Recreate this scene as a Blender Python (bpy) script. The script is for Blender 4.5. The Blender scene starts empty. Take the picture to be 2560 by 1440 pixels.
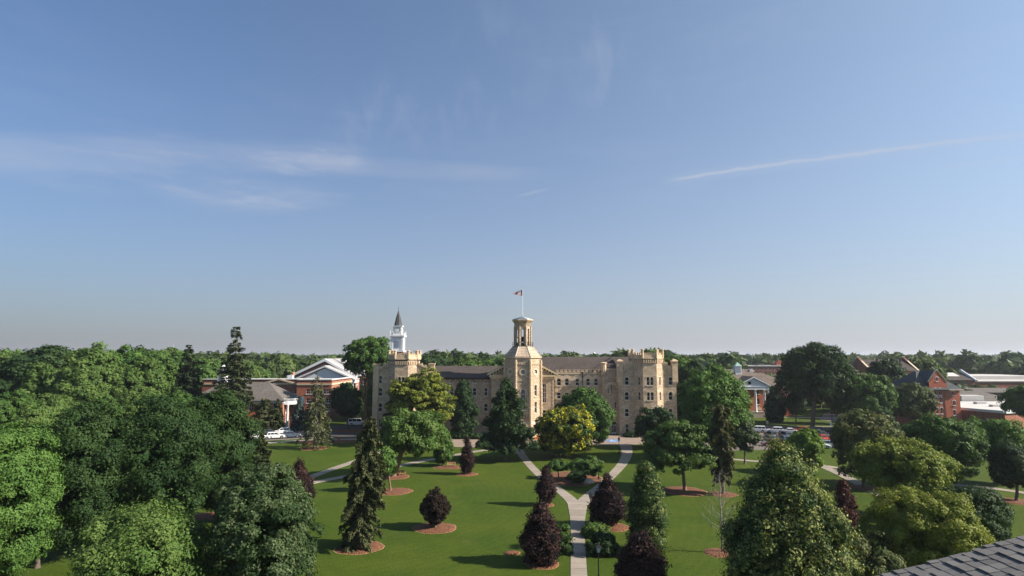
import bpy, math, random
import numpy as np
from mathutils import Vector
from mathutils.geometry import tessellate_polygon

SC = bpy.context.scene
COL = SC.collection
R = math.radians
PI = math.pi

# ------------------------------------------------------------------ camera, sky, sun, exposure
CAM_H, FPX = 21.0, 1500.0
EXPOSURE = 1.08
PITCH = math.atan(173.0 / FPX)
cam_data = bpy.data.cameras.new('camera')
cam_data.sensor_width = 36.0
cam_data.lens = 36.0 * FPX / 2560.0
cam_data.clip_start, cam_data.clip_end = 0.5, 30000.0
cam = bpy.data.objects.new('camera', cam_data)
COL.objects.link(cam)
cam.location = (0, 0, CAM_H)
cam.rotation_euler = (PI / 2 + PITCH, 0, 0)
SC.camera = cam

SUN_AZ = R(-9.0)       # from +X towards +Y
SUN_EL = R(33.0)
sun_dir = Vector((math.cos(SUN_EL) * math.cos(SUN_AZ), math.cos(SUN_EL) * math.sin(SUN_AZ), math.sin(SUN_EL)))
sun_data = bpy.data.lights.new('sun', 'SUN')
sun_data.energy = 5.0
sun_data.angle = R(0.53)
sun_data.color = (1.0, 0.90, 0.76)
sun = bpy.data.objects.new('sun', sun_data)
COL.objects.link(sun)
sun.rotation_euler = sun_dir.to_track_quat('Z', 'Y').to_euler()

SC.view_settings.view_transform = 'Standard'
SC.view_settings.look = 'None'
SC.view_settings.gamma = 1.0
SC.view_settings.exposure = EXPOSURE
SC.view_settings.use_curve_mapping = False
SC.render.engine = 'CYCLES'
cy = SC.cycles
cy.max_bounces, cy.diffuse_bounces, cy.glossy_bounces = 4, 2, 2
cy.transmission_bounces, cy.transparent_max_bounces, cy.volume_bounces = 3, 4, 0
cy.use_denoising = True
cy.caustics_reflective = cy.caustics_refractive = False


def nd(nt, typ, **kw):
    n = nt.nodes.new(typ)
    for k, v in kw.items():
        if k.startswith('i_'):
            key = k[2:]
            key = int(key) if key.isdigit() else key.replace('_', ' ')
            n.inputs[key].default_value = v
        else:
            setattr(n, k, v)
    return n


def ln(nt, a, b):
    nt.links.new(a, b)


def mathn(nt, op, a, b=None, c=None, clamp=False):
    n = nt.nodes.new('ShaderNodeMath')
    n.operation = op
    n.use_clamp = clamp
    for i, v in enumerate((a, b, c)):
        if v is None:
            continue
        if isinstance(v, (int, float)):
            n.inputs[i].default_value = v
        else:
            nt.links.new(v, n.inputs[i])
    return n.outputs[0]


def maprange(nt, x, a, b, lo=0.0, hi=1.0, smooth=True):
    n = nt.nodes.new('ShaderNodeMapRange')
    n.interpolation_type = 'SMOOTHSTEP' if smooth else 'LINEAR'
    nt.links.new(x, n.inputs[0])
    for i, v in zip((1, 2, 3, 4), (a, b, lo, hi)):
        n.inputs[i].default_value = v
    return n.outputs[0]


def build_world():
    w = bpy.data.worlds.new('World')
    SC.world = w
    w.use_nodes = True
    nt = w.node_tree
    nt.nodes.clear()
    out = nd(nt, 'ShaderNodeOutputWorld')
    bg = nd(nt, 'ShaderNodeBackground')
    bg.inputs['Strength'].default_value = SKY_STRENGTH
    sky = nd(nt, 'ShaderNodeTexSky')
    sky.sky_type = 'NISHITA'
    sky.sun_disc = False
    sky.sun_elevation = SUN_EL
    sky.sun_rotation = PI / 2 - SUN_AZ
    sky.altitude = 200.0
    sky.air_density = 1.0
    sky.dust_density = 0.9
    sky.ozone_density = 2.2
    tint = nd(nt, 'ShaderNodeMix', data_type='RGBA', blend_type='MULTIPLY')
    tint.inputs[0].default_value = 1.0
    ln(nt, sky.outputs[0], tint.inputs[6])
    tint.inputs[7].default_value = SKY_TINT
    # hazy summer air: bright towards the sun, pale band along the whole horizon
    tc0 = nd(nt, 'ShaderNodeTexCoord')
    dt = nd(nt, 'ShaderNodeVectorMath', operation='DOT_PRODUCT')
    ln(nt, tc0.outputs['Generated'], dt.inputs[0])
    dt.inputs[1].default_value = tuple(sun_dir)
    cosg = dt.outputs['Value']
    q3 = mathn(nt, 'POWER', mathn(nt, 'ADD', 0.5, mathn(nt, 'MULTIPLY', cosg, 0.5), clamp=True), 3.4)
    glow = nd(nt, 'ShaderNodeVectorMath', operation='SCALE')
    glow.inputs[0].default_value = tuple(c / SKY_STRENGTH for c in MIE_COL)
    ln(nt, q3, glow.inputs['Scale'])
    s1 = nd(nt, 'ShaderNodeVectorMath', operation='ADD')
    ln(nt, tint.outputs[2], s1.inputs[0])
    ln(nt, glow.outputs[0], s1.inputs[1])
    air = nd(nt, 'ShaderNodeVectorMath', operation='SCALE')
    air.inputs[0].default_value = tuple(c / SKY_STRENGTH for c in AIR_COL)
    ln(nt, mathn(nt, 'ADD', 0.345, mathn(nt, 'MULTIPLY', mathn(nt, 'ADD', cosg, 0.58), 0.29)), air.inputs['Scale'])
    sz = nd(nt, 'ShaderNodeSeparateXYZ')
    ln(nt, tc0.outputs['Generated'], sz.inputs[0])
    mfac = mathn(nt, 'POWER', 2.718, mathn(nt, 'DIVIDE', mathn(nt, 'MAXIMUM', sz.outputs[2], 0.0), -AIR_H))
    base = nd(nt, 'ShaderNodeMix', data_type='RGBA')
    ln(nt, mathn(nt, 'MULTIPLY', mfac, 0.96), base.inputs[0])
    ln(nt, s1.outputs[0], base.inputs[6])
    ln(nt, air.outputs[0], base.inputs[7])
    # thin cirrus and a contrail, laid out by direction: azimuth-like x/y and elevation z/y seen towards +Y
    tc = nd(nt, 'ShaderNodeTexCoord')
    sp = nd(nt, 'ShaderNodeSeparateXYZ')
    ln(nt, tc.outputs['Generated'], sp.inputs[0])
    az = mathn(nt, 'ARCTAN2', sp.outputs[0], sp.outputs[1])
    rad = mathn(nt, 'SQRT', mathn(nt, 'ADD', mathn(nt, 'MULTIPLY', sp.outputs[0], sp.outputs[0]), mathn(nt, 'MULTIPLY', sp.outputs[1], sp.outputs[1])))
    el = mathn(nt, 'ARCTAN2', sp.outputs[2], rad)

    def vec(xs, ys, off=0.0):
        c = nd(nt, 'ShaderNodeCombineXYZ')
        ln(nt, mathn(nt, 'MULTIPLY', az, xs), c.inputs[0])
        ln(nt, mathn(nt, 'MULTIPLY', el, ys), c.inputs[1])
        c.inputs[2].default_value = off
        return c.outputs[0]

    def noise(v, scale, detail, rough, dist=0.0):
        n = nd(nt, 'ShaderNodeTexNoise')
        n.inputs['Scale'].default_value = scale
        n.inputs['Detail'].default_value = detail
        n.inputs['Roughness'].default_value = rough
        n.inputs['Distortion'].default_value = dist
        ln(nt, v, n.inputs['Vector'])
        return n.outputs['Fac']

    def dirs(u, v):
        x, y, z = (u - 1280) / FPX, math.cos(PITCH) - math.sin(PITCH) * (720 - v) / FPX, math.sin(PITCH) + math.cos(PITCH) * (720 - v) / FPX
        return math.atan2(x, y), math.atan2(z, math.hypot(x, y))

    def blob(u, v, ra, re, slope=0.0):
        # centre and axis given by directions seen in the photograph, so the streak keeps its lie
        a0, e0 = dirs(u, v)
        a1, e1 = dirs(u + 60, v + 60 * slope)
        tilt = (e1 - e0) / (a1 - a0)
        da = mathn(nt, 'SUBTRACT', az, a0)
        de = mathn(nt, 'SUBTRACT', mathn(nt, 'SUBTRACT', el, e0), mathn(nt, 'MULTIPLY', da, tilt))
        q = mathn(nt, 'ADD', mathn(nt, 'POWER', mathn(nt, 'ABSOLUTE', mathn(nt, 'DIVIDE', da, ra)), 2.0),
                  mathn(nt, 'POWER', mathn(nt, 'ABSOLUTE', mathn(nt, 'DIVIDE', de, re)), 2.0))
        return maprange(nt, q, 0.0, 1.0, 1.0, 0.0)

    warp = noise(vec(3.0, 5.0, 3.1), 1.0, 3.0, 0.6)
    wisp = noise(vec(5.0, 26.0, 1.7), 1.0, 7.0, 0.62, 0.25)
    wisp2 = noise(vec(16.0, 9.0, 7.7), 1.0, 6.0, 0.6, 0.35)
    soft = noise(vec(2.2, 6.0, 4.4), 1.0, 4.0, 0.55)
    wispm = maprange(nt, wisp, 0.40, 0.72)
    wispm2 = maprange(nt, wisp2, 0.45, 0.85)
    softm = maprange(nt, soft, 0.38, 0.70)


    total = None

    def add(m, k):
        nonlocal total
        t = mathn(nt, 'MULTIPLY', m, k)
        total = t if total is None else mathn(nt, 'ADD', total, t)

    def mul(x, y):
        return mathn(nt, 'MULTIPLY', x, y)

    def plus(x, y):
        return mathn(nt, 'ADD', x, y)
    add(mul(blob(470, 392, 0.30, 0.040, 0.02), plus(mul(softm, 0.4), mul(mul(wispm, wispm), 0.9))), 0.36)
    add(mul(blob(740, 400, 0.15, 0.030, 0.10), plus(mul(softm, 0.4), mul(mul(wispm, wispm), 0.8))), 0.24)
    add(mul(blob(60, 385, 0.26, 0.034, 0.02), plus(0.25, mul(softm, 0.6))), 0.26)
    add(mul(blob(640, 490, 0.16, 0.034, 0.03), plus(0.25, wispm)), 0.42)
    add(mul(blob(330, 440, 0.22, 0.05, 0.1), mul(wispm, softm)), 0.25)
    add(mul(blob(1060, 425, 0.24, 0.020, 0.05), plus(0.3, softm)), 0.17)
    add(mul(blob(1100, 250, 0.26, 0.10, -0.3), wispm2), 0.22)
    add(mul(blob(1490, 120, 0.07, 0.12, 0.0), wispm2), 0.26)
    add(mul(blob(1230, 130, 0.10, 0.10, 0.0), wispm2), 0.14)
    add(mul(blob(1690, 190, 0.10, 0.06, -0.6), wispm2), 0.12)
    # faint cirrus over the whole dome, as the sky in view implies
    add(mathn(nt, 'MULTIPLY', mathn(nt, 'MULTIPLY', wispm, softm), maprange(nt, el, 0.10, 0.4)), 0.10)
    # contrail: a line from one direction to another, frayed
    (a0, e0), (a1, e1) = dirs(1640, 456), dirs(2700, 322)
    am, em = dirs(2180, 379)
    tt = mathn(nt, 'DIVIDE', mathn(nt, 'SUBTRACT', az, a0), a1 - a0)
    bend = em - (e0 + (e1 - e0) * (am - a0) / (a1 - a0))
    line = mathn(nt, 'ADD', mathn(nt, 'ADD', e0, mathn(nt, 'MULTIPLY', tt, e1 - e0)),
                 mathn(nt, 'MULTIPLY', mathn(nt, 'MULTIPLY', tt, mathn(nt, 'SUBTRACT', 1.0, tt)), 4.0 * bend))
    fray = mathn(nt, 'MULTIPLY', mathn(nt, 'SUBTRACT', noise(vec(30.0, 30.0, 2.0), 1.0, 4.0, 0.6), 0.5), 0.008)
    dd = mathn(nt, 'ABSOLUTE', mathn(nt, 'ADD', mathn(nt, 'SUBTRACT', el, line), fray))
    trail = maprange(nt, dd, 0.0, 0.0042, 1.0, 0.0)
    halo = maprange(nt, dd, 0.0, 0.016, 0.28, 0.0)
    ends = mathn(nt, 'MULTIPLY', maprange(nt, tt, 0.0, 0.12), maprange(nt, tt, 0.55, 1.15, 1.0, 0.25))
    add(mathn(nt, 'MULTIPLY', mathn(nt, 'MULTIPLY', mathn(nt, 'ADD', trail, halo), ends), mathn(nt, 'ADD', 0.45, mathn(nt, 'MULTIPLY', warp, 0.8))), 0.55)
    add(blob(1330, 482, 0.035, 0.0035, -0.25), 0.20)
    add(blob(2450, 408, 0.06, 0.005, -0.12), 0.14)
    total = mathn(nt, 'MINIMUM', total, 0.85)
    mix = nd(nt, 'ShaderNodeMix', data_type='RGBA')
    ln(nt, total, mix.inputs[0])
    ln(nt, base.outputs[2], mix.inputs[6])
    mix.inputs[7].default_value = CLOUD_COL
    ln(nt, mix.outputs[2], bg.inputs['Color'])
    ln(nt, bg.outputs[0], out.inputs['Surface'])


SKY_STRENGTH = 0.0505
SKY_TINT = (0.76, 1.07, 1.35, 1)
MIE_COL = tuple(c * 2 ** -EXPOSURE for c in (0.31, 0.33, 0.20))
AIR_COL = tuple(c * 2 ** -EXPOSURE for c in (0.93, 0.93, 1.0))
AIR_H = 0.23
CLOUD_COL = (5.2, 5.6, 6.5, 1)
build_world()

# ------------------------------------------------------------------ photo geometry helpers
cp, sp_ = math.cos(PITCH), math.sin(PITCH)


def ray(u, v):
    a, b = (u - 1280) / FPX, (720 - v) / FPX
    return (a, cp - sp_ * b, sp_ + cp * b)


def G(u, v, z=0.0):
    """ground point under a pixel"""
    r = ray(u, v)
    t = (z - CAM_H) / r[2]
    return Vector((r[0] * t, r[1] * t, z))


def W(u, v, Y):
    """(x, z) of a pixel on the vertical plane y = Y"""
    r = ray(u, v)
    t = Y / r[1]
    return r[0] * t, CAM_H + r[2] * t


def WX(u, v, Y):
    return W(u, v, Y)[0]


def WZ(v, Y, u=1280):
    return W(u, v, Y)[1]


# ------------------------------------------------------------------ materials
MATS = {}


def newmat(name):
    m = bpy.data.materials.new(name)
    m.use_nodes = True
    nt = m.node_tree
    return m, nt, nt.nodes['Principled BSDF']


def noise_node(nt, scale, detail=5.0, rough=0.6, vec=None):
    n = nd(nt, 'ShaderNodeTexNoise')
    n.inputs['Scale'].default_value = scale
    n.inputs['Detail'].default_value = detail
    n.inputs['Roughness'].default_value = rough
    if vec is not None:
        ln(nt, vec, n.inputs['Vector'])
    return n.outputs['Fac']


def ramp(nt, fac, stops):
    n = nd(nt, 'ShaderNodeValToRGB')
    el = n.color_ramp.elements
    while len(el) < len(stops):
        el.new(0.5)
    for e, (p, c) in zip(el, stops):
        e.position = p
        e.color = (c[0], c[1], c[2], 1)
    ln(nt, fac, n.inputs[0])
    return n.outputs[0]


def geo_pos(nt):
    return nd(nt, 'ShaderNodeNewGeometry').outputs['Position']


def obj_rand(nt):
    return nd(nt, 'ShaderNodeObjectInfo').outputs['Random']


def bump(nt, b, h, strength, dist):
    n = nd(nt, 'ShaderNodeBump')
    n.inputs['Strength'].default_value = strength
    n.inputs['Distance'].default_value = dist
    ln(nt, h, n.inputs['Height'])
    ln(nt, n.outputs[0], b.inputs['Normal'])


def plain(name, col, rough=0.6, metal=0.0, var=0.15, scale=2.0, spec=0.4, coat=0.0):
    m, nt, b = newmat(name)
    f = noise_node(nt, scale, 5, 0.65, geo_pos(nt))
    lo = [c * (1 - var) for c in col]
    hi = [min(1, c * (1 + var)) for c in col]
    ln(nt, ramp(nt, f, [(0.3, lo), (0.7, hi)]), b.inputs['Base Color'])
    b.inputs['Roughness'].default_value = rough
    b.inputs['Metallic'].default_value = metal
    b.inputs['Specular IOR Level'].default_value = spec
    b.inputs['Coat Weight'].default_value = coat
    MATS[name] = m
    return m


def masonry(name, c1, c2, mortar, bw, bh, mw, rough=0.9, bstr=0.6, stain=0.2, squash=1.0):
    m, nt, b = newmat(name)
    uv = nd(nt, 'ShaderNodeUVMap').outputs[0]
    br = nd(nt, 'ShaderNodeTexBrick')
    ln(nt, uv, br.inputs['Vector'])
    br.inputs['Scale'].default_value = 1.0
    br.inputs['Brick Width'].default_value = bw
    br.inputs['Row Height'].default_value = bh
    br.inputs['Mortar Size'].default_value = mw
    br.inputs['Mortar Smooth'].default_value = 0.3
    br.inputs['Bias'].default_value = 0.0
    br.offset = 0.5
    br.squash = squash
    br.squash_frequency = 3
    br.inputs['Color1'].default_value = (*c1, 1)
    br.inputs['Color2'].default_value = (*c2, 1)
    br.inputs['Mortar'].default_value = (*mortar, 1)
    n1 = noise_node(nt, 0.35, 6, 0.7, geo_pos(nt))
    n2 = noise_node(nt, 2.2, 5, 0.75, geo_pos(nt))
    mx = nd(nt, 'ShaderNodeMix', data_type='RGBA', blend_type='MULTIPLY')
    mx.inputs[0].default_value = 1.0
    ln(nt, br.outputs['Color'], mx.inputs[6])
    ln(nt, ramp(nt, n1, [(0.3, (1 - stain,) * 3), (0.7, (1 + stain * 0.6,) * 3)]), mx.inputs[7])
    mx2 = nd(nt, 'ShaderNodeMix', data_type='RGBA', blend_type='MULTIPLY')
    mx2.inputs[0].default_value = 1.0
    ln(nt, mx.outputs[2], mx2.inputs[6])
    ln(nt, ramp(nt, n2, [(0.3, (0.80,) * 3), (0.7, (1.16,) * 3)]), mx2.inputs[7])
    ln(nt, mx2.outputs[2], b.inputs['Base Color'])
    b.inputs['Roughness'].default_value = rough
    b.inputs['Specular IOR Level'].default_value = 0.2
    h = mathn(nt, 'ADD', mathn(nt, 'MULTIPLY', br.outputs['Fac'], -1.0), mathn(nt, 'MULTIPLY', n2, 0.8))
    bump(nt, b, h, bstr, 0.06)
    MATS[name] = m
    return m


masonry('limestone', (0.58, 0.46, 0.33), (0.39, 0.30, 0.21), (0.36, 0.28, 0.19), 0.78, 0.34, 0.022, bstr=0.9, stain=0.25, squash=0.6)
masonry('ashlar', (0.62, 0.475, 0.325), (0.52, 0.39, 0.26), (0.30, 0.24, 0.17), 0.7, 0.45, 0.02, bstr=0.5, stain=0.2)
masonry('skirt_stone', (0.50, 0.40, 0.31), (0.42, 0.33, 0.25), (0.20, 0.16, 0.12), 2.6, 0.95, 0.05, bstr=0.8, stain=0.35)
masonry('brick', (0.33, 0.105, 0.055), (0.26, 0.075, 0.042), (0.36, 0.28, 0.23), 0.24, 0.085, 0.012, bstr=0.3, stain=0.18)
masonry('brick_dark', (0.26, 0.085, 0.05), (0.19, 0.06, 0.038), (0.28, 0.22, 0.19), 0.24, 0.085, 0.012, bstr=0.3, stain=0.18)
masonry('brick_red', (0.42, 0.115, 0.056), (0.33, 0.085, 0.042), (0.36, 0.24, 0.2), 0.24, 0.085, 0.012, bstr=0.3, stain=0.15)
masonry('roof_brown', (0.085, 0.068, 0.062), (0.06, 0.05, 0.047), (0.045, 0.037, 0.035), 0.5, 0.28, 0.02, bstr=0.5, stain=0.22)
masonry('roof_grey', (0.15, 0.135, 0.125), (0.115, 0.105, 0.098), (0.08, 0.07, 0.065), 0.5, 0.28, 0.02, bstr=0.5, stain=0.2)
masonry('roof_tan', (0.17, 0.135, 0.11), (0.13, 0.105, 0.088), (0.09, 0.07, 0.06), 0.5, 0.28, 0.02, bstr=0.5, stain=0.2)
masonry('roof_slate', (0.055, 0.066, 0.078), (0.04, 0.05, 0.06), (0.03, 0.035, 0.04), 0.4, 0.25, 0.02, bstr=0.5, stain=0.25, rough=0.6)
masonry('spire_slate', (0.085, 0.09, 0.095), (0.035, 0.037, 0.042), (0.05, 0.05, 0.05), 0.45, 0.4, 0.03, bstr=0.5, stain=0.4, rough=0.6)
plain('trim_stone', (0.52, 0.42, 0.30), 0.85, var=0.14)
plain('white', (0.64, 0.65, 0.67), 0.55, var=0.04)
plain('window_white', (0.72, 0.70, 0.66), 0.5, var=0.05)
plain('cream', (0.62, 0.50, 0.30), 0.6, var=0.08)
plain('gold_cream', (0.60, 0.44, 0.22), 0.6, var=0.08)
plain('dark_metal', (0.025, 0.027, 0.03), 0.45, 0.6, var=0.2)
plain('lead', (0.42, 0.45, 0.50), 0.38, 0.7, var=0.15)
plain('grey_roof_metal', (0.33, 0.32, 0.315), 0.6, var=0.08, scale=0.3)
plain('white_roof', (0.47, 0.455, 0.435), 0.7, var=0.08, scale=0.2)
plain('copper_green', (0.22, 0.36, 0.30), 0.6, var=0.2)
plain('brown_metal', (0.21, 0.15, 0.125), 0.5, var=0.15)
plain('orange', (0.62, 0.20, 0.035), 0.5)
plain('hydrant_red', (0.5, 0.035, 0.02), 0.4)
plain('wood', (0.24, 0.12, 0.055), 0.7, var=0.3, scale=6)
plain('wood_pale', (0.40, 0.24, 0.13), 0.7, var=0.25, scale=6)
plain('terracotta', (0.5, 0.2, 0.09), 0.8)
plain('navy', (0.02, 0.026, 0.05), 0.5)
plain('blue_paint', (0.10, 0.20, 0.42), 0.7, var=0.25)
plain('paint_white', (0.72, 0.72, 0.70), 0.8, var=0.12)
plain('paint_yellow', (0.55, 0.40, 0.10), 0.8, var=0.2)
plain('tyre', (0.018, 0.018, 0.019), 0.85)
plain('rim_metal', (0.42, 0.43, 0.44), 0.35, 0.8)
plain('lens_red', (0.35, 0.02, 0.015), 0.25)
plain('lens_clear', (0.7, 0.72, 0.75), 0.15)
plain('bell_bronze', (0.03, 0.028, 0.025), 0.4, 0.8)
plain('boulder', (0.33, 0.29, 0.25), 0.95, var=0.25, scale=5)
plain('lantern_glass', (0.62, 0.63, 0.62), 0.25)


def glass_mat(name, col, rough=0.12):
    m, nt, b = newmat(name)
    n = noise_node(nt, 0.9, 2, 0.5, geo_pos(nt))
    ln(nt, ramp(nt, n, [(0.35, [c * 0.6 for c in col]), (0.7, [c * 1.8 for c in col])]), b.inputs['Base Color'])
    b.inputs['Roughness'].default_value = rough
    b.inputs['Specular IOR Level'].default_value = 0.5
    h = noise_node(nt, 1.2, 2, 0.5, geo_pos(nt))
    bump(nt, b, h, 0.08, 0.1)
    MATS[name] = m


glass_mat('glass', (0.012, 0.014, 0.018))
glass_mat('car_glass', (0.012, 0.016, 0.02), 0.06)


def ground_mat():
    m, nt, b = newmat('grass')
    p = geo_pos(nt)
    big = noise_node(nt, 0.06, 6, 0.68, p)
    mid = noise_node(nt, 0.35, 5, 0.7, p)
    fine = noise_node(nt, 5.0, 4, 0.75, p)
    # mowing stripes: gently curving bands
    sp = nd(nt, 'ShaderNodeSeparateXYZ')
    ln(nt, p, sp.inputs[0])
    rr = mathn(nt, 'SQRT', mathn(nt, 'ADD', mathn(nt, 'POWER', mathn(nt, 'ADD', sp.outputs[0], 34.0), 2.0),
                                 mathn(nt, 'POWER', mathn(nt, 'SUBTRACT', sp.outputs[1], 96.0), 2.0)))
    rr = mathn(nt, 'ADD', rr, mathn(nt, 'MULTIPLY', mid, 2.2))
    st = mathn(nt, 'SINE', mathn(nt, 'MULTIPLY', rr, 5.4))
    col = ramp(nt, big, [(0.35, (0.033, 0.064, 0.005)), (0.68, (0.060, 0.086, 0.008))])
    mx = nd(nt, 'ShaderNodeMix', data_type='RGBA', blend_type='MULTIPLY')
    mx.inputs[0].default_value = 1.0
    ln(nt, col, mx.inputs[6])
    tuft = noise_node(nt, 1.7, 5, 0.8, p)
    f = mathn(nt, 'ADD', mathn(nt, 'MULTIPLY', fine, 0.55), mathn(nt, 'ADD', mathn(nt, 'MULTIPLY', mid, 0.25), mathn(nt, 'MULTIPLY', tuft, 0.4)))
    f = mathn(nt, 'ADD', f, mathn(nt, 'MULTIPLY', st, 0.026))
    ln(nt, ramp(nt, f, [(0.36, (0.50, 0.56, 0.5)), (0.84, (1.5, 1.38, 1.35))]), mx.inputs[7])
    # a few dry patches
    dry = maprange(nt, noise_node(nt, 0.13, 6, 0.7, p), 0.58, 0.74, 0.0, 0.5)
    mx2 = nd(nt, 'ShaderNodeMix', data_type='RGBA')
    ln(nt, dry, mx2.inputs[0])
    ln(nt, mx.outputs[2], mx2.inputs[6])
    mx2.inputs[7].default_value = (0.10, 0.092, 0.028, 1)
    ln(nt, mx2.outputs[2], b.inputs['Base Color'])
    b.inputs['Roughness'].default_value = 0.9
    b.inputs['Specular IOR Level'].default_value = 0.12
    bump(nt, b, mathn(nt, 'ADD', fine, mathn(nt, 'MULTIPLY', mid, 0.8)), 0.9, 0.12)
    MATS['grass'] = m


ground_mat()


def paving(name, c1, c2, scale=1.2, crack=True, rough=0.9):
    m, nt, b = newmat(name)
    p = geo_pos(nt)
    n1 = noise_node(nt, 0.25 * scale, 5, 0.65, p)
    n2 = noise_node(nt, 9 * scale, 4, 0.7, p)
    f = mathn(nt, 'ADD', mathn(nt, 'MULTIPLY', n1, 0.65), mathn(nt, 'MULTIPLY', n2, 0.35))
    f = mathn(nt, 'ADD', f, mathn(nt, 'MULTIPLY', mathn(nt, 'SUBTRACT', obj_rand(nt), 0.5), 0.16))
    ln(nt, ramp(nt, f, [(0.32, c1), (0.68, c2)]), b.inputs['Base Color'])
    b.inputs['Roughness'].default_value = rough
    b.inputs['Specular IOR Level'].default_value = 0.25
    bump(nt, b, n2, 0.4, 0.02)
    MATS[name] = m


paving('concrete', (0.198, 0.169, 0.140), (0.297, 0.258, 0.219))
paving('asphalt', (0.056, 0.052, 0.052), (0.086, 0.080, 0.077))
paving('lot_asphalt', (0.103, 0.083, 0.074), (0.155, 0.127, 0.112))
paving('drive', (0.181, 0.138, 0.112), (0.249, 0.194, 0.159))
paving('joint', (0.052, 0.046, 0.037), (0.086, 0.076, 0.065))
paving('soil', (0.10, 0.06, 0.04), (0.16, 0.10, 0.065))


def mulch_mat():
    m, nt, b = newmat('mulch')
    p = geo_pos(nt)
    v = nd(nt, 'ShaderNodeTexVoronoi')
    v.inputs['Scale'].default_value = 6.0
    ln(nt, p, v.inputs['Vector'])
    n = noise_node(nt, 1.3, 5, 0.7, p)
    f = mathn(nt, 'ADD', mathn(nt, 'MULTIPLY', v.outputs['Color'], 0.55), mathn(nt, 'MULTIPLY', n, 0.5))
    ln(nt, ramp(nt, f, [(0.25, (0.07, 0.026, 0.011)), (0.75, (0.20, 0.078, 0.033))]), b.inputs['Base Color'])
    b.inputs['Roughness'].default_value = 0.95
    bump(nt, b, v.outputs['Distance'], 1.0, 0.12)
    MATS['mulch'] = m


mulch_mat()


def bark_mat(name, c1, c2):
    m, nt, b = newmat(name)
    p = geo_pos(nt)
    mp = nd(nt, 'ShaderNodeMapping')
    mp.inputs['Scale'].default_value = (9, 9, 1.6)
    ln(nt, p, mp.inputs[0])
    n = noise_node(nt, 1.0, 5, 0.7, mp.outputs[0])
    ln(nt, ramp(nt, n, [(0.3, c1), (0.7, c2)]), b.inputs['Base Color'])
    b.inputs['Roughness'].default_value = 0.95
    bump(nt, b, n, 0.8, 0.08)
    MATS[name] = m


bark_mat('bark', (0.055, 0.042, 0.033), (0.15, 0.118, 0.095))
bark_mat('bark_red', (0.10, 0.055, 0.038), (0.24, 0.15, 0.105))
bark_mat('bark_grey', (0.13, 0.115, 0.105), (0.28, 0.25, 0.23))


def leaf_mat(name, c1, c2, tip=None, trans=0.22, rough=0.6, spec=0.12):
    m, nt, b = newmat(name)
    at = nd(nt, 'ShaderNodeAttribute')
    at.attribute_name = 'tint'
    tp = nd(nt, 'ShaderNodeAttribute')
    tp.attribute_name = 'tip'
    f = mathn(nt, 'ADD', at.outputs['Fac'], mathn(nt, 'MULTIPLY', mathn(nt, 'SUBTRACT', obj_rand(nt), 0.5), 0.25))
    col = ramp(nt, f, [(0.15, c1), (0.85, c2)])
    if tip is not None:
        mx = nd(nt, 'ShaderNodeMix', data_type='RGBA')
        ln(nt, tp.outputs['Fac'], mx.inputs[0])
        ln(nt, col, mx.inputs[6])
        mx.inputs[7].default_value = (*tip, 1)
        col = mx.outputs[2]
    ln(nt, col, b.inputs['Base Color'])
    b.inputs['Roughness'].default_value = rough
    b.inputs['Specular IOR Level'].default_value = spec
    tr = nd(nt, 'ShaderNodeBsdfTranslucent')
    hs = nd(nt, 'ShaderNodeMix', data_type='RGBA', blend_type='MULTIPLY')
    hs.inputs[0].default_value = 1.0
    ln(nt, col, hs.inputs[6])
    hs.inputs[7].default_value = (1.25, 1.2, 0.55, 1)
    ln(nt, hs.outputs[2], tr.inputs['Color'])
    ms = nd(nt, 'ShaderNodeMixShader')
    ms.inputs[0].default_value = trans
    ln(nt, b.outputs[0], ms.inputs[1])
    ln(nt, tr.outputs[0], ms.inputs[2])
    ln(nt, ms.outputs[0], nt.nodes['Material Output'].inputs['Surface'])
    MATS[name] = m


leaf_mat('leaf_dark', (0.015, 0.038, 0.011), (0.038, 0.072, 0.019))
leaf_mat('leaf_deep', (0.016, 0.038, 0.013), (0.034, 0.064, 0.021))
leaf_mat('leaf_mid', (0.034, 0.080, 0.017), (0.078, 0.138, 0.030))
leaf_mat('leaf_bright', (0.050, 0.112, 0.022), (0.094, 0.171, 0.038))
leaf_mat('leaf_light', (0.058, 0.112, 0.024), (0.112, 0.166, 0.043))
leaf_mat('leaf_feather', (0.050, 0.094, 0.022), (0.094, 0.148, 0.036))
leaf_mat('leaf_locust', (0.063, 0.094, 0.016), (0.144, 0.171, 0.025), tip=(0.192, 0.192, 0.024))
leaf_mat('leaf_olive', (0.045, 0.071, 0.024), (0.099, 0.117, 0.040), tip=(0.152, 0.152, 0.060))
leaf_mat('leaf_linden', (0.029, 0.061, 0.018), (0.058, 0.094, 0.027), tip=(0.272, 0.288, 0.088))
leaf_mat('leaf_silver', (0.020, 0.045, 0.015), (0.048, 0.080, 0.027), tip=(0.12, 0.15, 0.075))
leaf_mat('leaf_yellowgreen', (0.085, 0.130, 0.016), (0.175, 0.205, 0.034), tip=(0.22, 0.23, 0.05))
leaf_mat('leaf_goldenrain', (0.032, 0.063, 0.016), (0.063, 0.104, 0.025), tip=(0.46, 0.41, 0.024))
leaf_mat('leaf_purple', (0.011, 0.008, 0.010), (0.031, 0.017, 0.018), tip=(0.080, 0.034, 0.024), trans=0.15)
leaf_mat('leaf_purple_bright', (0.038, 0.015, 0.014), (0.098, 0.034, 0.027), tip=(0.120, 0.048, 0.032), trans=0.2)
leaf_mat('needle', (0.022, 0.040, 0.016), (0.058, 0.076, 0.029), tip=(0.096, 0.104, 0.044), trans=0.1, rough=0.6)
leaf_mat('needle_dark', (0.016, 0.031, 0.015), (0.038, 0.055, 0.024), trans=0.1, rough=0.6)
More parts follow.
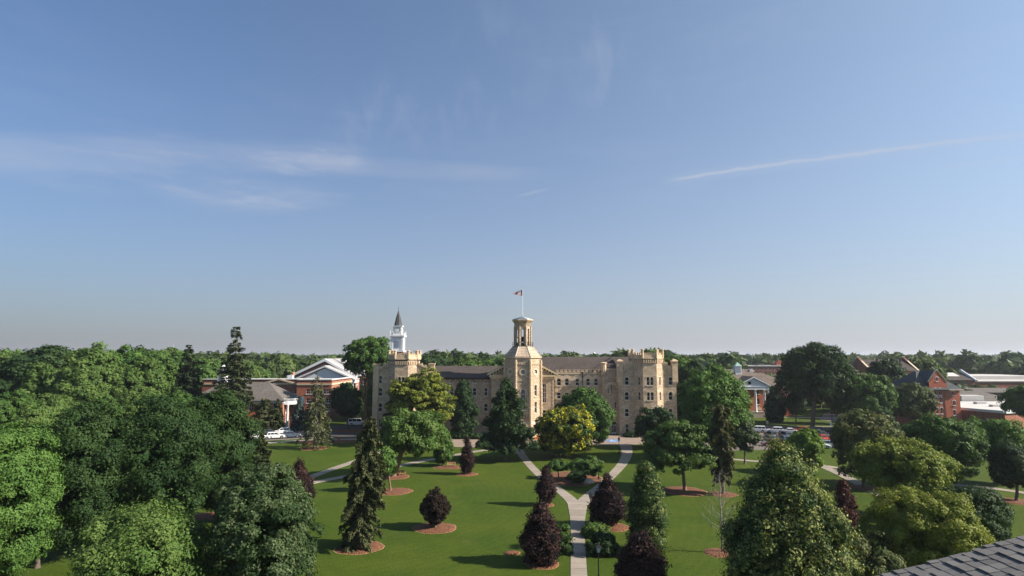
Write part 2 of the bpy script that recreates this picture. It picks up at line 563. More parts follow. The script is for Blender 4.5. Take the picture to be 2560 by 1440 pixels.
leaf_mat('needle_grey', (0.036, 0.050, 0.020), (0.094, 0.108, 0.046), tip=(0.15, 0.15, 0.065), trans=0.1, rough=0.65)
leaf_mat('needle_blue', (0.05, 0.085, 0.075), (0.11, 0.16, 0.145), tip=(0.17, 0.22, 0.20), trans=0.1, rough=0.6)
leaf_mat('needle_olive', (0.05, 0.062, 0.024), (0.12, 0.13, 0.055), tip=(0.17, 0.17, 0.07), trans=0.12, rough=0.65)
leaf_mat('leaf_lime', (0.062, 0.125, 0.016), (0.12, 0.20, 0.03))
leaf_mat('leaf_bronze', (0.016, 0.012, 0.010), (0.045, 0.030, 0.022), tip=(0.075, 0.05, 0.03), trans=0.15)
leaf_mat('leaf_far', (0.027, 0.055, 0.018), (0.076, 0.112, 0.032))
leaf_mat('leaf_far_olive', (0.045, 0.063, 0.022), (0.099, 0.108, 0.045))

# ------------------------------------------------------------------ object helpers
def new_obj(name, data, parent=None, loc=None, rotz=None):
    o = bpy.data.objects.new(name, data)
    COL.objects.link(o)
    if parent is not None:
        o.parent = parent
    if loc is not None:
        o.location = loc
    if rotz is not None:
        o.rotation_euler = (0, 0, rotz)
    return o


def tag(o, label=None, cat=None, group=None, kind=None):
    if label:
        o['label'] = label
    if cat:
        o['category'] = cat
    if group:
        o['group'] = group
    if kind:
        o['kind'] = kind
    return o


def thing(name, label, cat, loc=(0, 0, 0), rotz=0.0, group=None):
    o = new_obj(name, None, None, loc, rotz)
    o.empty_display_size = 0.2
    return tag(o, label, cat, group)


def copy_tree(o, parent=None):
    c = o.copy()
    COL.objects.link(c)
    c.parent = parent
    for ch in list(o.children):
        copy_tree(ch, c)
    return c


class MB:
    """collects polygons; build() links them as one mesh object with metre UVs"""

    def __init__(self):
        self.v, self.f = [], []

    def add(self, vs, fs):
        k = len(self.v)
        self.v += [tuple(p) for p in vs]
        self.f += [tuple(i + k for i in f) for f in fs]
        return self

    def box(self, x0, x1, y0, y1, z0, z1):
        return self.add([(x0, y0, z0), (x1, y0, z0), (x1, y1, z0), (x0, y1, z0), (x0, y0, z1), (x1, y0, z1), (x1, y1, z1), (x0, y1, z1)],
                        [(3, 2, 1, 0), (4, 5, 6, 7), (0, 1, 5, 4), (1, 2, 6, 5), (2, 3, 7, 6), (3, 0, 4, 7)])

    def prism(self, poly, z0, z1):
        """ccw plan polygon raised from z0 to z1 (z1 may be a scale tuple)"""
        n = len(poly)
        vs = [(x, y, z0) for x, y in poly] + [(x, y, z1) for x, y in poly]
        fs = [tuple(range(n))[::-1], tuple(range(n, 2 * n))] + [(i, (i + 1) % n, n + (i + 1) % n, n + i) for i in range(n)]
        return self.add(vs, fs)

    def frustum(self, p0, z0, p1, z1, caps=True):
        n = len(p0)
        vs = [(x, y, z0) for x, y in p0] + [(x, y, z1) for x, y in p1]
        fs = [(i, (i + 1) % n, n + (i + 1) % n, n + i) for i in range(n)]
        if caps:
            fs += [tuple(range(n))[::-1], tuple(range(n, 2 * n))]
        return self.add(vs, fs)

    def slab(self, p0, p1, th, z0, z1, out=0.0):
        """a wall strip from plan point p0 to p1 (left to right from outside), th deep inwards, set out by `out`"""
        d = Vector((p1[0] - p0[0], p1[1] - p0[1]))
        d.normalize()
        n = Vector((-d.y, d.x))
        a = [Vector(p0) - n * out, Vector(p1) - n * out, Vector(p1) + n * th, Vector(p0) + n * th]
        return self.prism([(q.x, q.y) for q in a], z0, z1)

    def profile(self, poly, y0, y1):
        """polygon in x,z pushed from y0 to y1"""
        n = len(poly)
        vs = [(x, y0, z) for x, z in poly] + [(x, y1, z) for x, z in poly]
        fs = [tuple(range(n)), tuple(range(n, 2 * n))[::-1]] + [((i + 1) % n, i, n + i, n + (i + 1) % n) for i in range(n)]
        return self.add(vs, fs)

    def lathe(self, prof, n=12, c=(0, 0), a0=0.0):
        vs, fs = [], []
        for r, z in prof:
            for k in range(n):
                a = a0 + 2 * PI * k / n
                vs.append((c[0] + r * math.cos(a), c[1] + r * math.sin(a), z))
        for j in range(len(prof) - 1):
            for k in range(n):
                fs.append((j * n + k, j * n + (k + 1) % n, (j + 1) * n + (k + 1) % n, (j + 1) * n + k))
        fs.append(tuple(range(n))[::-1])
        fs.append(tuple(range((len(prof) - 1) * n, len(prof) * n)))
        return self.add(vs, fs)

    def tube(self, pts, rad, n=6):
        vs, fs = [], []
        pts = [Vector(p) for p in pts]
        if not hasattr(rad, '__len__'):
            rad = [rad] * len(pts)
        for i, p in enumerate(pts):
            t = (pts[min(i + 1, len(pts) - 1)] - pts[max(i - 1, 0)]).normalized()
            a = t.cross(Vector((0, 0, 1)) if abs(t.z) < 0.9 else Vector((1, 0, 0))).normalized()
            b = t.cross(a)
            for k in range(n):
                w = 2 * PI * k / n
                vs.append(p + (a * math.cos(w) + b * math.sin(w)) * rad[i])
        for j in range(len(pts) - 1):
            for k in range(n):
                fs.append((j * n + k, j * n + (k + 1) % n, (j + 1) * n + (k + 1) % n, (j + 1) * n + k))
        fs.append(tuple(range(n)))
        fs.append(tuple(range((len(pts) - 1) * n, len(pts) * n))[::-1])
        return self.add(vs, fs)

    def arc(self, cx, cz, r0, r1, y0, y1, a0=0.0, a1=PI, n=10):
        """an arch ring in the x,z plane from y0 to y1"""
        vs, fs = [], []
        for i in range(n + 1):
            a = a0 + (a1 - a0) * i / n
            for r in (r0, r1):
                for y in (y0, y1):
                    vs.append((cx + r * math.cos(a), y, cz + r * math.sin(a)))
        for i in range(n):
            k, l = 4 * i, 4 * i + 4
            fs += [(k, k + 2, l + 2, l), (k + 1, l + 1, l + 3, k + 3), (k, l, l + 1, k + 1), (k + 2, k + 3, l + 3, l + 2)]
        return self.add(vs, fs)

    def mesh(self, name, mat, smooth=False):
        me = bpy.data.meshes.new(name)
        me.from_pydata(self.v, [], self.f)
        me.update()
        uvl = me.uv_layers.new(name='UVMap')
        buf = np.zeros(len(me.loops) * 2, dtype=np.float32)
        co = self.v
        for p in me.polygons:
            n = p.normal
            if abs(n.z) > 0.98:
                t, b = (1, 0, 0), (0, 1, 0)
            else:
                l = math.hypot(n.x, n.y)
                t = (-n.y / l, n.x / l, 0)
                b = (n.y * t[2] - n.z * t[1], n.z * t[0] - n.x * t[2], n.x * t[1] - n.y * t[0])
            for li in p.loop_indices:
                c = co[me.loops[li].vertex_index]
                buf[2 * li] = c[0] * t[0] + c[1] * t[1] + c[2] * t[2]
                buf[2 * li + 1] = c[0] * b[0] + c[1] * b[1] + c[2] * b[2]
        uvl.data.foreach_set('uv', buf)
        if smooth:
            me.polygons.foreach_set('use_smooth', [True] * len(me.polygons))
        me.materials.append(MATS[mat] if isinstance(mat, str) else mat)
        return me

    def build(self, name, mat, parent=None, smooth=False, loc=None, rotz=None):
        return new_obj(name, self.mesh(name, mat, smooth), parent, loc, rotz)


def box(name, mat, parent, *b):
    return MB().box(*b).build(name, mat, parent)
# ------------------------------------------------------------------ windows and walls with real openings
WCACHE = {}
REVEAL = 0.32


def hole_poly(s, z, w, h, style):
    if style == 'round':
        return [(s + w / 2 * math.cos(2 * PI * k / 16), z + w / 2 + w / 2 * math.sin(2 * PI * k / 16)) for k in range(16)]
    pts = [(s - w / 2, z), (s + w / 2, z)]
    if style in ('arch', 'lancet', 'twin', 'open'):
        n, zc = 8, z + h - w / 2
        pts += [(s + w / 2 * math.cos(PI * k / n), zc + w / 2 * math.sin(PI * k / n)) for k in range(n + 1)]
    else:
        pts += [(s + w / 2, z + h), (s - w / 2, z + h)]
    return pts


def window_meshes(w, h, style, frame, trim, hood):
    key = (round(w, 2), round(h, 2), style, frame, trim, hood)
    if key in WCACHE:
        return WCACHE[key]
    fw = min(0.115, w * 0.12)
    d = REVEAL
    f = MB()
    pane = MB()
    pp = [(x, d, z) for x, z in hole_poly(0, 0, w, h, style)]
    pane.add(pp, [tuple(range(len(pp)))])
    y0, y1 = d - 0.12, d + 0.03
    if style == 'round':
        f.arc(0, w / 2, w / 2 - fw, w / 2, y0, y1, 0, 2 * PI, 16)
        f.box(-fw * 0.4, fw * 0.4, y0 + 0.02, y1, fw * 0.8, w - fw * 0.8)
        f.box(-w / 2 + fw * 0.8, w / 2 - fw * 0.8, y0 + 0.03, y1, w / 2 - fw * 0.4, w / 2 + fw * 0.4)
    else:
        top = h - w / 2 if style in ('arch', 'lancet') else h
        f.box(-w / 2, -w / 2 + fw, y0, y1, 0, top)
        f.box(w / 2 - fw, w / 2, y0, y1, 0, top)
        f.box(-w / 2 + fw, w / 2 - fw, y0, y1, 0, fw)
        if style in ('arch', 'lancet'):
            f.arc(0, top, w / 2 - fw, w / 2, y0, y1)
        else:
            f.box(-w / 2 + fw, w / 2 - fw, y0, y1, h - fw, h)
        bars = [0.5] if style in ('arch', 'rect') else ([0.27, 0.52, 0.76] if style == 'lancet' else ([0.5] if style != 'slit' else []))
        if style == 'slit':
            bars = [0.5]
        for t in bars:
            f.box(-w / 2 + fw, w / 2 - fw, y0 + 0.02, y1, h * t - fw * 0.45, h * t + fw * 0.45)
        if style == 'lancet' or (style == 'rect' and w > 1.3):
            f.box(-fw * 0.4, fw * 0.4, y0 + 0.025, y1, fw, h - fw)
    sr, sil = MB(), MB()
    if style == 'round':
        sr.arc(0, w / 2, w / 2, w / 2 + 0.42, -0.09, 0.04, 0, 2 * PI, 20)
    else:
        sil.box(-w / 2 - 0.12, w / 2 + 0.12, -0.12, 0.06, -0.22, -0.001)
        if style in ('arch', 'lancet'):
            sr.arc(0, h - w / 2, w / 2 + 0.02, w / 2 + hood, -0.07, 0.04)
        elif hood > 0:
            sr.box(-w / 2 - 0.12, w / 2 + 0.12, -0.06, 0.05, h + 0.001, h + 0.24)
    WCACHE[key] = (f.mesh('window', frame), pane.mesh('pane', 'glass'), sr.mesh('surround', trim) if sr.v else None, sil.mesh('sill', trim) if sil.v else None)
    return WCACHE[key]


def put_window(parent, loc, ang, w, h, style, frame, trim, hood):
    fm, pm, sm, lm = window_meshes(w, h, style, frame, trim, hood)
    o = new_obj('window', fm, parent, loc, ang)
    new_obj('pane', pm, o)
    if sm:
        new_obj('surround', sm, o)
    if lm:
        new_obj('sill', lm, o)


def facade(parent, p0, p1, top, wins=(), mat='limestone', z0=0.0, frame='window_white', trim='trim_stone', hood=0.3, depth=REVEAL, name='wall'):
    """wall from plan point p0 to p1 (left to right seen from outside); top = [(s, z) ...] left to right"""
    p0, p1 = Vector((p0[0], p0[1])), Vector((p1[0], p1[1]))
    L = (p1 - p0).length
    d = (p1 - p0) / L
    inn = Vector((-d.y, d.x))
    ang = math.atan2(d.y, d.x)
    if not hasattr(top, '__len__'):
        top = [(0, top), (L, top)]
    outline = [(0.0, z0), (L, z0)] + list(reversed(top))
    loops = [outline] + [hole_poly(w[0], w[1], w[2], w[3], w[4]) for w in wins]
    flat = [q for lp in loops for q in lp]
    tris = tessellate_polygon([[Vector((s, z, 0)) for s, z in lp] for lp in loops])

    def P(s, z, y=0.0):
        q = p0 + d * s + inn * y
        return (q.x, q.y, z)
    mb = MB()
    vs = [P(s, z) for s, z in flat]
    fs = []
    for t in tris:
        (ax, az), (bx, bz), (cx, cz) = (flat[i] for i in t)
        fs.append(tuple(t) if (bx - ax) * (cz - az) - (bz - az) * (cx - ax) > 0 else tuple(t)[::-1])
    mb.add(vs, fs)
    for lp in loops[1:]:
        n = len(lp)
        mb.add([P(s, z) for s, z in lp] + [P(s, z, depth) for s, z in lp], [(i, (i + 1) % n, n + (i + 1) % n, n + i) for i in range(n)])
    wall = mb.build(name, mat, parent)
    for w in wins:
        if w[4] == 'open':
            continue
        hd = w[5] if len(w) > 5 else hood
        q = p0 + d * w[0]
        put_window(parent, (q.x, q.y, w[1]), ang, w[2], w[3], w[4], frame, trim, hd)
    return wall


def gable_roof(name, mat, parent, x0, x1, y0, y1, ze, zr, th=0.22, axis='x'):
    """two pitched slabs; eaves on the y0/y1 sides (axis 'x') or x0/x1 sides (axis 'y')"""
    mb = MB()
    if axis == 'x':
        ym = (y0 + y1) / 2
        for ya in (y0, y1):
            vs = [(x0, ya, ze), (x1, ya, ze), (x1, ym, zr), (x0, ym, zr)]
            vs += [(x, y, z - th) for x, y, z in vs]
            mb.add(vs, [(0, 1, 2, 3), (7, 6, 5, 4), (0, 4, 5, 1), (1, 5, 6, 2), (3, 2, 6, 7), (0, 3, 7, 4)])
    else:
        xm = (x0 + x1) / 2
        for xa in (x0, x1):
            vs = [(xa, y0, ze), (xa, y1, ze), (xm, y1, zr), (xm, y0, zr)]
            vs += [(x, y, z - th) for x, y, z in vs]
            mb.add(vs, [(0, 1, 2, 3), (7, 6, 5, 4), (0, 4, 5, 1), (1, 5, 6, 2), (3, 2, 6, 7), (0, 3, 7, 4)])
    return mb.build(name, mat, parent)


def hip_roof(name, mat, parent, x0, x1, y0, y1, ze, zr, th=0.25, hip=None):
    ym = (y0 + y1) / 2
    h = hip if hip is not None else (y1 - y0) / 2
    vs = [(x0, y0, ze), (x1, y0, ze), (x1, y1, ze), (x0, y1, ze), (x0 + h, ym, zr), (x1 - h, ym, zr),
          (x0, y0, ze - th), (x1, y0, ze - th), (x1, y1, ze - th), (x0, y1, ze - th)]
    fs = [(0, 1, 5, 4), (1, 2, 5), (2, 3, 4, 5), (3, 0, 4), (0, 6, 7, 1), (1, 7, 8, 2), (2, 8, 9, 3), (3, 9, 6, 0), (9, 8, 7, 6)]
    return MB().add(vs, fs).build(name, mat, parent)


def octagon(cx, cy, half, ch):
    """ccw plan octagon: square of half-width `half`, chamfered by ch; starts at the front left corner of the front face"""
    a = half - ch
    return [(cx - a, cy - half), (cx + a, cy - half), (cx + half, cy - a), (cx + half, cy + a),
            (cx + a, cy + half), (cx - a, cy + half), (cx - half, cy + a), (cx - half, cy - a)]


def crenels(parent, p0, p1, z, mh, mw, gap, th, mat='ashlar', zend=None, cap=0.08):
    """merlons along a wall top, each its own piece"""
    p0, p1 = Vector((p0[0], p0[1])), Vector((p1[0], p1[1]))
    L = (p1 - p0).length
    d = (p1 - p0) / L
    ang = math.atan2(d.y, d.x)
    n = max(1, int(round((L + gap) / (mw + gap))))
    step = (L - mw) / max(1, n - 1) if n > 1 else 0
    key = ('merlon', round(mw, 2), round(mh, 2), round(th, 2), mat)
    if key not in WCACHE:
        m = MB().box(-mw / 2, mw / 2, -0.03, th, -0.02, mh - cap)
        m.box(-mw / 2 - 0.05, mw / 2 + 0.05, -0.08, th + 0.05, mh - cap, mh)
        WCACHE[key] = m.mesh('merlon', mat)
    for i in range(n):
        s = mw / 2 + step * i if n > 1 else L / 2
        q = p0 + d * s
        zz = z if zend is None else z + (zend - z) * s / L
        new_obj('merlon', WCACHE[key], parent, (q.x, q.y, zz), ang)


def corbels(parent, p0, p1, z, h, w, gap, out, mat='ashlar'):
    """corbel table: brackets under a projecting course, with dark slots between them; one part per face"""
    p0, p1 = Vector((p0[0], p0[1])), Vector((p1[0], p1[1]))
    L = (p1 - p0).length
    d = (p1 - p0) / L
    n = max(2, int(round(L / (w + gap))))
    st = L / n
    mb = MB()
    for i in range(n):
        a, b = p0 + d * (st * i + (st - w) / 2), p0 + d * (st * i + (st + w) / 2)
        mb.slab(a, b, 0.05, z, z + h, out)
    return mb.build('corbel_table', mat, parent)


def band(name, parent, pts, z0, z1, out, th=0.3, mat='trim_stone', closed=False):
    mb = MB()
    n = len(pts)
    for i in range(n if closed else n - 1):
        mb.slab(pts[i], pts[(i + 1) % n], th, z0, z1, out)
    return mb.build(name, mat, parent)


# ------------------------------------------------------------------ the stone hall
def stone_hall():
    H = thing('stone_hall', 'castle-like tan limestone hall with central bell tower and two battlemented wings', 'building')
    YG, YL, YS, YC = 166.0, 170.0, 168.4, 168.0     # gable fronts, wing walls, stair bay, centre block
    YB, YM = 186.0, 178.0
    # ---- right end block with projecting half-octagon tower
    xl, xr = WX(1548, 1000, YG), WX(1692, 1000, YG)
    tl, tr = WX(1584, 960, YG), WX(1657.5, 960, YG)
    ch = 2.15
    zt, zs = WZ(904, YG), WZ(930, YG)
    zsr = WZ(930, YG)

    def win(u, vtop, vbot, Y, w, style, x0, hood=0.3):
        x, zb = W(u, vbot, Y)
        return (x - x0, zb, w, WZ(vtop, Y) - zb, style, hood)

    def rows(u, spec, Y, w, x0, style='arch'):
        return [win(u, a, b, Y, w, style, x0) for a, b in spec]
    r4 = [(942, 963), (979.5, 1000.5), (1021, 1042)]
    wl = rows(1567.5, r4, YG, 1.2, xl) + [win(1568, 1060, 1082, YG, 0.98, 'rect', xl)]
    facade(H, (xl, YG), (tl, YG), [(0, zs), (tl - xl, zt)], wl)
    wr = rows(1677, r4, YG, 1.2, tr) + [win(1678, 1060, 1082, YG, 1.2, 'rect', tr)]
    facade(H, (tr, YG), (xr, YG), [(0, zt), (xr - tr, zsr)], wr)
    plan = [(tl, YG), (tl + ch, YG - ch), (tr - ch, YG - ch), (tr, YG)]
    ztop = WZ(897, YG)
    dl = ch * math.sqrt(2)
    zz = [(WZ(b, YG - 1), WZ(a, YG - 1)) for a, b in r4] + [(WZ(1082, YG - 1), WZ(1060, YG - 1))]
    facade(H, plan[0], plan[1], ztop, [(dl * 0.55, a, 0.72, b - a, 'arch', 0.25) for a, b in zz[:3]])
    fa = tr - tl - 2 * ch
    facade(H, plan[1], plan[2], ztop, [(fa / 2 + k * 0.62, a, 0.82, b - a, 'arch', 0.2) for a, b in zz[:3] for k in (-0.82, 0.82)])
    facade(H, plan[2], plan[3], ztop, [(dl * 0.5, a, 0.72, b - a, 'arch', 0.25) for a, b in zz[:3]])
    yb = YG + 5.6
    for a, b in (((tr, YG), (tr, yb)), ((tr, yb), (tl, yb)), ((tl, yb), (tl, YG))):
        facade(H, a, b, ztop, z0=14.0)
    full = plan + [(tr, yb), (tl, yb)]
    fullc = full
    band('string_course', H, fullc, ztop, ztop + 0.35, 0.28, 0.35, 'ashlar', True)
    for i in range(3):
        corbels(H, plan[i], plan[i + 1], ztop - 1.15, 1.15, 0.32, 0.3, 0.22)
    zp = ztop + 0.35
    band('parapet', H, fullc, zp, zp + 0.75, 0.2, 0.3, 'ashlar', True)
    zc = zp + 0.75
    MB().prism([(x, y) for x, y in full], ztop - 0.3, ztop + 0.1).build('tower_roof', 'lead', H)
    for i in range(len(fullc)):
        a, b = Vector(fullc[i]), Vector(fullc[(i + 1) % len(fullc)])
        L = (b - a).length
        dd = (b - a) / L
        if L > 1.8:
            crenels(H, a + dd * 0.62, b - dd * 0.62, zc, 0.55, 0.36, 0.36, 0.3)
    for x, y in fullc:
        cx, cy_ = (x - (tl + tr) / 2), (y - (YG + 1.5))
        l = math.hypot(cx, cy_)
        q = (x + cx / l * 0.05, y + cy_ / l * 0.05)
        pm = MB().lathe([(0.38, zp - 0.2), (0.38, zc + 1.25), (0.47, zc + 1.28), (0.47, zc + 1.5), (0.2, zc + 1.6)], 8, q, PI / 8)
        pm.build('parapet_post', 'ashlar', H)
    # raking battlements on the gable shoulders
    for a, b, za, zb_ in (((xl + 1.4, YG), (tl - 0.1, YG), zs + (zt - zs) * 0.27, zt), ((tr + 0.1, YG), (xr - 1.2, YG), zt, zsr + (zt - zsr) * 0.25)):
        d = MB()
        d.profile([(a[0], za - 0.1), (b[0], zb_ - 0.1), (b[0], zb_ + 0.42), (a[0], za + 0.42)], YG - 0.16, YG + 0.5)
        d.build('raking_coping', 'ashlar', H)
        crenels(H, a, b, za + 0.4, 0.5, 0.4, 0.45, 0.35, zend=zb_ + 0.4)
        n = 6
        cm = MB()
        for k in range(n):
            x = a[0] + (b[0] - a[0]) * (k + 0.5) / n
            z = za + (zb_ - za) * (k + 0.5) / n - 0.1
            cm.box(x - 0.16, x + 0.16, YG - 0.14, YG + 0.05, z - 0.62, z)
        cm.build('corbel_table', 'ashlar', H)
    # corner turrets, corbelled out
    zt0, zt1 = WZ(955, YG), WZ(905, YG)
    for x in (xl + 0.35, xr - 0.3):
        m = MB().box(x - 0.75, x + 0.75, YG - 0.35, YG + 1.1, zt0, zt1)
        m.box(x - 0.9, x + 0.9, YG - 0.5, YG + 1.25, zt1, zt1 + 0.35)
        m.frustum([(x - 0.35, YG - 0.03), (x + 0.35, YG - 0.03), (x + 0.35, YG + 0.6), (x - 0.35, YG + 0.6)], zt0 - 1.1,
                  [(x - 0.75, YG - 0.35), (x + 0.75, YG - 0.35), (x + 0.75, YG + 1.1), (x - 0.75, YG + 1.1)], zt0)
        m.frustum([(x - 0.9, YG - 0.5), (x + 0.9, YG - 0.5), (x + 0.9, YG + 1.25), (x - 0.9, YG + 1.25)], zt1 + 0.351,
                  [(x - 0.25, YG + 0.1), (x + 0.25, YG + 0.1), (x + 0.25, YG + 0.6), (x - 0.25, YG + 0.6)], zt1 + 0.75)
        m.build('corner_turret', 'ashlar', H)
    facade(H, (xr, YG), (xr, YB), WZ(940, YG), [(3.5 + 3.6 * k, z, 1.2, 2.1, 'arch') for k in range(4) for z in (1.5, 5.6, 9.8, 13.2)])
    facade(H, (xl, YS), (xl, YG), zs)
    gable_roof('roof', 'roof_brown', H, xl - 0.1, xr + 0.9, YG + 0.55, YB, WZ(940, YG), WZ(912, YG), axis='y')
    # eave bracket on the right side
    MB().box(xr + 0.02, xr + 0.95, YG + 1.3, YB, WZ(943, YG), WZ(941, YG)).build('cornice', 'cream', H)
    # ---- stair bay
    sl, sr = WX(1507, 1000, YS), xl
    zsb = WZ(924, YS)
    sw = [win(1521, 970, 983.5, YS, 0.34, 'slit', sl), win(1530, 962, 983.5, YS, 0.34, 'slit', sl), win(1539.5, 970, 983.5, YS, 0.34, 'slit', sl),
          win(1522, 1005, 1020, YS, 0.38, 'slit', sl), win(1539, 1005, 1020, YS, 0.38, 'slit', sl),
          win(1517.5, 926.5, 930, YS, 0.2, 'slit', sl, 0), win(1528, 926.5, 930, YS, 0.2, 'slit', sl, 0)]
    sw = [w for w in sw if w[0] + w[2] < sr - sl - 0.2]
    dx = WX(1535, 1075, YS)
    facade(H, (sl, YS), (sr, YS), zsb, sw + [(dx - sl, 0.05, 1.5, 3.3, 'open')], hood=0.2)
    facade(H, (sl, YL), (sl, YS), zsb)
    facade(H, (sr, YS), (sr, YL + 0.6), zsb)
    dm = MB().box(dx - 0.7, dx + 0.7, YS + 0.3, YS + 0.36, 0.05, 2.5)
    door = dm.build('door', 'window_white', H)
    MB().box(dx - 0.55, dx - 0.06, YS + 0.27, YS + 0.298, 0.5, 2.3).build('pane', 'glass', door)
    MB().box(dx + 0.06, dx + 0.55, YS + 0.27, YS + 0.298, 0.5, 2.3).build('pane', 'glass', door)
    MB().arc(dx, 2.6, 0, 0.75, YS + 0.3, YS + 0.34).build('fanlight', 'glass', H)
    ax, az0 = W(1529, 983, YS)
    MB().arc(ax, WZ(972, YS), 1.35, 1.85, YS - 0.06, YS + 0.04, 0, PI, 14).build('blind_arch', 'trim_stone', H)
    box('coping', 'trim_stone', H, sl - 0.05, sr, YS - 0.12, YS + 0.5, zsb, zsb + 0.28)
    tx = WX(1509.5, 910, YS)
    m = MB().lathe([(0.75, zsb - 1.5), (0.75, WZ(910, YS)), (0.95, WZ(909, YS)), (0.95, WZ(907, YS)), (0.3, WZ(905, YS))], 8, (tx, YS + 0.4), PI / 8)
    m.build('turret', 'ashlar', H)
    # cross roof over the stair bay
    cx = WX(1524, 893, YM)
    zr = WZ(892, YM)
    m = MB()
    a, b = WX(1480, 920, YL), WX(1549, 920, YL)
    ze = WZ(926, YL + 0.6)
    m.add([(a - 0.5, YL + 0.7, ze), (b, YL + 0.7, ze), (cx, YM, zr - 0.15), (cx, YL + 3.2, zr - 0.2)], [(0, 3, 2), (1, 2, 3), (0, 1, 3)])
    m.build('roof', 'roof_brown', H)
    # ---- right link with five arched windows and a battlemented parapet
    cl, cr = WX(1229, 1000, YC), WX(1385, 1000, YC)
    ll = WX(1385, 1000, YL)
    zl = WZ(930, YL)
    us = [1397.5, 1417.5, 1443.5, 1470.5, 1490.5]
    lw = [win(u, 946, 964, YL, 1.2, 'arch', ll, 0.95) for u in us] + [win(u, 981, 997, YL, 1.2, 'rect', ll) for u in us]
    lw += [win(u, 1018, 1036, YL, 1.2, 'rect', ll) for u in us] + [win(u, 1054, 1072, YL, 1.2, 'rect', ll) for u in us]
    slx = sl
    facade(H, (ll, YL), (slx, YL), zl, lw)
    box('string_course', 'trim_stone', H, ll, slx, YL - 0.14, YL + 0.1, zl - 0.55, zl - 0.3)
    crenels(H, (ll + 0.6, YL), (slx - 0.3, YL), zl, 0.62, 0.75, 0.42, 0.4)
    # the whole hall's long roofs
    zrR, zeR = WZ(892, YM), zl - 0.35
    x_end = WX(1600, 900, YM)
    x_mid = WX(1307, 900, YM)
    gable_roof('roof', 'roof_brown', H, x_mid, x_end, YL + 0.45, 2 * YM - YL - 0.45, zeR, zrR)
    zrL, zeL = WZ(914.5, YM), WZ(944, YL - 0.5)
    xa = WX(1010, 920, YM)
    gable_roof('roof', 'roof_brown', H, xa, x_mid, YL - 0.55, 2 * YM - YL + 0.55, zeL, zrL)
    facade(H, (x_mid, YB), (x_mid, YL + 1), [(0, zeL), (8, zrR - 0.3), (15, zeL)], z0=zeL - 1)
    for u in (1386.5, 1456.5):
        x = WX(u, 960, YL)
        m = MB().tube([(x, YL - 0.12, 0), (x, YL - 0.12, zl - 0.6)], 0.09, 6)
        m.frustum([(x - 0.1, YL - 0.25), (x + 0.1, YL - 0.25), (x + 0.1, YL), (x - 0.1, YL)], zl - 0.7, [(x - 0.32, YL - 0.4), (x + 0.32, YL - 0.4), (x + 0.32, YL - 0.01), (x - 0.32, YL - 0.01)], zl - 0.1)
        m.build('downspout', 'dark_metal', H)
    # ---- centre block with pediment behind the tower
    ze, zap = WZ(947, YC), WZ(893, YC)
    cw = []
    for u in (1253, 1361):
        cw.append(win(u, 958, 1007, YC, 1.05, 'lancet', cl))
        cw.append(win(u, 1025, 1043, YC, 1.0, 'rect', cl))
        cw.append(win(u, 1060, 1078, YC, 1.0, 'rect', cl))
    el, er = WX(1218, 940, YC - 0.8), WX(1394.5, 940, YC - 0.8)
    zpe = WZ(938, YC)
    cxm = (cl + cr) / 2
    facade(H, (cl, YC), (cr, YC), [(0, zpe + 0.1), (cxm - cl, zap - 0.4), (cr - cl, zpe + 0.1)], cw)
    facade(H, (cr, YC), (cr, YL + 0.3), zpe)
    facade(H, (cl, YL + 0.3), (cl, YC), zpe)
    # quoins: dressed corner stones
    for x in (cl, cr):
        for k in range(34):
            w_ = 0.55 if k % 2 else 0.36
            z = 0.05 + 0.48 * k
            if z + 0.44 < ze:
                box('quoin', 'ashlar', H, x - (w_ if x == cr else 0.05), x + (0.05 if x == cr else w_), YC - 0.06, YC + 0.3, z, z + 0.43)
    m = MB().box(el + 0.5, er - 0.5, YC - 0.75, YC + 0.2, zpe - 0.38, zpe)
    m.box(cl - 0.15, cr + 0.15, YC - 0.25, YC + 0.1, ze - 0.1, zpe - 0.382)
    m.build('entablature', 'cream', H)
    th = 0.42
    for sx, xe in ((-1, el), (1, er)):
        m = MB().profile([(xe, zpe - 0.05), (xe, zpe + th), (cxm, zap + th), (cxm, zap - 0.05)] if sx < 0 else [(cxm, zap - 0.05), (cxm, zap + th), (xe, zpe + th), (xe, zpe - 0.05)], YC - 0.8, YC + 0.1)
        m.build('raking_cornice', 'cream', H)
    mm = MB().box(-0.13, 0.13, -0.62, -0.02, -0.5, 0).mesh('bracket', 'cream')
    for k in range(24):
        x = el + 0.9 + (er - el - 1.8) * k / 23
        if abs(x - cxm) > 4.0:
            new_obj('bracket', mm, H, (x, YC, zpe - 0.385))
            z = zpe + (zap - zpe) * (1 - abs(x - cxm) / (er - cxm)) - 0.06
            new_obj('bracket', mm, H, (x, YC, z))
    gable_roof('roof', 'roof_brown', H, el - 0.05, er + 0.05, YC - 0.79, YM, zpe + th + 0.02, zap + th + 0.12, 0.14, 'y')
    # ---- left wing
    lx0 = WX(1058, 1000, YL)
    lwn = []
    for u in (1070, 1099, 1128.5, 1157, 1186, 1214.5):
        lwn += [win(u, 952.5, 958, YL, 1.15, 'attic', lx0, 0), win(u, 969, 990, YL, 1.08, 'arch', lx0), win(u, 1008, 1029, YL, 1.2, 'arch', lx0), win(u, 1047, 1068, YL, 1.05, 'rect', lx0)]
    facade(H, (lx0, YL), (cl, YL), zeL - 0.1, lwn)
    box('gutter', 'dark_metal', H, lx0, cl - 0.05, YL - 0.75, YL - 0.45, zeL - 0.42, zeL - 0.06)
    bm = MB().box(-0.11, 0.11, -0.45, -0.02, -0.75, 0).mesh('bracket', 'gold_cream')
    for k in range(14):
        new_obj('bracket', bm, H, (lx0 + 0.6 + (cl - lx0 - 1.0) * k / 13, YL, zeL - 0.30))
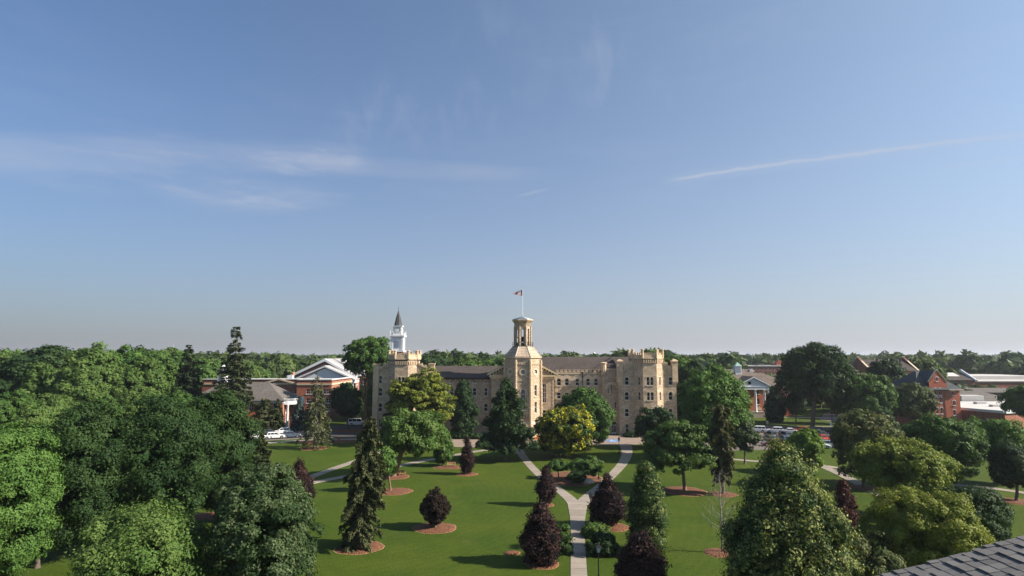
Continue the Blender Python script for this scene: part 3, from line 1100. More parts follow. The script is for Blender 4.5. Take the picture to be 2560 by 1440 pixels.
    # ---- left end block with its tower
    gl, gr = WX(935, 990, YG), WX(1066, 990, YG)
    tl, tr = WX(972, 930, YG), WX(1042, 930, YG)
    zsl, zgt = WZ(929, YG), WZ(909, YG)
    lw3 = [win(950.5, 938, 960, YG, 0.98, 'arch', gl), win(950.3, 969, 991, YG, 1.2, 'arch', gl), win(950, 1007, 1030, YG, 1.2, 'arch', gl), win(950, 1048, 1068, YG, 1.1, 'rect', gl)]
    facade(H, (gl, YG), (tl, YG), [(0, zsl), (tl - gl, zgt)], lw3)
    lw4 = [win(1056, 940, 960, YG, 0.8, 'arch', tr), win(1056, 970, 990, YG, 0.8, 'arch', tr), win(1056, 1008, 1030, YG, 0.98, 'arch', tr)]
    facade(H, (tr, YG), (gr, YG), [(0, zgt), (gr - tr, WZ(922, YG))], lw4)
    facade(H, (gr, YG), (gr, YL + 0.6), WZ(922, YG))
    facade(H, (gl, YB), (gl, YG), zsl)
    ch = 2.05
    plan = [(tl, YG), (tl + ch, YG - ch), (tr - ch, YG - ch), (tr, YG)]
    ztop = WZ(899, YG)
    dl = ch * math.sqrt(2)
    fa = tr - tl - 2 * ch
    facade(H, plan[0], plan[1], ztop, [(dl * 0.45, WZ(938, YG), 0.55, 0.55, 'round', 0)])
    facade(H, plan[1], plan[2], ztop, [(fa / 2 + k * 0.62, WZ(b, YG), 0.8, 2.2, 'arch', 0.2) for b in (962, 992, 1030) for k in (-0.8, 0.8)])
    facade(H, plan[2], plan[3], ztop, [(dl * 0.5, WZ(b, YG), 0.7, 2.2, 'arch', 0.2) for b in (962, 992, 1030)])
    yb = YG + 5.4
    for a, b in (((tr, YG), (tr, yb)), ((tr, yb), (tl, yb)), ((tl, yb), (tl, YG))):
        facade(H, a, b, ztop, z0=14.0)
    full = plan + [(tr, yb), (tl, yb)]
    band('string_course', H, full, ztop, ztop + 0.35, 0.28, 0.35, 'ashlar', True)
    for i in range(3):
        corbels(H, plan[i], plan[i + 1], ztop - 1.35, 0.9, 0.3, 0.3, 0.2)
    zp = ztop + 0.35
    band('parapet', H, full, zp, zp + 0.9, 0.2, 0.3, 'ashlar', True)
    zc = zp + 0.9
    MB().prism(full, ztop - 0.3, ztop + 0.1).build('tower_roof', 'lead', H)
    for i in range(len(full)):
        a, b = Vector(full[i]), Vector(full[(i + 1) % len(full)])
        L = (b - a).length
        dd = (b - a) / L
        crenels(H, a + dd * 0.65, b - dd * 0.65, zc, 0.45, 0.36, 0.36, 0.3)
    for x, y in full:
        m = MB().lathe([(0.38, zp - 0.2), (0.38, zc + 0.95), (0.47, zc + 0.98), (0.47, zc + 1.18), (0.2, zc + 1.28)], 8, (x, y), PI / 8)
        m.build('parapet_post', 'ashlar', H)
    for a, b, za, zb_ in (((gl + 1.3, YG), (tl - 0.1, YG), zsl + (zgt - zsl) * 0.3, zgt), ((tr + 0.1, YG), (gr - 0.2, YG), zgt, WZ(921, YG))):
        d = MB().profile([(a[0], za - 0.1), (b[0], zb_ - 0.1), (b[0], zb_ + 0.4), (a[0], za + 0.4)], YG - 0.16, YG + 0.5)
        d.build('raking_coping', 'ashlar', H)
        crenels(H, a, b, za + 0.38, 0.5, 0.4, 0.45, 0.35, zend=zb_ + 0.38)
    x = gl + 0.4
    m = MB().box(x - 0.75, x + 0.75, YG - 0.3, YG + 1.1, 0, WZ(912, YG)).box(x - 0.9, x + 0.9, YG - 0.45, YG + 1.25, WZ(912, YG), WZ(909, YG))
    m.build('corner_turret', 'ashlar', H)
    gable_roof('roof', 'roof_brown', H, gl - 0.2, gr + 0.2, YG + 0.55, YB, zsl - 0.2, WZ(912, YG), axis='y')
    chx, chz = W(1079, 918, YL)
    m = MB().box(chx - 0.75, chx + 0.75, YL + 0.4, YL + 1.6, chz - 4, WZ(911, YL)).box(chx - 0.9, chx + 0.9, YL + 0.25, YL + 1.75, WZ(911, YL), WZ(908, YL))
    m.build('chimney', 'ashlar', H)
    # back walls close the block
    facade(H, (xr, YB), (gl, YB), 15.0)
    # ---- main bell tower
    half = 4.9
    tcx = WX(1307.5, 960, 163.0)
    tcy = 162.6 + half
    chm = 2.95
    oc = octagon(tcx, tcy, half, chm)
    yf = tcy - half
    zsk0, zsk1 = WZ(895, yf), WZ(866, yf + 1.5)
    fw = 2 * (half - chm)
    dl = chm * math.sqrt(2)
    zr_ = WZ(930, yf) - 0.62
    rnd = 1.24
    lz = [(WZ(1025, yf), WZ(973, yf))]
    front = [(fw / 2, zr_, rnd, rnd, 'round'), (fw / 2, lz[0][0], 1.2, lz[0][1] - lz[0][0], 'lancet'), (fw / 2, 1.0, 1.0, 2.4, 'arch')]
    side = [(dl / 2, zr_, rnd, rnd, 'round'), (dl / 2, WZ(991, yf), 0.85, 3.0, 'arch'), (dl / 2, WZ(1034, yf), 0.85, 3.1, 'arch'), (dl / 2, WZ(1070, yf), 0.85, 2.4, 'arch')]
    for i in range(8):
        wn = front if i == 0 else (side if i in (1, 7) else [])
        facade(H, oc[i], oc[(i + 1) % 8], zsk0, wn, 'limestone')
        if i in (0, 1, 7, 2, 6):
            corbels(H, oc[i], oc[(i + 1) % 8], WZ(912.5, yf), 0.55, 0.3, 0.36, 0.13)
    for zc_ in (WZ(908.5, yf), WZ(951.5, yf), WZ(1000, yf), WZ(1050, yf)):
        band('string_course', H, [oc[6], oc[7], oc[0], oc[1], oc[2], oc[3]], zc_ - 0.12, zc_ + 0.12, 0.1, 0.1, 'ashlar')
    for k in (7, 0, 1, 2):       # buttress strips on the corners
        x, y = oc[k]
        dx, dy = x - tcx, y - tcy
        l = math.hypot(dx, dy)
        q = (x + dx / l * 0.02, y + dy / l * 0.02)
        for j in range(40):
            r = 0.44 if j % 2 else 0.36
            z = 0.55 * j
            if z + 0.5 < zsk0 - 0.4:
                MB().lathe([(r, z), (r, z + 0.5)], 8, q, PI / 8).build('quoin', 'ashlar', H)
    out = octagon(tcx, tcy, half + 0.28, chm + 0.1)
    MB().prism(out, zsk0, zsk0 + 0.42).build('cornice', 'ashlar', H)
    hb = 2.2
    cb = 1.32
    base = octagon(tcx, tcy, half + 0.12, chm + 0.05)
    topo = octagon(tcx, tcy, hb + 0.5, cb + 0.2)
    skirt = MB().frustum(base, zsk0 + 0.42, topo, zsk1)
    skirt.build('stone_skirt', 'skirt_stone', H)
    for i in range(8):
        MB().tube([(base[i][0], base[i][1], zsk0 + 0.42), (topo[i][0], topo[i][1], zsk1)], 0.13, 5).build('hip_roll', 'trim_stone', H)
    # belfry, open through
    bo = octagon(tcx, tcy, hb, cb)
    zb0, zb1 = zsk1, WZ(806, yf + 2.5)
    MB().prism(topo, zb0 - 0.05, zb0 + 0.18).build('belfry_floor', 'dark_metal', H)
    oz0, oz1 = zb0 + 0.3, WZ(821, yf + 2.5)
    fwb, dlb = 2 * (hb - cb), cb * math.sqrt(2)
    for i in range(8):
        L = fwb if i % 2 == 0 else dlb
        facade(H, bo[i], bo[(i + 1) % 8], zb1, [(L / 2, oz0, 0.66, oz1 - oz0, 'open')], 'limestone', z0=zb0 + 0.1, depth=0.38)
        corbels(H, bo[i], bo[(i + 1) % 8], WZ(813, yf + 2.5), 0.75, 0.16, 0.2, 0.14)
        a, b = Vector(bo[i]), Vector(bo[(i + 1) % 8])
        md = (a + b) / 2
        ang = math.atan2((b - a).y, (b - a).x)
        MB().arc(0, oz1 - 0.33, 0.35, 0.56, -0.07, 0.05).build('arch_hood', 'trim_stone', H, loc=(md.x, md.y, 0), rotz=ang)
        MB().box(-0.4, 0.4, 0.18, 0.26, zb0 + 2.4, zb0 + 2.55).box(-0.4, 0.4, 0.18, 0.26, zb0 + 0.1, zb0 + 1.0).build('belfry_rail', 'dark_metal', H, loc=(md.x, md.y, 0), rotz=ang)
    for i in range(8):
        for j in range(16):
            r = 0.30 if j % 2 else 0.24
            z = zb0 + 0.2 + 0.42 * j
            if z + 0.38 < zb1 - 0.9:
                MB().lathe([(r, z), (r, z + 0.38)], 6, bo[i]).build('quoin', 'limestone', H)
    big = octagon(tcx, tcy, hb + 0.62, cb + 0.25)
    MB().frustum(octagon(tcx, tcy, hb + 0.05, cb), zb1 - 0.25, big, zb1 + 0.55).build('cornice', 'limestone', H)
    MB().prism(octagon(tcx, tcy, hb + 0.68, cb + 0.28), zb1 + 0.551, zb1 + 0.85).build('cornice_cap', 'ashlar', H)
    zro = zb1 + 0.852
    for k, (r, hgt) in enumerate(((2.75, 0.16), (2.2, 0.34), (1.6, 0.52), (1.0, 0.68), (0.4, 0.82))):
        MB().prism(octagon(tcx, tcy, r, r * 0.58), zro + hgt - 0.17, zro + hgt).build('roof_step', 'lead', H)
    # iron railing round the belfry foot
    rr = octagon(tcx, tcy, hb + 0.62, cb + 0.22)
    m = MB()
    for i in range(8):
        a, b = Vector(rr[i]), Vector(rr[(i + 1) % 8])
        for z in (0.55, 1.1):
            m.tube([(a.x, a.y, zb0 + z), (b.x, b.y, zb0 + z)], 0.028, 4)
        m.tube([(a.x, a.y, zb0), (a.x, a.y, zb0 + 1.15)], 0.045, 5)
    m.build('railing', 'dark_metal', H)
    # buttress foot: battered plinth
    MB().frustum(octagon(tcx, tcy, half + 0.75, chm + 0.3), 0, octagon(tcx, tcy, half + 0.25, chm + 0.1), 3.4, False).build('plinth', 'limestone', H)
    MB().frustum(octagon(tcx, tcy, half + 0.25, chm + 0.1), 3.4, octagon(tcx, tcy, half + 0.02, chm), 3.9, False).build('plinth_cap', 'trim_stone', H)
    # bell hung in the belfry
    zb = zb0 + 1.3
    bell = MB().lathe([(0.75, zb), (0.62, zb + 0.25), (0.5, zb + 0.75), (0.34, zb + 1.05), (0.1, zb + 1.15), (0.1, zb + 1.35)], 14, (tcx, tcy))
    bl = bell.build('bell', 'bell_bronze', None, True)
    tag(bl, 'dark bronze bell hanging inside the open belfry', 'bell')
    MB().tube([(tcx - 2, tcy, zb + 1.4), (tcx + 2, tcy, zb + 1.4)], 0.09, 6).build('yoke', 'dark_metal', bl)
    # flagpole and flag
    zf0, zf1 = zro + 0.82, WZ(722, tcy)
    fp = thing('flagpole', 'white flagpole on top of the bell tower', 'flagpole', (tcx, tcy, zf0))
    MB().tube([(0, 0, -0.02), (0, 0, zf1 - zf0 - 0.1)], [0.09, 0.055], 8).build('pole', 'white', fp)
    MB().lathe([(0.02, zf1 - zf0 - 0.1), (0.11, zf1 - zf0), (0.02, zf1 - zf0 + 0.1)], 8).build('finial', 'gold_cream', fp)
    MB().lathe([(0.25, -0.01), (0.22, 0.2), (0.1, 0.3)], 8).build('base', 'lead', fp)
    flag(tcx - 0.07, tcy, zf1 - 0.25)
    return tcx, tcy


def flag(x0, y0, zt):
    m, nt, b = newmat('flag_cloth')
    uv = nd(nt, 'ShaderNodeUVMap').outputs[0]
    s = nd(nt, 'ShaderNodeSeparateXYZ')
    ln(nt, uv, s.inputs[0])
    u, v = s.outputs[0], s.outputs[1]
    st = mathn(nt, 'MODULO', mathn(nt, 'FLOOR', mathn(nt, 'MULTIPLY', v, 13.0)), 2.0)
    can = mathn(nt, 'MULTIPLY', mathn(nt, 'LESS_THAN', u, 0.4), mathn(nt, 'GREATER_THAN', v, 6.0 / 13.0))
    mx = nd(nt, 'ShaderNodeMix', data_type='RGBA')
    ln(nt, st, mx.inputs[0])
    mx.inputs[6].default_value = (0.22, 0.012, 0.02, 1)  # cloth colours darkened: the shade of a backlit flag put into them
    mx.inputs[7].default_value = (0.42, 0.41, 0.41, 1)
    # star rows
    a = mathn(nt, 'SUBTRACT', mathn(nt, 'FRACT', mathn(nt, 'MULTIPLY', u, 15.0)), 0.5)
    c = mathn(nt, 'SUBTRACT', mathn(nt, 'FRACT', mathn(nt, 'MULTIPLY', v, 9.3)), 0.5)
    star = mathn(nt, 'LESS_THAN', mathn(nt, 'ADD', mathn(nt, 'MULTIPLY', a, a), mathn(nt, 'MULTIPLY', c, c)), 0.05)
    mc = nd(nt, 'ShaderNodeMix', data_type='RGBA')
    ln(nt, star, mc.inputs[0])
    mc.inputs[6].default_value = (0.012, 0.018, 0.07, 1)
    mc.inputs[7].default_value = (0.7, 0.7, 0.7, 1)
    m2 = nd(nt, 'ShaderNodeMix', data_type='RGBA')
    ln(nt, can, m2.inputs[0])
    ln(nt, mx.outputs[2], m2.inputs[6])
    ln(nt, mc.outputs[2], m2.inputs[7])
    ln(nt, m2.outputs[2], b.inputs['Base Color'])
    b.inputs['Roughness'].default_value = 0.8
    MATS['flag_cloth'] = m
    nx, nz = 20, 10
    Lf, Hf = 2.5, 1.75
    vs, uvs, fs = [], [], []
    for j in range(nz + 1):
        for i in range(nx + 1):
            t, q = i / nx, j / nz
            sag = -1.05 * t ** 1.15 + 0.35 * t * (1 - q) * 1.0
            hh = Hf * (1 - 0.42 * t)
            vs.append((x0 - Lf * t, y0 + 0.22 * math.sin(t * 9 + q * 1.5) * t ** 0.6 - 0.5 * t, zt + sag * (0.4 + 0.6 * q) - (1 - q) * hh))
            uvs.append((t, q))
    for j in range(nz):
        for i in range(nx):
            k = j * (nx + 1) + i
            fs.append((k, k + 1, k + nx + 2, k + nx + 1))
    me = bpy.data.meshes.new('flag')
    me.from_pydata(vs, [], fs)
    ul = me.uv_layers.new(name='UVMap')
    for lp in me.loops:
        ul.data[lp.index].uv = uvs[lp.vertex_index]
    me.polygons.foreach_set('use_smooth', [True] * len(fs))
    me.materials.append(m)
    tag(new_obj('flag', me), 'striped red and white flag with blue corner flying above the bell tower', 'flag')


# ------------------------------------------------------------------ the other buildings
def column(parent, x, y, z0, z1, r=0.32, mat='white'):
    m = MB().lathe([(r * 1.35, z0), (r * 1.35, z0 + 0.18), (r * 1.08, z0 + 0.28), (r, z0 + 0.5), (r * 0.86, z1 - 0.45), (r * 0.95, z1 - 0.4), (r * 1.3, z1 - 0.15), (r * 1.3, z1)], 12, (x, y))
    return m.build('column', mat, parent, True)


def rwin(u, v0, v1, Y, w, x0, style='rect', hood=0.0):
    x, z = W(u, v1, Y)
    return (x - x0, z, w, WZ(v0, Y) - z, style, hood)


def portico_hall():
    """red brick hall with white pediment portico and cupola, right of the stone hall"""
    B = thing('portico_hall', 'red brick hall with white columned pediment and small white cupola', 'building')
    YW, YP = 219.0, 215.2
    x0, x1 = WX(1800, 1000, YW), WX(1985, 1000, YW)
    ze = WZ(967, YW)
    wins = []
    for u in (1822, 1846, 1864, 1895.5, 1923, 1944, 1964):
        wins += [rwin(u, 974.5, 985, YW, 1.25, x0), rwin(u, 995.5, 1011, YW, 1.25, x0)]
    facade(B, (x0, YW), (x1, YW), ze, wins, 'brick_red', frame='white', trim='white')
    facade(B, (x1, YW), (x1, YW + 16), ze, [(3 + 3.3 * k, z, 1.2, 2.0, 'rect', 0) for k in range(4) for z in (3.2, 7.4)], 'brick_red', frame='white', trim='white')
    facade(B, (x0, YW + 16), (x0, YW), ze, [(3 + 3.3 * k, z, 1.2, 2.0, 'rect', 0) for k in range(4) for z in (3.2, 7.4)], 'brick_red', frame='white', trim='white')
    facade(B, (x1, YW + 16), (x0, YW + 16), ze, (), 'brick_red')
    band('cornice', B, [(x0, YW + 16), (x0, YW), (x1, YW), (x1, YW + 16)], ze - 0.1, ze + 0.5, 0.45, 0.3, 'white')
    hip_roof('roof', 'roof_tan', B, x0 - 0.7, x1 + 0.7, YW - 0.7, YW + 16.7, ze + 0.55, WZ(932, YW + 8), hip=8.5)
    # plaque, steps
    px, pz = W(1897.5, 1021, YW)
    MB().box(px - 0.9, px + 0.9, YW - 0.06, YW, pz - 0.6, pz + 0.3).box(px - 0.35, px + 0.35, YW - 0.06, YW, pz + 0.302, pz + 0.6).build('plaque', 'trim_stone', B)
    pl, pr = WX(1843, 970, YP), WX(1924, 970, YP)
    zpb, zpt = WZ(974, YP), WZ(966, YP)
    za = WZ(944.5, YP)
    zf = WZ(1031, YP)
    MB().box(pl - 0.3, pr + 0.3, YP - 0.9, YW + 0.05, 0, zf).build('plinth', 'brick_dark', B)
    box('landing', 'concrete', B, pl - 0.4, pr + 0.4, YP - 1.0, YW - 0.01, zf, zf + 0.15)
    for k in range(5):
        box('step', 'concrete', B, pl + 1, pr - 1, YP - 0.9 - 0.35 * (k + 1), YP - 0.9 - 0.35 * k, 0, zf - zf / 6 * (k + 1))
    for u in (1848.5, 1860, 1889, 1911.5, 1920.5):
        column(B, WX(u, 1000, YP), YP + (0.0 if u != 1848.5 else 0.02), zf + 0.15, zpb, 0.42)
    box('entablature', 'white', B, pl, pr, YP - 0.5, YW + 0.02, zpb, zpt)
    dent = MB().box(-0.1, 0.1, -0.62, -0.5, -0.2, 0).mesh('dentil', 'white')
    for k in range(32):
        new_obj('dentil', dent, B, (pl + 0.3 + (pr - pl - 0.6) * k / 31, YP, zpt - 0.005))
    xm = (pl + pr) / 2
    ty = MB().profile([(pl + 0.2, zpt), (pr - 0.2, zpt), (xm, za - 0.25)], YP - 0.3, YP - 0.1)
    ty.build('pediment', 'white', B)
    for a, b in ((pl - 0.3, xm), (xm, pr + 0.3)):
        pa = (a, zpt if a != xm else za)
        pb = (b, za if b == xm else zpt)
        MB().profile([pa, pb, (pb[0], pb[1] + 0.42), (pa[0], pa[1] + 0.42)], YP - 0.75, YP - 0.05).build('raking_cornice', 'white', B)
    gable_roof('roof', 'roof_brown', B, pl - 0.35, pr + 0.35, YP - 0.74, YW + 7, zpt + 0.45, za + 0.5, 0.12, 'y')
    ox, oz = W(1873, 957.5, YP)
    MB().arc(ox, oz, 0.34, 0.55, YP - 0.42, YP - 0.28, 0, 2 * PI, 16).build('round_frame', 'dark_metal', B)
    MB().arc(ox, oz, 0, 0.34, YP - 0.36, YP - 0.3, 0, 2 * PI, 16).build('pane', 'glass', B)
    # cupola
    Yc = YW + 8
    cx = WX(1844, 930, Yc)
    z0, z1, z2 = WZ(937, Yc), WZ(915.5, Yc), WZ(907, Yc)
    c = MB().box(cx - 1.15, cx + 1.15, Yc - 1.15, Yc + 1.15, z0 - 1.0, z1).build('cupola', 'white', B)
    MB().box(cx - 0.75, cx + 0.75, Yc - 1.19, Yc - 1.152, z0 + 0.9, z1 - 0.3).build('louvre', 'lead', c)
    MB().box(cx + 1.152, cx + 1.19, Yc - 0.75, Yc + 0.75, z0 + 0.9, z1 - 0.3).build('louvre', 'lead', c)
    MB().box(cx - 1.3, cx + 1.3, Yc - 1.3, Yc + 1.3, z1, z1 + 0.2).build('cornice', 'white', c)
    MB().add([(cx - 1.25, Yc - 1.25, z1 + 0.2), (cx + 1.25, Yc - 1.25, z1 + 0.2), (cx + 1.25, Yc + 1.25, z1 + 0.2), (cx - 1.25, Yc + 1.25, z1 + 0.2), (cx, Yc, z2 + 0.25)],
             [(0, 1, 4), (1, 2, 4), (2, 3, 4), (3, 0, 4)]).build('cupola_roof', 'copper_green', c)
    # lower rear wing with a brown metal roof
    Y2 = 262.0
    a, b = WX(1815, 930, Y2), WX(1884, 930, Y2)
    R2 = thing('metal_roof_hall', 'low brick block with brown ribbed metal roof behind the cupola hall', 'building')
    zt = WZ(935, Y2)
    facade(R2, (a, Y2), (b, Y2), zt, (), 'brick_dark')
    facade(R2, (b, Y2), (b, Y2 + 14), zt, (), 'brick_dark')
    m = MB()
    ztop = WZ(923.5, Y2 + 6)
    n = 26
    for k in range(n):
        xa, xb = a + (b - a) * k / n, a + (b - a) * (k + 0.86) / n
        m.add([(xa, Y2 - 0.4, zt), (xb, Y2 - 0.4, zt), (xb, Y2 + 7, ztop), (xa, Y2 + 7, ztop)], [(0, 1, 2, 3)])
        xc = a + (b - a) * (k + 1) / n
        m.add([(xb, Y2 - 0.45, zt + 0.12), (xc, Y2 - 0.45, zt + 0.12), (xc, Y2 + 7, ztop + 0.12), (xb, Y2 + 7, ztop + 0.12)], [(0, 1, 2, 3)])
    m.add([(a, Y2 + 7, ztop), (b, Y2 + 7, ztop), (b, Y2 + 14, zt), (a, Y2 + 14, zt)], [(0, 1, 2, 3)])
    m.build('roof', 'brown_metal', R2)
    for k in range(4):
        x, z = W(1874 + 3.2 * (k % 3), 925 + 3 * (k // 2), Y2 + 4)
        MB().box(x - 0.5, x + 0.5, Y2 + 3.5 - 0.3 * k, Y2 + 4.6 - 0.3 * k, z - 0.5, z + 0.5).build('roof_vent', 'white_roof', R2)


def victorian_house():
    """tall red brick gabled hall with slate hips on the right"""
    B = thing('gabled_brick_hall', 'tall red brick hall with shouldered front gable and slate roofs', 'building')
    Y = 186.0
    xa, xb = WX(2296, 985, Y), WX(2399, 985, Y)
    gx0, gx1, gxm = WX(2322, 955, Y), WX(2366.5, 955, Y), WX(2341, 930, Y)
    zap, zsh, zev = WZ(925.5, Y), WZ(955, Y), WZ(974, Y)
    x0 = xa
    wins = [rwin(2342.5, 942.5, 952.5, Y, 0.6, x0, 'arch', 0.2)]
    for u, a, b, w in ((2340, 970, 987.5, 0.72), (2351, 970, 987.5, 0.72), (2342, 992.5, 1006.5, 0.72), (2352.7, 992.5, 1006.5, 0.72), (2344, 1018.5, 1034, 0.72), (2355, 1018.5, 1034, 0.72),
                       (2308, 977.5, 988, 0.72), (2383, 977.5, 988, 0.72), (2386, 1001, 1013, 0.7), (2312, 1000, 1013, 0.7), (2313, 1022, 1036, 0.7), (2387, 1024, 1038, 0.7)):
        wins.append(rwin(u, a, b, Y, w, x0, 'arch', 0.2))
    top = [(0, zev), (gx0 - xa, zev), (gx0 - xa, zsh), (gx0 - xa + 0.5, zsh + 0.3), (gxm - xa, zap), (gx1 - xa - 0.5, zsh + 0.3), (gx1 - xa, zsh), (gx1 - xa, zev), (xb - xa, zev)]
    facade(B, (xa, Y), (xb, Y), top, wins, 'brick_red', frame='white', trim='white', hood=0.2)
    facade(B, (xb, Y), (xb, Y + 15), zev, (), 'brick_red')
    facade(B, (xa, Y + 15), (xa, Y), zev, [(3.0 + 3.2 * k, z, 0.8, 1.9, 'arch', 0.2) for k in range(4) for z in (3, 6.5, 9.5)], 'brick_red', frame='white', trim='white')
    cop = MB()
    for p, q in (((gx0 - 0.15, zsh), (gxm, zap + 0.1)), ((gxm, zap + 0.1), (gx1 + 0.15, zsh))):
        cop.profile([p, q, (q[0], q[1] + 0.22), (p[0], p[1] + 0.22)], Y - 0.12, Y + 0.4)
    cop.build('coping', 'trim_stone', B)
    gable_roof('roof', 'roof_slate', B, gx0 - 0.05, gx1 + 0.05, Y + 0.41, Y + 9, zsh - 0.1, zap - 0.2, 0.15, 'y')
    zr = WZ(927, Y + 7.5)
    hip_roof('roof', 'roof_slate', B, xa - 0.8, xb + 0.9, Y - 0.7, Y + 15.7, zev + 0.1, zr, hip=5.5)
    # keep the front slope off the gable: side eaves trim
    box('eave', 'trim_stone', B, xa - 0.85, gx0 - 0.02, Y - 0.75, Y - 0.45, zev - 0.2, zev + 0.14)
    box('eave', 'trim_stone', B, gx1 + 0.02, xb + 0.95, Y - 0.75, Y - 0.45, zev - 0.2, zev + 0.14)
    for u in (2318, 2364):
        x = WX(u, 1000, Y)
        MB().tube([(x, Y - 0.1, 0), (x, Y - 0.1, zev)], 0.06, 6).build('downspout', 'brown_metal', B)
    # balcony bay at the left
    bx, bz = W(2314, 994, Y - 1)
    MB().box(bx - 0.9, bx + 0.9, Y - 1.3, Y - 0.01, bz - 3.5, bz).build('bay', 'brick_red', B)
    box('bay_cap', 'white', B, bx - 1.05, bx + 1.05, Y - 1.45, Y - 0.012, bz, bz + 0.22)
    # second, taller block behind: gables with parapets
    C = thing('parapet_gable_hall', 'long brick hall with brown shingle roof between raised gable parapets', 'building')
    Y2 = 224.0
    a, b = WX(2176, 900, Y2), WX(2294, 900, Y2)
    ze, zr = WZ(927, Y2), WZ(898.5, Y2 + 8)
    facade(C, (a, Y2), (b, Y2), ze, [(2 + 3.1 * k, z, 0.9, 1.9, 'arch', 0.2) for k in range(5) for z in (4.5, 9)], 'brick_red', frame='white', trim='white')
    gable_roof('roof', 'roof_brown', C, a + 0.2, b - 0.2, Y2 - 0.4, Y2 + 16.4, ze, zr)
    for x in (a, b):
        m = MB()
        p = [(Y2 - 0.5, ze - 0.3), (Y2 + 16.5, ze - 0.3), (Y2 + 8.3, zr + 0.9), (Y2 + 7.7, zr + 0.9)]
        n = 4
        m.add([(x - 0.25, y, z) for y, z in p] + [(x + 0.25, y, z) for y, z in p], [(0, 3, 2, 1), (4, 5, 6, 7)] + [(i, (i + 1) % n, n + (i + 1) % n, n + i) for i in range(n)])
        m.build('gable_parapet', 'brick_dark', C)
        m = MB()
        for s in (0, 1):
            ya, yb2 = (Y2 - 0.6, Y2 + 8.3) if s == 0 else (Y2 + 16.6, Y2 + 7.7)
            z1, z2 = ze - 0.3, zr + 0.9
            m.add([(x - 0.35, ya, z1), (x + 0.35, ya, z1), (x + 0.35, yb2, z2), (x - 0.35, yb2, z2), (x - 0.35, ya, z1 + 0.25), (x + 0.35, ya, z1 + 0.25), (x + 0.35, yb2, z2 + 0.25), (x - 0.35, yb2, z2 + 0.25)],
                  [(3, 2, 1, 0), (4, 5, 6, 7), (0, 1, 5, 4), (1, 2, 6, 5), (2, 3, 7, 6), (3, 0, 4, 7)])
        m.build('coping', 'trim_stone', C)
        facade(C, (x, Y2) if x == b else (x, Y2 + 16), (x, Y2 + 16) if x == b else (x, Y2), ze - 0.3, (), 'brick_red')
    for u in (2196, 2254, 2280):
        x = WX(u, 900, Y2 + 5)
        MB().lathe([(0.3, zr - 1.2), (0.3, zr - 0.1), (0.42, zr - 0.05), (0.42, zr + 0.12), (0.1, zr + 0.2)], 8, (x, Y2 + 6)).build('roof_vent', 'dark_metal', C)
    # small left annex roofs
    D = thing('annex', 'low brick annex with brown roof between round trees', 'building')
    Y3 = 214.0
    a, b = WX(2138, 940, Y3), WX(2176, 940, Y3)
    facade(D, (a, Y3), (b, Y3), WZ(942, Y3), (), 'brick_dark')
    facade(D, (b, Y3), (b, Y3 + 10), WZ(942, Y3), (), 'brick_dark')
    gable_roof('roof', 'roof_tan', D, a - 0.3, b + 0.3, Y3 - 0.5, Y3 + 10.5, WZ(942, Y3), WZ(932.5, Y3 + 5))
    E = thing('white_roof_block', 'flat white roofed block between the oak and the gabled hall', 'building')
    Y4 = 300.0
    a, b = WX(2122, 930, Y4), WX(2172, 930, Y4)
    z = WZ(926, Y4)
    facade(E, (a, Y4), (b, Y4), z, (), 'brick_dark')
    facade(E, (b, Y4), (b, Y4 + 30), z, (), 'brick_dark')
    box('roof', 'white_roof', E, a - 0.3, b + 0.3, Y4 - 0.3, Y4 + 30, z, z + 0.4)


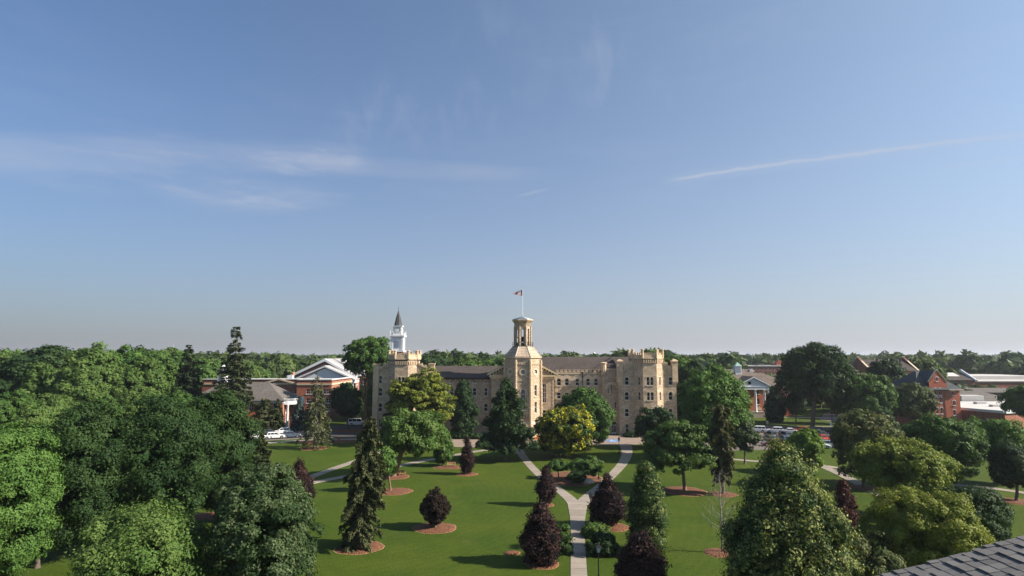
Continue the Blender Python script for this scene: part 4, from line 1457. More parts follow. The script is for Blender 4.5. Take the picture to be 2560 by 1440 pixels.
def flat_hall():
    B = thing('flat_roofed_brick_hall', 'low brick hall with broad white flat roof and grey hipped upper roofs', 'building')
    pa, pb = G(2402, 1062), G(2512, 1073)
    Ya = 186.0
    p0 = (WX(2402, 1030, 188), 188.0)
    p1 = (WX(2512, 1040, 176), 176.0)
    p2 = (WX(2650, 1040, 186), 186.0)
    p3 = (WX(2650, 1000, 214), 214.0)
    p4 = (WX(2392, 1000, 214), 214.0)
    z = WZ(1026, 182)
    L = math.hypot(p1[0] - p0[0], p1[1] - p0[1])
    facade(B, p0, p1, z, [(L * 0.68, 0.6, 2.3, 2.2, 'rect', 0.2)], 'brick', frame='window_white', trim='trim_stone')
    facade(B, p1, p2, z, (), 'brick')
    facade(B, p4, p0, z, (), 'brick')
    d = Vector((p1[0] - p0[0], p1[1] - p0[1])) / L
    for t in (0.18, 0.36, 0.5, 0.88):
        q = Vector(p0) + d * (L * t)
        MB().slab(q, q + d * 0.35, 0.02, 0, z, 0.14).build('pilaster', 'brick_dark', B)
    roof = [p0, p1, p2, p3, p4]
    MB().prism([(x + (0.0), y) for x, y in roof], z - 0.1, z + 0.35).build('roof', 'white_roof', B)
    band('fascia', B, [p4, p0, p1, p2], z - 0.35, z + 0.45, 0.5, 0.49, 'white')
    for u, v in ((2490, 1017), (2530, 1022), (2450, 1010)):
        q = G(u, v, z + 0.3)
        MB().box(q.x - 1.6, q.x + 1.6, q.y - 0.8, q.y + 0.8, z + 0.34, z + 1.0).build('rooftop_unit', 'white_roof', B)
    C = thing('grey_hip_hall', 'low building with wide grey shingle hip roof behind the white flat roof', 'building')
    a, b = WX(2396, 990, 216), WX(2570, 990, 216)
    ze, zr = WZ(1006, 216), WZ(977, 226)
    facade(C, (a, 216), (b, 216), ze, (), 'brick')
    facade(C, (b, 216), (b, 236), ze, (), 'brick')
    hip_roof('roof', 'roof_grey', C, a - 14, b, 215.4, 237, ze, zr, hip=10)
    m = MB()
    x0, x1 = WX(2404, 990, 214.8), WX(2460, 990, 214.8)
    m.box(x0, x1, 214.9, 219, ze - 0.5, WZ(989, 215))
    m.build('white_clerestory', 'white_roof', C)
    D = thing('long_grey_roof_hall', 'long low building with grey roof beyond the hipped hall', 'building')
    Y = 255.0
    a, b = WX(2440, 975, Y), WX(2640, 975, Y)
    facade(D, (a, Y), (b, Y), WZ(981, Y), (), 'brick_dark')
    facade(D, (b, Y), (b, Y + 14), WZ(981, Y), (), 'brick_dark')
    facade(D, (a, Y + 14), (a, Y), WZ(981, Y), (), 'brick_dark')
    gable_roof('roof', 'roof_grey', D, a - 0.4, b + 0.4, Y - 0.5, Y + 14.5, WZ(981, Y), WZ(969.5, Y + 7))
    E = thing('white_flat_block', 'long flat white roofed block in front of the far woods', 'building')
    Y = 330.0
    a, b = WX(2385, 955, Y), WX(2700, 955, Y)
    z = WZ(955, Y)
    facade(E, (a, Y), (b, Y), z, [(4 + 5.2 * k, 1.2, 2.4, 2.2, 'rect', 0) for k in range(12)], 'brick', frame='white', trim='white')
    facade(E, (a, Y + 40), (a, Y), z, (), 'brick')
    box('roof', 'white_roof', E, a - 0.4, b + 0.4, Y - 0.4, Y + 60, z, z + 0.6)
    box('roof_step', 'white_roof', E, a + 14, b, Y + 20, Y + 60, z + 0.6, z + 2.6)
    F = thing('sloping_roof_hall', 'hall with brown roof, white skylight strip and curved white end fin', 'building')
    Y = 300.0
    a, b = WX(2342, 940, Y), WX(2436, 940, Y)
    ze, zr = WZ(950, Y), WZ(931.5, Y + 9)
    facade(F, (a, Y), (b, Y), ze, (), 'brick')
    facade(F, (b, Y), (b, Y + 18), ze, (), 'brick')
    gable_roof('roof', 'roof_brown', F, a, b, Y - 0.4, Y + 18.4, ze, zr)
    xa, xb = WX(2345, 935, Y + 5), WX(2396, 935, Y + 5)
    sl = (zr - ze) / 9.4
    m = MB().add([(xa, Y + 4.2, ze + sl * 4.6 + 0.12), (xb, Y + 4.2, ze + sl * 4.6 + 0.12), (xb, Y + 8.6, ze + sl * 9.0 + 0.12), (xa, Y + 8.6, ze + sl * 9.0 + 0.12),
                  (xa, Y + 4.2, ze + sl * 4.6 - 0.05), (xb, Y + 4.2, ze + sl * 4.6 - 0.05)], [(0, 1, 2, 3), (0, 4, 5, 1)])
    m.build('skylight', 'white_roof', F)
    pts = []
    for k in range(9):
        t = k / 8
        pts.append((b + 0.15, Y - 0.8 + 10 * t, ze - 0.4 + (zr - ze + 1.6) * t))
    MB().tube(pts, 0.65, 8).build('end_fin', 'white', F, True)


def left_hall():
    """brick hall with grey hip roof and a curved white portico at its right end"""
    B = thing('hip_roofed_brick_hall', 'red brick hall with grey hip roof and curved white columned porch', 'building')
    Y = 178.0
    x1 = WX(706, 1030, Y)
    x0 = WX(470, 1030, Y)
    yb = Y + 13
    ze = WZ(1001, Y)
    wins = []
    for k, u in enumerate((627, 600, 573, 546, 519, 660, 687)):
        wins += [rwin(u, 1009, 1027, Y, 1.35, x0), rwin(u, 1042, 1062, Y, 1.35, x0)]
    facade(B, (x0, Y), (x1, Y), ze, wins, 'brick_red', frame='white', trim='white')
    facade(B, (x1, Y), (x1, yb), ze, [(3, 4.6, 1.2, 2.0, 'rect', 0), (10, 4.6, 1.2, 2.0, 'rect', 0), (3, 1.0, 1.1, 2.0, 'rect', 0), (6.5, 0.1, 1.5, 2.7, 'rect', 0.2)], 'brick', frame='white', trim='white')
    facade(B, (x1, yb), (x0, yb), ze, (), 'brick')
    facade(B, (x0, yb), (x0, Y), ze, (), 'brick')
    band('cornice', B, [(x0, yb), (x0, Y), (x1, Y), (x1, yb)], ze - 0.75, ze, 0.25, 0.2, 'white')
    hip_roof('roof', 'roof_grey', B, x0 - 0.6, x1 + 0.6, Y - 0.6, yb + 0.6, ze + 0.02, WZ(955, Y + 6.5), hip=7.6)
    # curved porch
    cy_ = Y + 6.2
    n = 12
    rx, ry = 3.6, 5.2
    zc = ze - 0.55
    pts = [(x1 + rx * math.sin(PI * k / n), cy_ - ry * math.cos(PI * k / n)) for k in range(n + 1)]
    ent = MB()
    for k in range(n):
        ent.slab(pts[k], pts[k + 1], 0.5, zc - 0.75, zc, 0.15)
    ent.prism(pts, zc - 0.1, zc + 0.06)
    ent.build('porch_entablature', 'white', B)
    MB().prism([(x1 + (x - x1) * 1.08, cy_ + (y - cy_) * 1.06) for x, y in pts], 0, 0.3).build('porch_floor', 'concrete', B)
    for k in (1, 4, 7, 10):
        t = PI * k / 11
        column(B, x1 + (rx - 0.3) * math.sin(t), cy_ - (ry - 0.3) * math.cos(t), 0.3, zc - 0.75, 0.36)
    rail = MB()
    for k in range(n):
        a, b = pts[k], pts[k + 1]
        for z in (0.12, 0.85):
            rail.tube([(a[0], a[1], zc + z), (b[0], b[1], zc + z)], 0.05, 4)
        for j in range(4):
            q = (a[0] + (b[0] - a[0]) * j / 4, a[1] + (b[1] - a[1]) * j / 4)
            rail.box(q[0] - 0.035, q[0] + 0.035, q[1] - 0.035, q[1] + 0.035, zc + 0.06, zc + 0.85)
    rail.build('balustrade', 'white', B)
    for k in range(0, n + 1, 3):
        q = pts[k]
        box('baluster_post', 'white', B, q[0] - 0.14, q[0] + 0.14, q[1] - 0.14, q[1] + 0.14, zc + 0.05, zc + 1.05)
    # white cupola on the left part of the roof
    Yc = Y + 6.5
    cx = WX(558, 930, Yc)
    z0, z1 = WZ(958, Yc), WZ(926, Yc)
    c = MB().box(cx - 1.1, cx + 1.1, Yc - 1.1, Yc + 1.1, z0 - 1, z1).build('cupola', 'white', B)
    MB().box(cx - 0.6, cx + 0.6, Yc - 1.15, Yc - 1.102, z0 + 0.8, z1 - 0.4).build('louvre', 'lead', c)
    MB().lathe([(1.5, z1), (1.5, z1 + 0.2), (1.1, z1 + 0.7), (0.5, z1 + 1.3), (0.05, z1 + 2.0)], 8, (cx, Yc), PI / 8).build('cupola_roof', 'white', c)


def long_brick_hall():
    B = thing('long_flat_brick_hall', 'long two storey brick hall with flat roof and cream cornice band', 'building')
    Y = 212.0
    xa, xc, xb = WX(505, 970, Y), WX(752, 970, Y), WX(829, 970, Y - 4)
    zt = WZ(949, Y)
    wA = [rwin(u, a, b, Y, 1.5, xa) for u in (560, 590, 700, 741) for a, b in ((972, 984), (994, 1006))]
    facade(B, (xa, Y), (xc, Y), zt, wA, 'brick_dark', frame='white', trim='white')
    wB = [rwin(u, a, b, Y - 4, 1.35, xc) for u in (770, 779, 812, 820.5) for a, b in ((972, 985), (995, 1008), (1016, 1027))]
    facade(B, (xc, Y - 4), (xb, Y - 4), zt, wB, 'brick', frame='white', trim='white')
    facade(B, (xc, Y), (xc, Y - 4), zt, (), 'brick_dark')
    facade(B, (xb, Y - 4), (xb, Y + 22), zt, [(3 + 4 * k, z, 1.3, 2.0, 'rect', 0) for k in range(5) for z in (4.4, 8.2)], 'brick', frame='white', trim='white')
    loop = [(xa, Y), (xc, Y), (xc, Y - 4), (xb, Y - 4), (xb, Y + 22)]
    band('cornice', B, loop, zt - 1.7, zt - 1.15, 0.22, 0.2, 'trim_stone')
    band('coping', B, loop, zt, zt + 0.3, 0.18, 0.5, 'white')
    MB().prism([(xa, Y), (xc, Y), (xc, Y - 4), (xb, Y - 4), (xb, Y + 22), (xa, Y + 22)], zt - 0.5, zt - 0.3).build('roof', 'white_roof', B)
    # gabled cream coping over the entrance bay
    gx, gz = W(698, 951, Y)
    for a, b in (((gx - 5.5, zt - 1.6), (gx, zt - 0.1)), ((gx, zt - 0.1), (gx + 5.5, zt - 1.6))):
        MB().profile([a, b, (b[0], b[1] + 0.55), (a[0], a[1] + 0.55)], Y - 0.5, Y - 0.05).build('raking_cornice', 'trim_stone', B)
    px, pz = W(727, 945, Y + 4)
    MB().box(px - 0.9, px + 0.9, Y + 3, Y + 4.6, zt - 0.4, WZ(938, Y + 4)).build('chimney', 'white', B)
    MB().lathe([(0.35, WZ(938, Y + 4)), (0.35, WZ(932, Y + 4)), (0.5, WZ(931.5, Y + 4)), (0.3, WZ(930, Y + 4))], 8, (px + 1.0, Y + 3.6)).build('chimney_pot', 'terracotta', B)


def chapel():
    B = thing('chapel', 'brick chapel with broad white gable pediment and light grey roof', 'building')
    Y = 262.0
    xl, xr, xm = WX(722, 945, Y), WX(893, 945, Y), WX(821, 903, Y)
    ze, za = WZ(946, Y), WZ(903, Y)
    xm = (xl + xr) / 2 + 0.8
    facade(B, (xl + 1, Y), (xr - 1, Y), [(0, ze), (xm - xl - 1, za - 0.4), (xr - xl - 2, ze)], (), 'brick_dark')
    facade(B, (xr - 1, Y), (xr - 1, Y + 45), ze, [(4 + 6 * k, 3, 1.8, 6, 'arch', 0.3) for k in range(6)], 'brick', frame='white', trim='white')
    for a, b in (((xl, ze), (xm, za)), ((xm, za), (xr, ze))):
        MB().profile([a, b, (b[0], b[1] + 1.1), (a[0], a[1] + 1.1)], Y - 1.2, Y + 0.2).build('raking_cornice', 'white', B)
    gable_roof('roof', 'grey_roof_metal', B, xl, xr, Y + 0.21, Y + 48, ze + 1.1, za + 1.15, 0.2, 'y')
    # portico in front
    Yp = Y - 7
    pl, pr = WX(736, 955, Yp), WX(887, 955, Yp)
    pm = (pl + pr) / 2
    zb, zt, zp = WZ(957, Yp), WZ(952, Yp), WZ(918, Yp)
    box('entablature', 'white', B, pl, pr, Yp - 0.5, Y - 0.01, zb, zt)
    MB().profile([(pl + 0.6, zt), (pr - 0.6, zt), (pm, zp - 0.5)], Yp - 0.2, Yp).build('pediment', 'white', B)
    for a, b in (((pl - 0.5, zt), (pm, zp)), ((pm, zp), (pr + 0.5, zt))):
        MB().profile([a, b, (b[0], b[1] + 0.7), (a[0], a[1] + 0.7)], Yp - 0.9, Yp + 0.1).build('raking_cornice', 'white', B)
    gable_roof('roof', 'grey_roof_metal', B, pl - 0.5, pr + 0.5, Yp + 0.11, Y - 1.25, zt + 0.7, zp + 0.75, 0.2, 'y')
    for k in range(6):
        column(B, pl + 1 + (pr - pl - 2) * k / 5, Yp + 0.3, 0.8, zb, 0.62)
    MB().box(pl, pr, Yp - 0.6, Y - 0.02, 0, 0.8).build('porch_floor', 'concrete', B)
    for k in range(5):
        x = pl + 2.2 + (pr - pl - 4.4) * k / 4
        for z in (2.0, 7.0):
            put_window(B, (x, Y - 0.34, z), 0, 1.5, 3.0, 'rect', 'white', 'white', 0.2)
    # the clock steeple
    S = thing('clock_steeple', 'white wooden steeple with clock face, balustrade and dark slate spire', 'steeple')
    Ys = 268.0
    cx = WX(992, 850, Ys)
    zs = {k: WZ(k, Ys) for k in (885, 880, 873, 843, 839, 831, 816, 775, 762)}
    h = 2.62
    cyy = Ys + h
    MB().box(cx - h - 0.3, cx + h + 0.3, cyy - h - 0.3, cyy + h + 0.3, 0, zs[880]).build('base', 'brick', S)
    MB().box(cx - h - 0.6, cx + h + 0.6, cyy - h - 0.6, cyy + h + 0.6, zs[880], zs[873] - 0.5).build('plinth', 'white', S)
    MB().box(cx - h, cx + h, cyy - h, cyy + h, zs[873] - 0.5, zs[843]).build('lower_stage', 'white', S)
    for sx in (-1, 1):
        for k in (0.98, 0.78):
            x = cx + sx * h * k
            MB().box(x - 0.2, x + 0.2, cyy - h - 0.12, cyy - h - 0.002, zs[873] - 0.4, zs[843] - 0.5).build('pilaster', 'white', S)
            MB().box(cx + h + 0.002, cx + h + 0.12, cyy + sx * h * k - 0.2, cyy + sx * h * k + 0.2, zs[873] - 0.4, zs[843] - 0.5).build('pilaster', 'white', S)
    for dx in (-0.55, 0.55):
        lz0, lz1 = zs[873] + 0.6, zs[843] - 1.6
        lv = MB()
        for j in range(14):
            z = lz0 + (lz1 - lz0) * j / 14
            lv.add([(cx + dx - 0.45, cyy - h - 0.1, z), (cx + dx + 0.45, cyy - h - 0.1, z), (cx + dx + 0.45, cyy - h - 0.01, z + 0.22), (cx + dx - 0.45, cyy - h - 0.01, z + 0.22)], [(0, 1, 2, 3)])
        lv.build('louvre', 'lead', S)
    MB().box(cx - h - 0.45, cx + h + 0.45, cyy - h - 0.45, cyy + h + 0.45, zs[843], zs[843] + 0.35).box(cx - h - 0.7, cx + h + 0.7, cyy - h - 0.7, cyy + h + 0.7, zs[843] + 0.351, zs[839] + 0.1).build('cornice', 'white', S)
    rail = MB()
    hr = h + 0.35
    for a, b in (((-hr, -hr), (hr, -hr)), ((hr, -hr), (hr, hr)), ((hr, hr), (-hr, hr)), ((-hr, hr), (-hr, -hr))):
        for z in (0.25, 1.15):
            rail.tube([(cx + a[0], cyy + a[1], zs[839] + z), (cx + b[0], cyy + b[1], zs[839] + z)], 0.07, 4)
        for j in range(14):
            q = (cx + a[0] + (b[0] - a[0]) * j / 14, cyy + a[1] + (b[1] - a[1]) * j / 14)
            rail.box(q[0] - 0.05, q[0] + 0.05, q[1] - 0.05, q[1] + 0.05, zs[839] + 0.1, zs[839] + 1.15)
    rail.build('balustrade', 'white', S)
    for a in (-hr, hr):
        for b in (-hr, hr):
            MB().box(cx + a - 0.18, cx + a + 0.18, cyy + b - 0.18, cyy + b + 0.18, zs[839] + 0.1, zs[839] + 1.7).lathe([(0.05, zs[839] + 1.7), (0.2, zs[839] + 1.95), (0.02, zs[839] + 2.2)], 6, (cx + a, cyy + b)).build('corner_urn', 'white', S)
    h2 = 1.85
    MB().box(cx - h2, cx + h2, cyy - h2, cyy + h2, zs[839] + 0.1, zs[816]).build('clock_stage', 'white', S)
    MB().box(cx - h2 - 0.35, cx + h2 + 0.35, cyy - h2 - 0.35, cyy + h2 + 0.35, zs[816], zs[816] + 0.35).build('cornice', 'white', S)
    zc = (zs[831] + zs[816]) / 2 - 0.1
    for rz in (0, PI / 2):
        c = MB().arc(0, zc, 0, 1.25, -h2 - 0.06, -h2 - 0.01, 0, 2 * PI, 24).build('clock_face', 'paint_white', S, loc=(cx, cyy, 0), rotz=rz)
        r = MB().arc(0, zc, 1.25, 1.42, -h2 - 0.12, -h2 - 0.01, 0, 2 * PI, 24)
        r.build('clock_rim', 'lead', c)
        t = MB()
        for k in range(12):
            a = 2 * PI * k / 12
            x, z = 1.05 * math.cos(a), zc + 1.05 * math.sin(a)
            t.box(x - 0.085, x + 0.085, -h2 - 0.09, -h2 - 0.062, z - 0.12, z + 0.12)
        t.build('hour_marks', 'dark_metal', c)
        hd = MB()
        for a, l in ((R(230), 0.62), (R(140), 0.9)):
            dx, dz = math.cos(a), math.sin(a)
            hd.add([(-dz * 0.06, -h2 - 0.1, zc + dx * 0.06), (dz * 0.06, -h2 - 0.1, zc - dx * 0.06), (dx * l, -h2 - 0.1, zc + dz * l)], [(0, 1, 2)])
        hd.build('hands', 'dark_metal', c)
    sb = octagon(cx, cyy, 1.75, 1.0)
    zt = zs[775]
    mid = octagon(cx, cyy, 1.05, 0.6)
    MB().frustum(sb, zs[816] + 0.35, mid, zs[816] + 0.35 + (zt - zs[816]) * 0.48).frustum(mid, zs[816] + 0.351 + (zt - zs[816]) * 0.48, octagon(cx, cyy, 0.08, 0.046), zt).build('spire', 'spire_slate', S)
    MB().tube([(cx, cyy, zt - 0.1), (cx, cyy, zs[762])], [0.07, 0.03], 6).lathe([(0.02, zt + 0.6), (0.2, zt + 0.8), (0.02, zt + 1.0)], 8, (cx, cyy)).build('finial', 'dark_metal', S)


def far_buildings():
    B = thing('flat_apartment_block', 'distant long brick block with white roof edge and red penthouse', 'building')
    Y = 470.0
    a, b = WX(1870, 920, Y), WX(1984, 920, Y)
    z = WZ(916, Y)
    facade(B, (a, Y), (b, Y), z, [(2 + 3.0 * k, zz, 1.3, 1.7, 'rect', 0) for k in range(11) for zz in (8.0, 11.0)], 'brick_dark')
    facade(B, (b, Y), (b, Y + 20), z, (), 'brick_dark')
    facade(B, (a, Y + 20), (a, Y), z, (), 'brick_dark')
    box('roof', 'white_roof', B, a - 0.4, b + 0.4, Y - 0.4, Y + 20, z, z + 0.7)
    pa, pb = WX(1939, 905, Y + 8), WX(1967, 905, Y + 8)
    MB().box(pa, pb, Y + 6, Y + 16, z + 0.7, WZ(906, Y + 8)).box(pa + 2, pb - 2.5, Y + 8, Y + 14, WZ(906, Y + 8), WZ(901.5, Y + 8)).build('penthouse', 'brick_red', B)
    MB().box(WX(1902, 905, Y), WX(1920, 905, Y), Y + 6, Y + 14, z + 0.7, WZ(910.5, Y + 8)).build('penthouse', 'roof_tan', B)
    # white gable house
    B = thing('white_gable_house', 'small distant white gabled house among trees', 'house')
    Y = 300.0
    a, b = WX(1772, 910, Y), WX(1790, 910, Y)
    ze, zr = WZ(917, Y), WZ(906.5, Y)
    facade(B, (a, Y), (b, Y), [(0, ze), ((b - a) / 2, zr), (b - a, ze)], [((b - a) / 2, ze - 3, 1.0, 1.6, 'rect', 0)], 'white')
    gable_roof('roof', 'roof_grey', B, a - 0.4, b + 0.4, Y + 0.1, Y + 12, ze - 0.1, zr + 0.25, 0.2, 'y')
    facade(B, (b, Y), (b, Y + 12), ze, (), 'white')
    facade(B, (a, Y + 12), (a, Y), ze, (), 'white')
    # water towers
    for u, v, Y, lab in ((1485, 884, 1500.0, 'white round water tower showing above the roof ridge'), (1108.5, 886.5, 2100.0, 'distant white water tower left of the bell tower')):
        x, z = W(u, v, Y)
        T = thing('water_tower', lab, 'water tower', (x, Y, 0), 0, 'water towers on the skyline')
        r = 3.3 * Y / FPX
        MB().lathe([(r * math.sin(PI * k / 10) + 0.05, z - r * math.cos(PI * k / 10)) for k in range(11)], 14).build('tank', 'white', T, True)
        MB().lathe([(2.2, 0), (1.1, 6), (0.9, z - r * 1.1), (1.6, z - r * 0.85)], 10).build('stem', 'white', T, True)
    # masts
    for u, v, Y, lab in ((2140, 878, 900.0, 'thin lattice mast on the skyline right of the oak'), (2147, 879, 920.0, 'second thin mast standing close beside the first one'), (1877, 881, 1200.0, 'thin mast on the skyline above the flat brick block'),
                         (1112, 879, 1500.0, 'thin mast beside the far water tower'), (1352, 876, 1400.0, 'thin mast just right of the bell tower'), (434, 862, 700.0, 'thin mast above the woods on the left')):
        x, z = W(u, v, Y)
        T = thing('radio_mast', lab, 'mast', (x, Y, 0), 0, 'masts on the skyline')
        m = MB()
        w = 0.35 + Y * 0.0002
        for k in range(3):
            a = 2 * PI * k / 3
            m.tube([(w * math.cos(a), w * math.sin(a), 0), (w * 0.7 * math.cos(a), w * 0.7 * math.sin(a), z)], 0.07 + Y * 0.00005, 4)
        m.build('lattice', 'lead', T)
        MB().tube([(0, 0, z - 0.1), (0, 0, z + 2.5)], 0.08, 4).build('aerial', 'lead', T)


def near_roof():
    """shingled roof close to the camera, bottom right"""
    B = thing('near_shingled_roof', 'dark grey shingled roof slope close by in the bottom right corner', 'roof')
    Y1 = 10.4
    xa, za = W(2210, 1440, Y1)
    xb, zb = W(2560, 1342, Y1)
    ang = math.atan2(zb - za, xb - xa)
    c, s = math.cos(ang), math.sin(ang)
    rng = random.Random(4)
    # local frame: u upslope (+x, up), w towards the camera (-y)
    U0, U1, Wd = -2.6, 5.6, 7.0

    def P(u, w, n):
        return (xa + u * c - n * s, Y1 - w, za + u * s + n * c)
    deck = MB()
    vs = [P(U0, 0.03, -0.03), P(U1, 0.03, -0.03), P(U1, Wd, -0.03), P(U0, Wd, -0.03)]
    vs += [P(U0, 0.03, -0.25), P(U1, 0.03, -0.25), P(U1, Wd, -0.25), P(U0, Wd, -0.25)]
    deck.add(vs, [(0, 3, 2, 1), (4, 5, 6, 7), (0, 1, 5, 4), (1, 2, 6, 5), (2, 3, 7, 6), (3, 0, 4, 7)])
    deck.build('deck', 'roof_slate', B)
    g0, g1 = P(U0 + 0.4, 0.35, -0.25), P(U1, 0.35, -0.25)
    facade(B, (g1[0], g1[1]), (g0[0], g0[1]), [(0, g1[2]), (g1[0] - g0[0], g0[2])], (), 'brick')
    facade(B, (g0[0], g0[1]), (g0[0], g0[1] - Wd + 0.8), g0[2], (), 'brick')
    expo = 0.198
    ncourse = int((U1 - U0) / expo)
    meshes = {}
    for i in range(ncourse):
        u0 = U0 + i * expo
        w = -0.02 - rng.random() * 0.18
        first = True
        j = 0
        # only the part of the slope that can show: nearer rows fall below the frame
        wmax = 2.75 if u0 > 0.4 else 1.3
        while w < wmax:
            wd = rng.choice((0.17, 0.21, 0.25, 0.30))
            a, b = max(w, -0.03), w + wd - 0.008
            w += wd
            if b - a < 0.05:
                continue
            th = rng.choice((0.010, 0.012, 0.026, 0.030))
            lift = 0.004 + rng.random() * 0.004
            over = expo * 1.35
            du = rng.uniform(-0.007, 0.007)
            q = [P(u0 + du, a, th + lift), P(u0 + du, b, th + lift), P(u0 + over, b, 0.004), P(u0 + over, a, 0.004),
                 P(u0 + du, a, lift - 0.012), P(u0 + du, b, lift - 0.012), P(u0 + over, b, -0.012), P(u0 + over, a, -0.012)]
            MB().add(q, [(0, 1, 2, 3), (0, 4, 5, 1), (1, 5, 6, 2), (3, 7, 4, 0)]).build('shingle', 'shingle', B)
    MB().add([P(U0, -0.06, -0.02), P(U1, -0.06, -0.02), P(U1, 0.02, -0.02), P(U0, 0.02, -0.02), P(U0, -0.06, -0.18), P(U1, -0.06, -0.18), P(U1, 0.02, -0.18), P(U0, 0.02, -0.18)],
             [(0, 1, 2, 3), (7, 6, 5, 4), (1, 0, 4, 5), (2, 1, 5, 6), (3, 2, 6, 7), (0, 3, 7, 4)]).build('rake_board', 'dark_metal', B)


def shingle_mat():
    m, nt, b = newmat('shingle')
    p = geo_pos(nt)
    n1 = noise_node(nt, 140, 3, 0.8, p)
    n2 = noise_node(nt, 3.0, 5, 0.7, p)
    f = mathn(nt, 'ADD', mathn(nt, 'MULTIPLY', n1, 0.5), mathn(nt, 'MULTIPLY', n2, 0.4))
    f = mathn(nt, 'ADD', f, mathn(nt, 'MULTIPLY', obj_rand(nt), 0.22))
    ln(nt, ramp(nt, f, [(0.3, (0.07, 0.068, 0.07)), (0.85, (0.17, 0.165, 0.165))]), b.inputs['Base Color'])
    b.inputs['Roughness'].default_value = 0.95
    b.inputs['Specular IOR Level'].default_value = 0.25
    bump(nt, b, n1, 0.5, 0.004)
    MATS['shingle'] = m


shingle_mat()
# ------------------------------------------------------------------ trees
def raw_mesh(name, verts, faces_flat, per_face, mat, attrs=None):
    """fast mesh from numpy arrays: verts (n,3), faces_flat flat vertex indices, per_face corners each"""
    me = bpy.data.meshes.new(name)
    nf = len(faces_flat) // per_face
    me.vertices.add(len(verts))
    me.vertices.foreach_set('co', np.ascontiguousarray(verts, dtype=np.float32).ravel())
    me.loops.add(len(faces_flat))
    me.loops.foreach_set('vertex_index', np.ascontiguousarray(faces_flat, dtype=np.int32))
    me.polygons.add(nf)
    me.polygons.foreach_set('loop_start', np.arange(0, nf * per_face, per_face, dtype=np.int32))
    me.polygons.foreach_set('loop_total', np.full(nf, per_face, dtype=np.int32))
    for k, a in (attrs or {}).items():
        at = me.attributes.new(k, 'FLOAT', 'POINT')
        at.data.foreach_set('value', np.ascontiguousarray(a, dtype=np.float32))
    me.update(calc_edges=True)
    me.materials.append(MATS[mat])
    return me


def norm(a):
    return a / np.maximum(np.linalg.norm(a, axis=1, keepdims=True), 1e-6)


def leaves_mesh(name, c, n, size, tint, tip, mat, rng, quad=True, aspect=0.6, axis=None):
    """one small face per leaf at c with normal n"""
    N = len(c)
    r = rng.normal(size=(N, 3)) if axis is None else axis + 0.35 * rng.normal(size=(N, 3))
    a = norm(r - n * np.sum(r * n, axis=1, keepdims=True))
    b = np.cross(n, a)
    L = (size * (0.65 + 0.7 * rng.random(N)))[:, None] * 0.5
    Wd = L * aspect
    bendv = n * (L * 0.25)
    if quad:
        v = np.stack([c - a * L - bendv, c + b * Wd, c + a * L - bendv, c - b * Wd], axis=1).reshape(-1, 3)
        k = 4
    else:
        v = np.stack([c - a * L * 0.8 + b * Wd * 1.25, c - a * L * 0.8 - b * Wd * 1.25, c + a * L * 1.25], axis=1).reshape(-1, 3)
        k = 3
    return raw_mesh(name, v, np.arange(N * k), k, mat, {'tint': np.repeat(tint, k), 'tip': np.repeat(tip, k)})


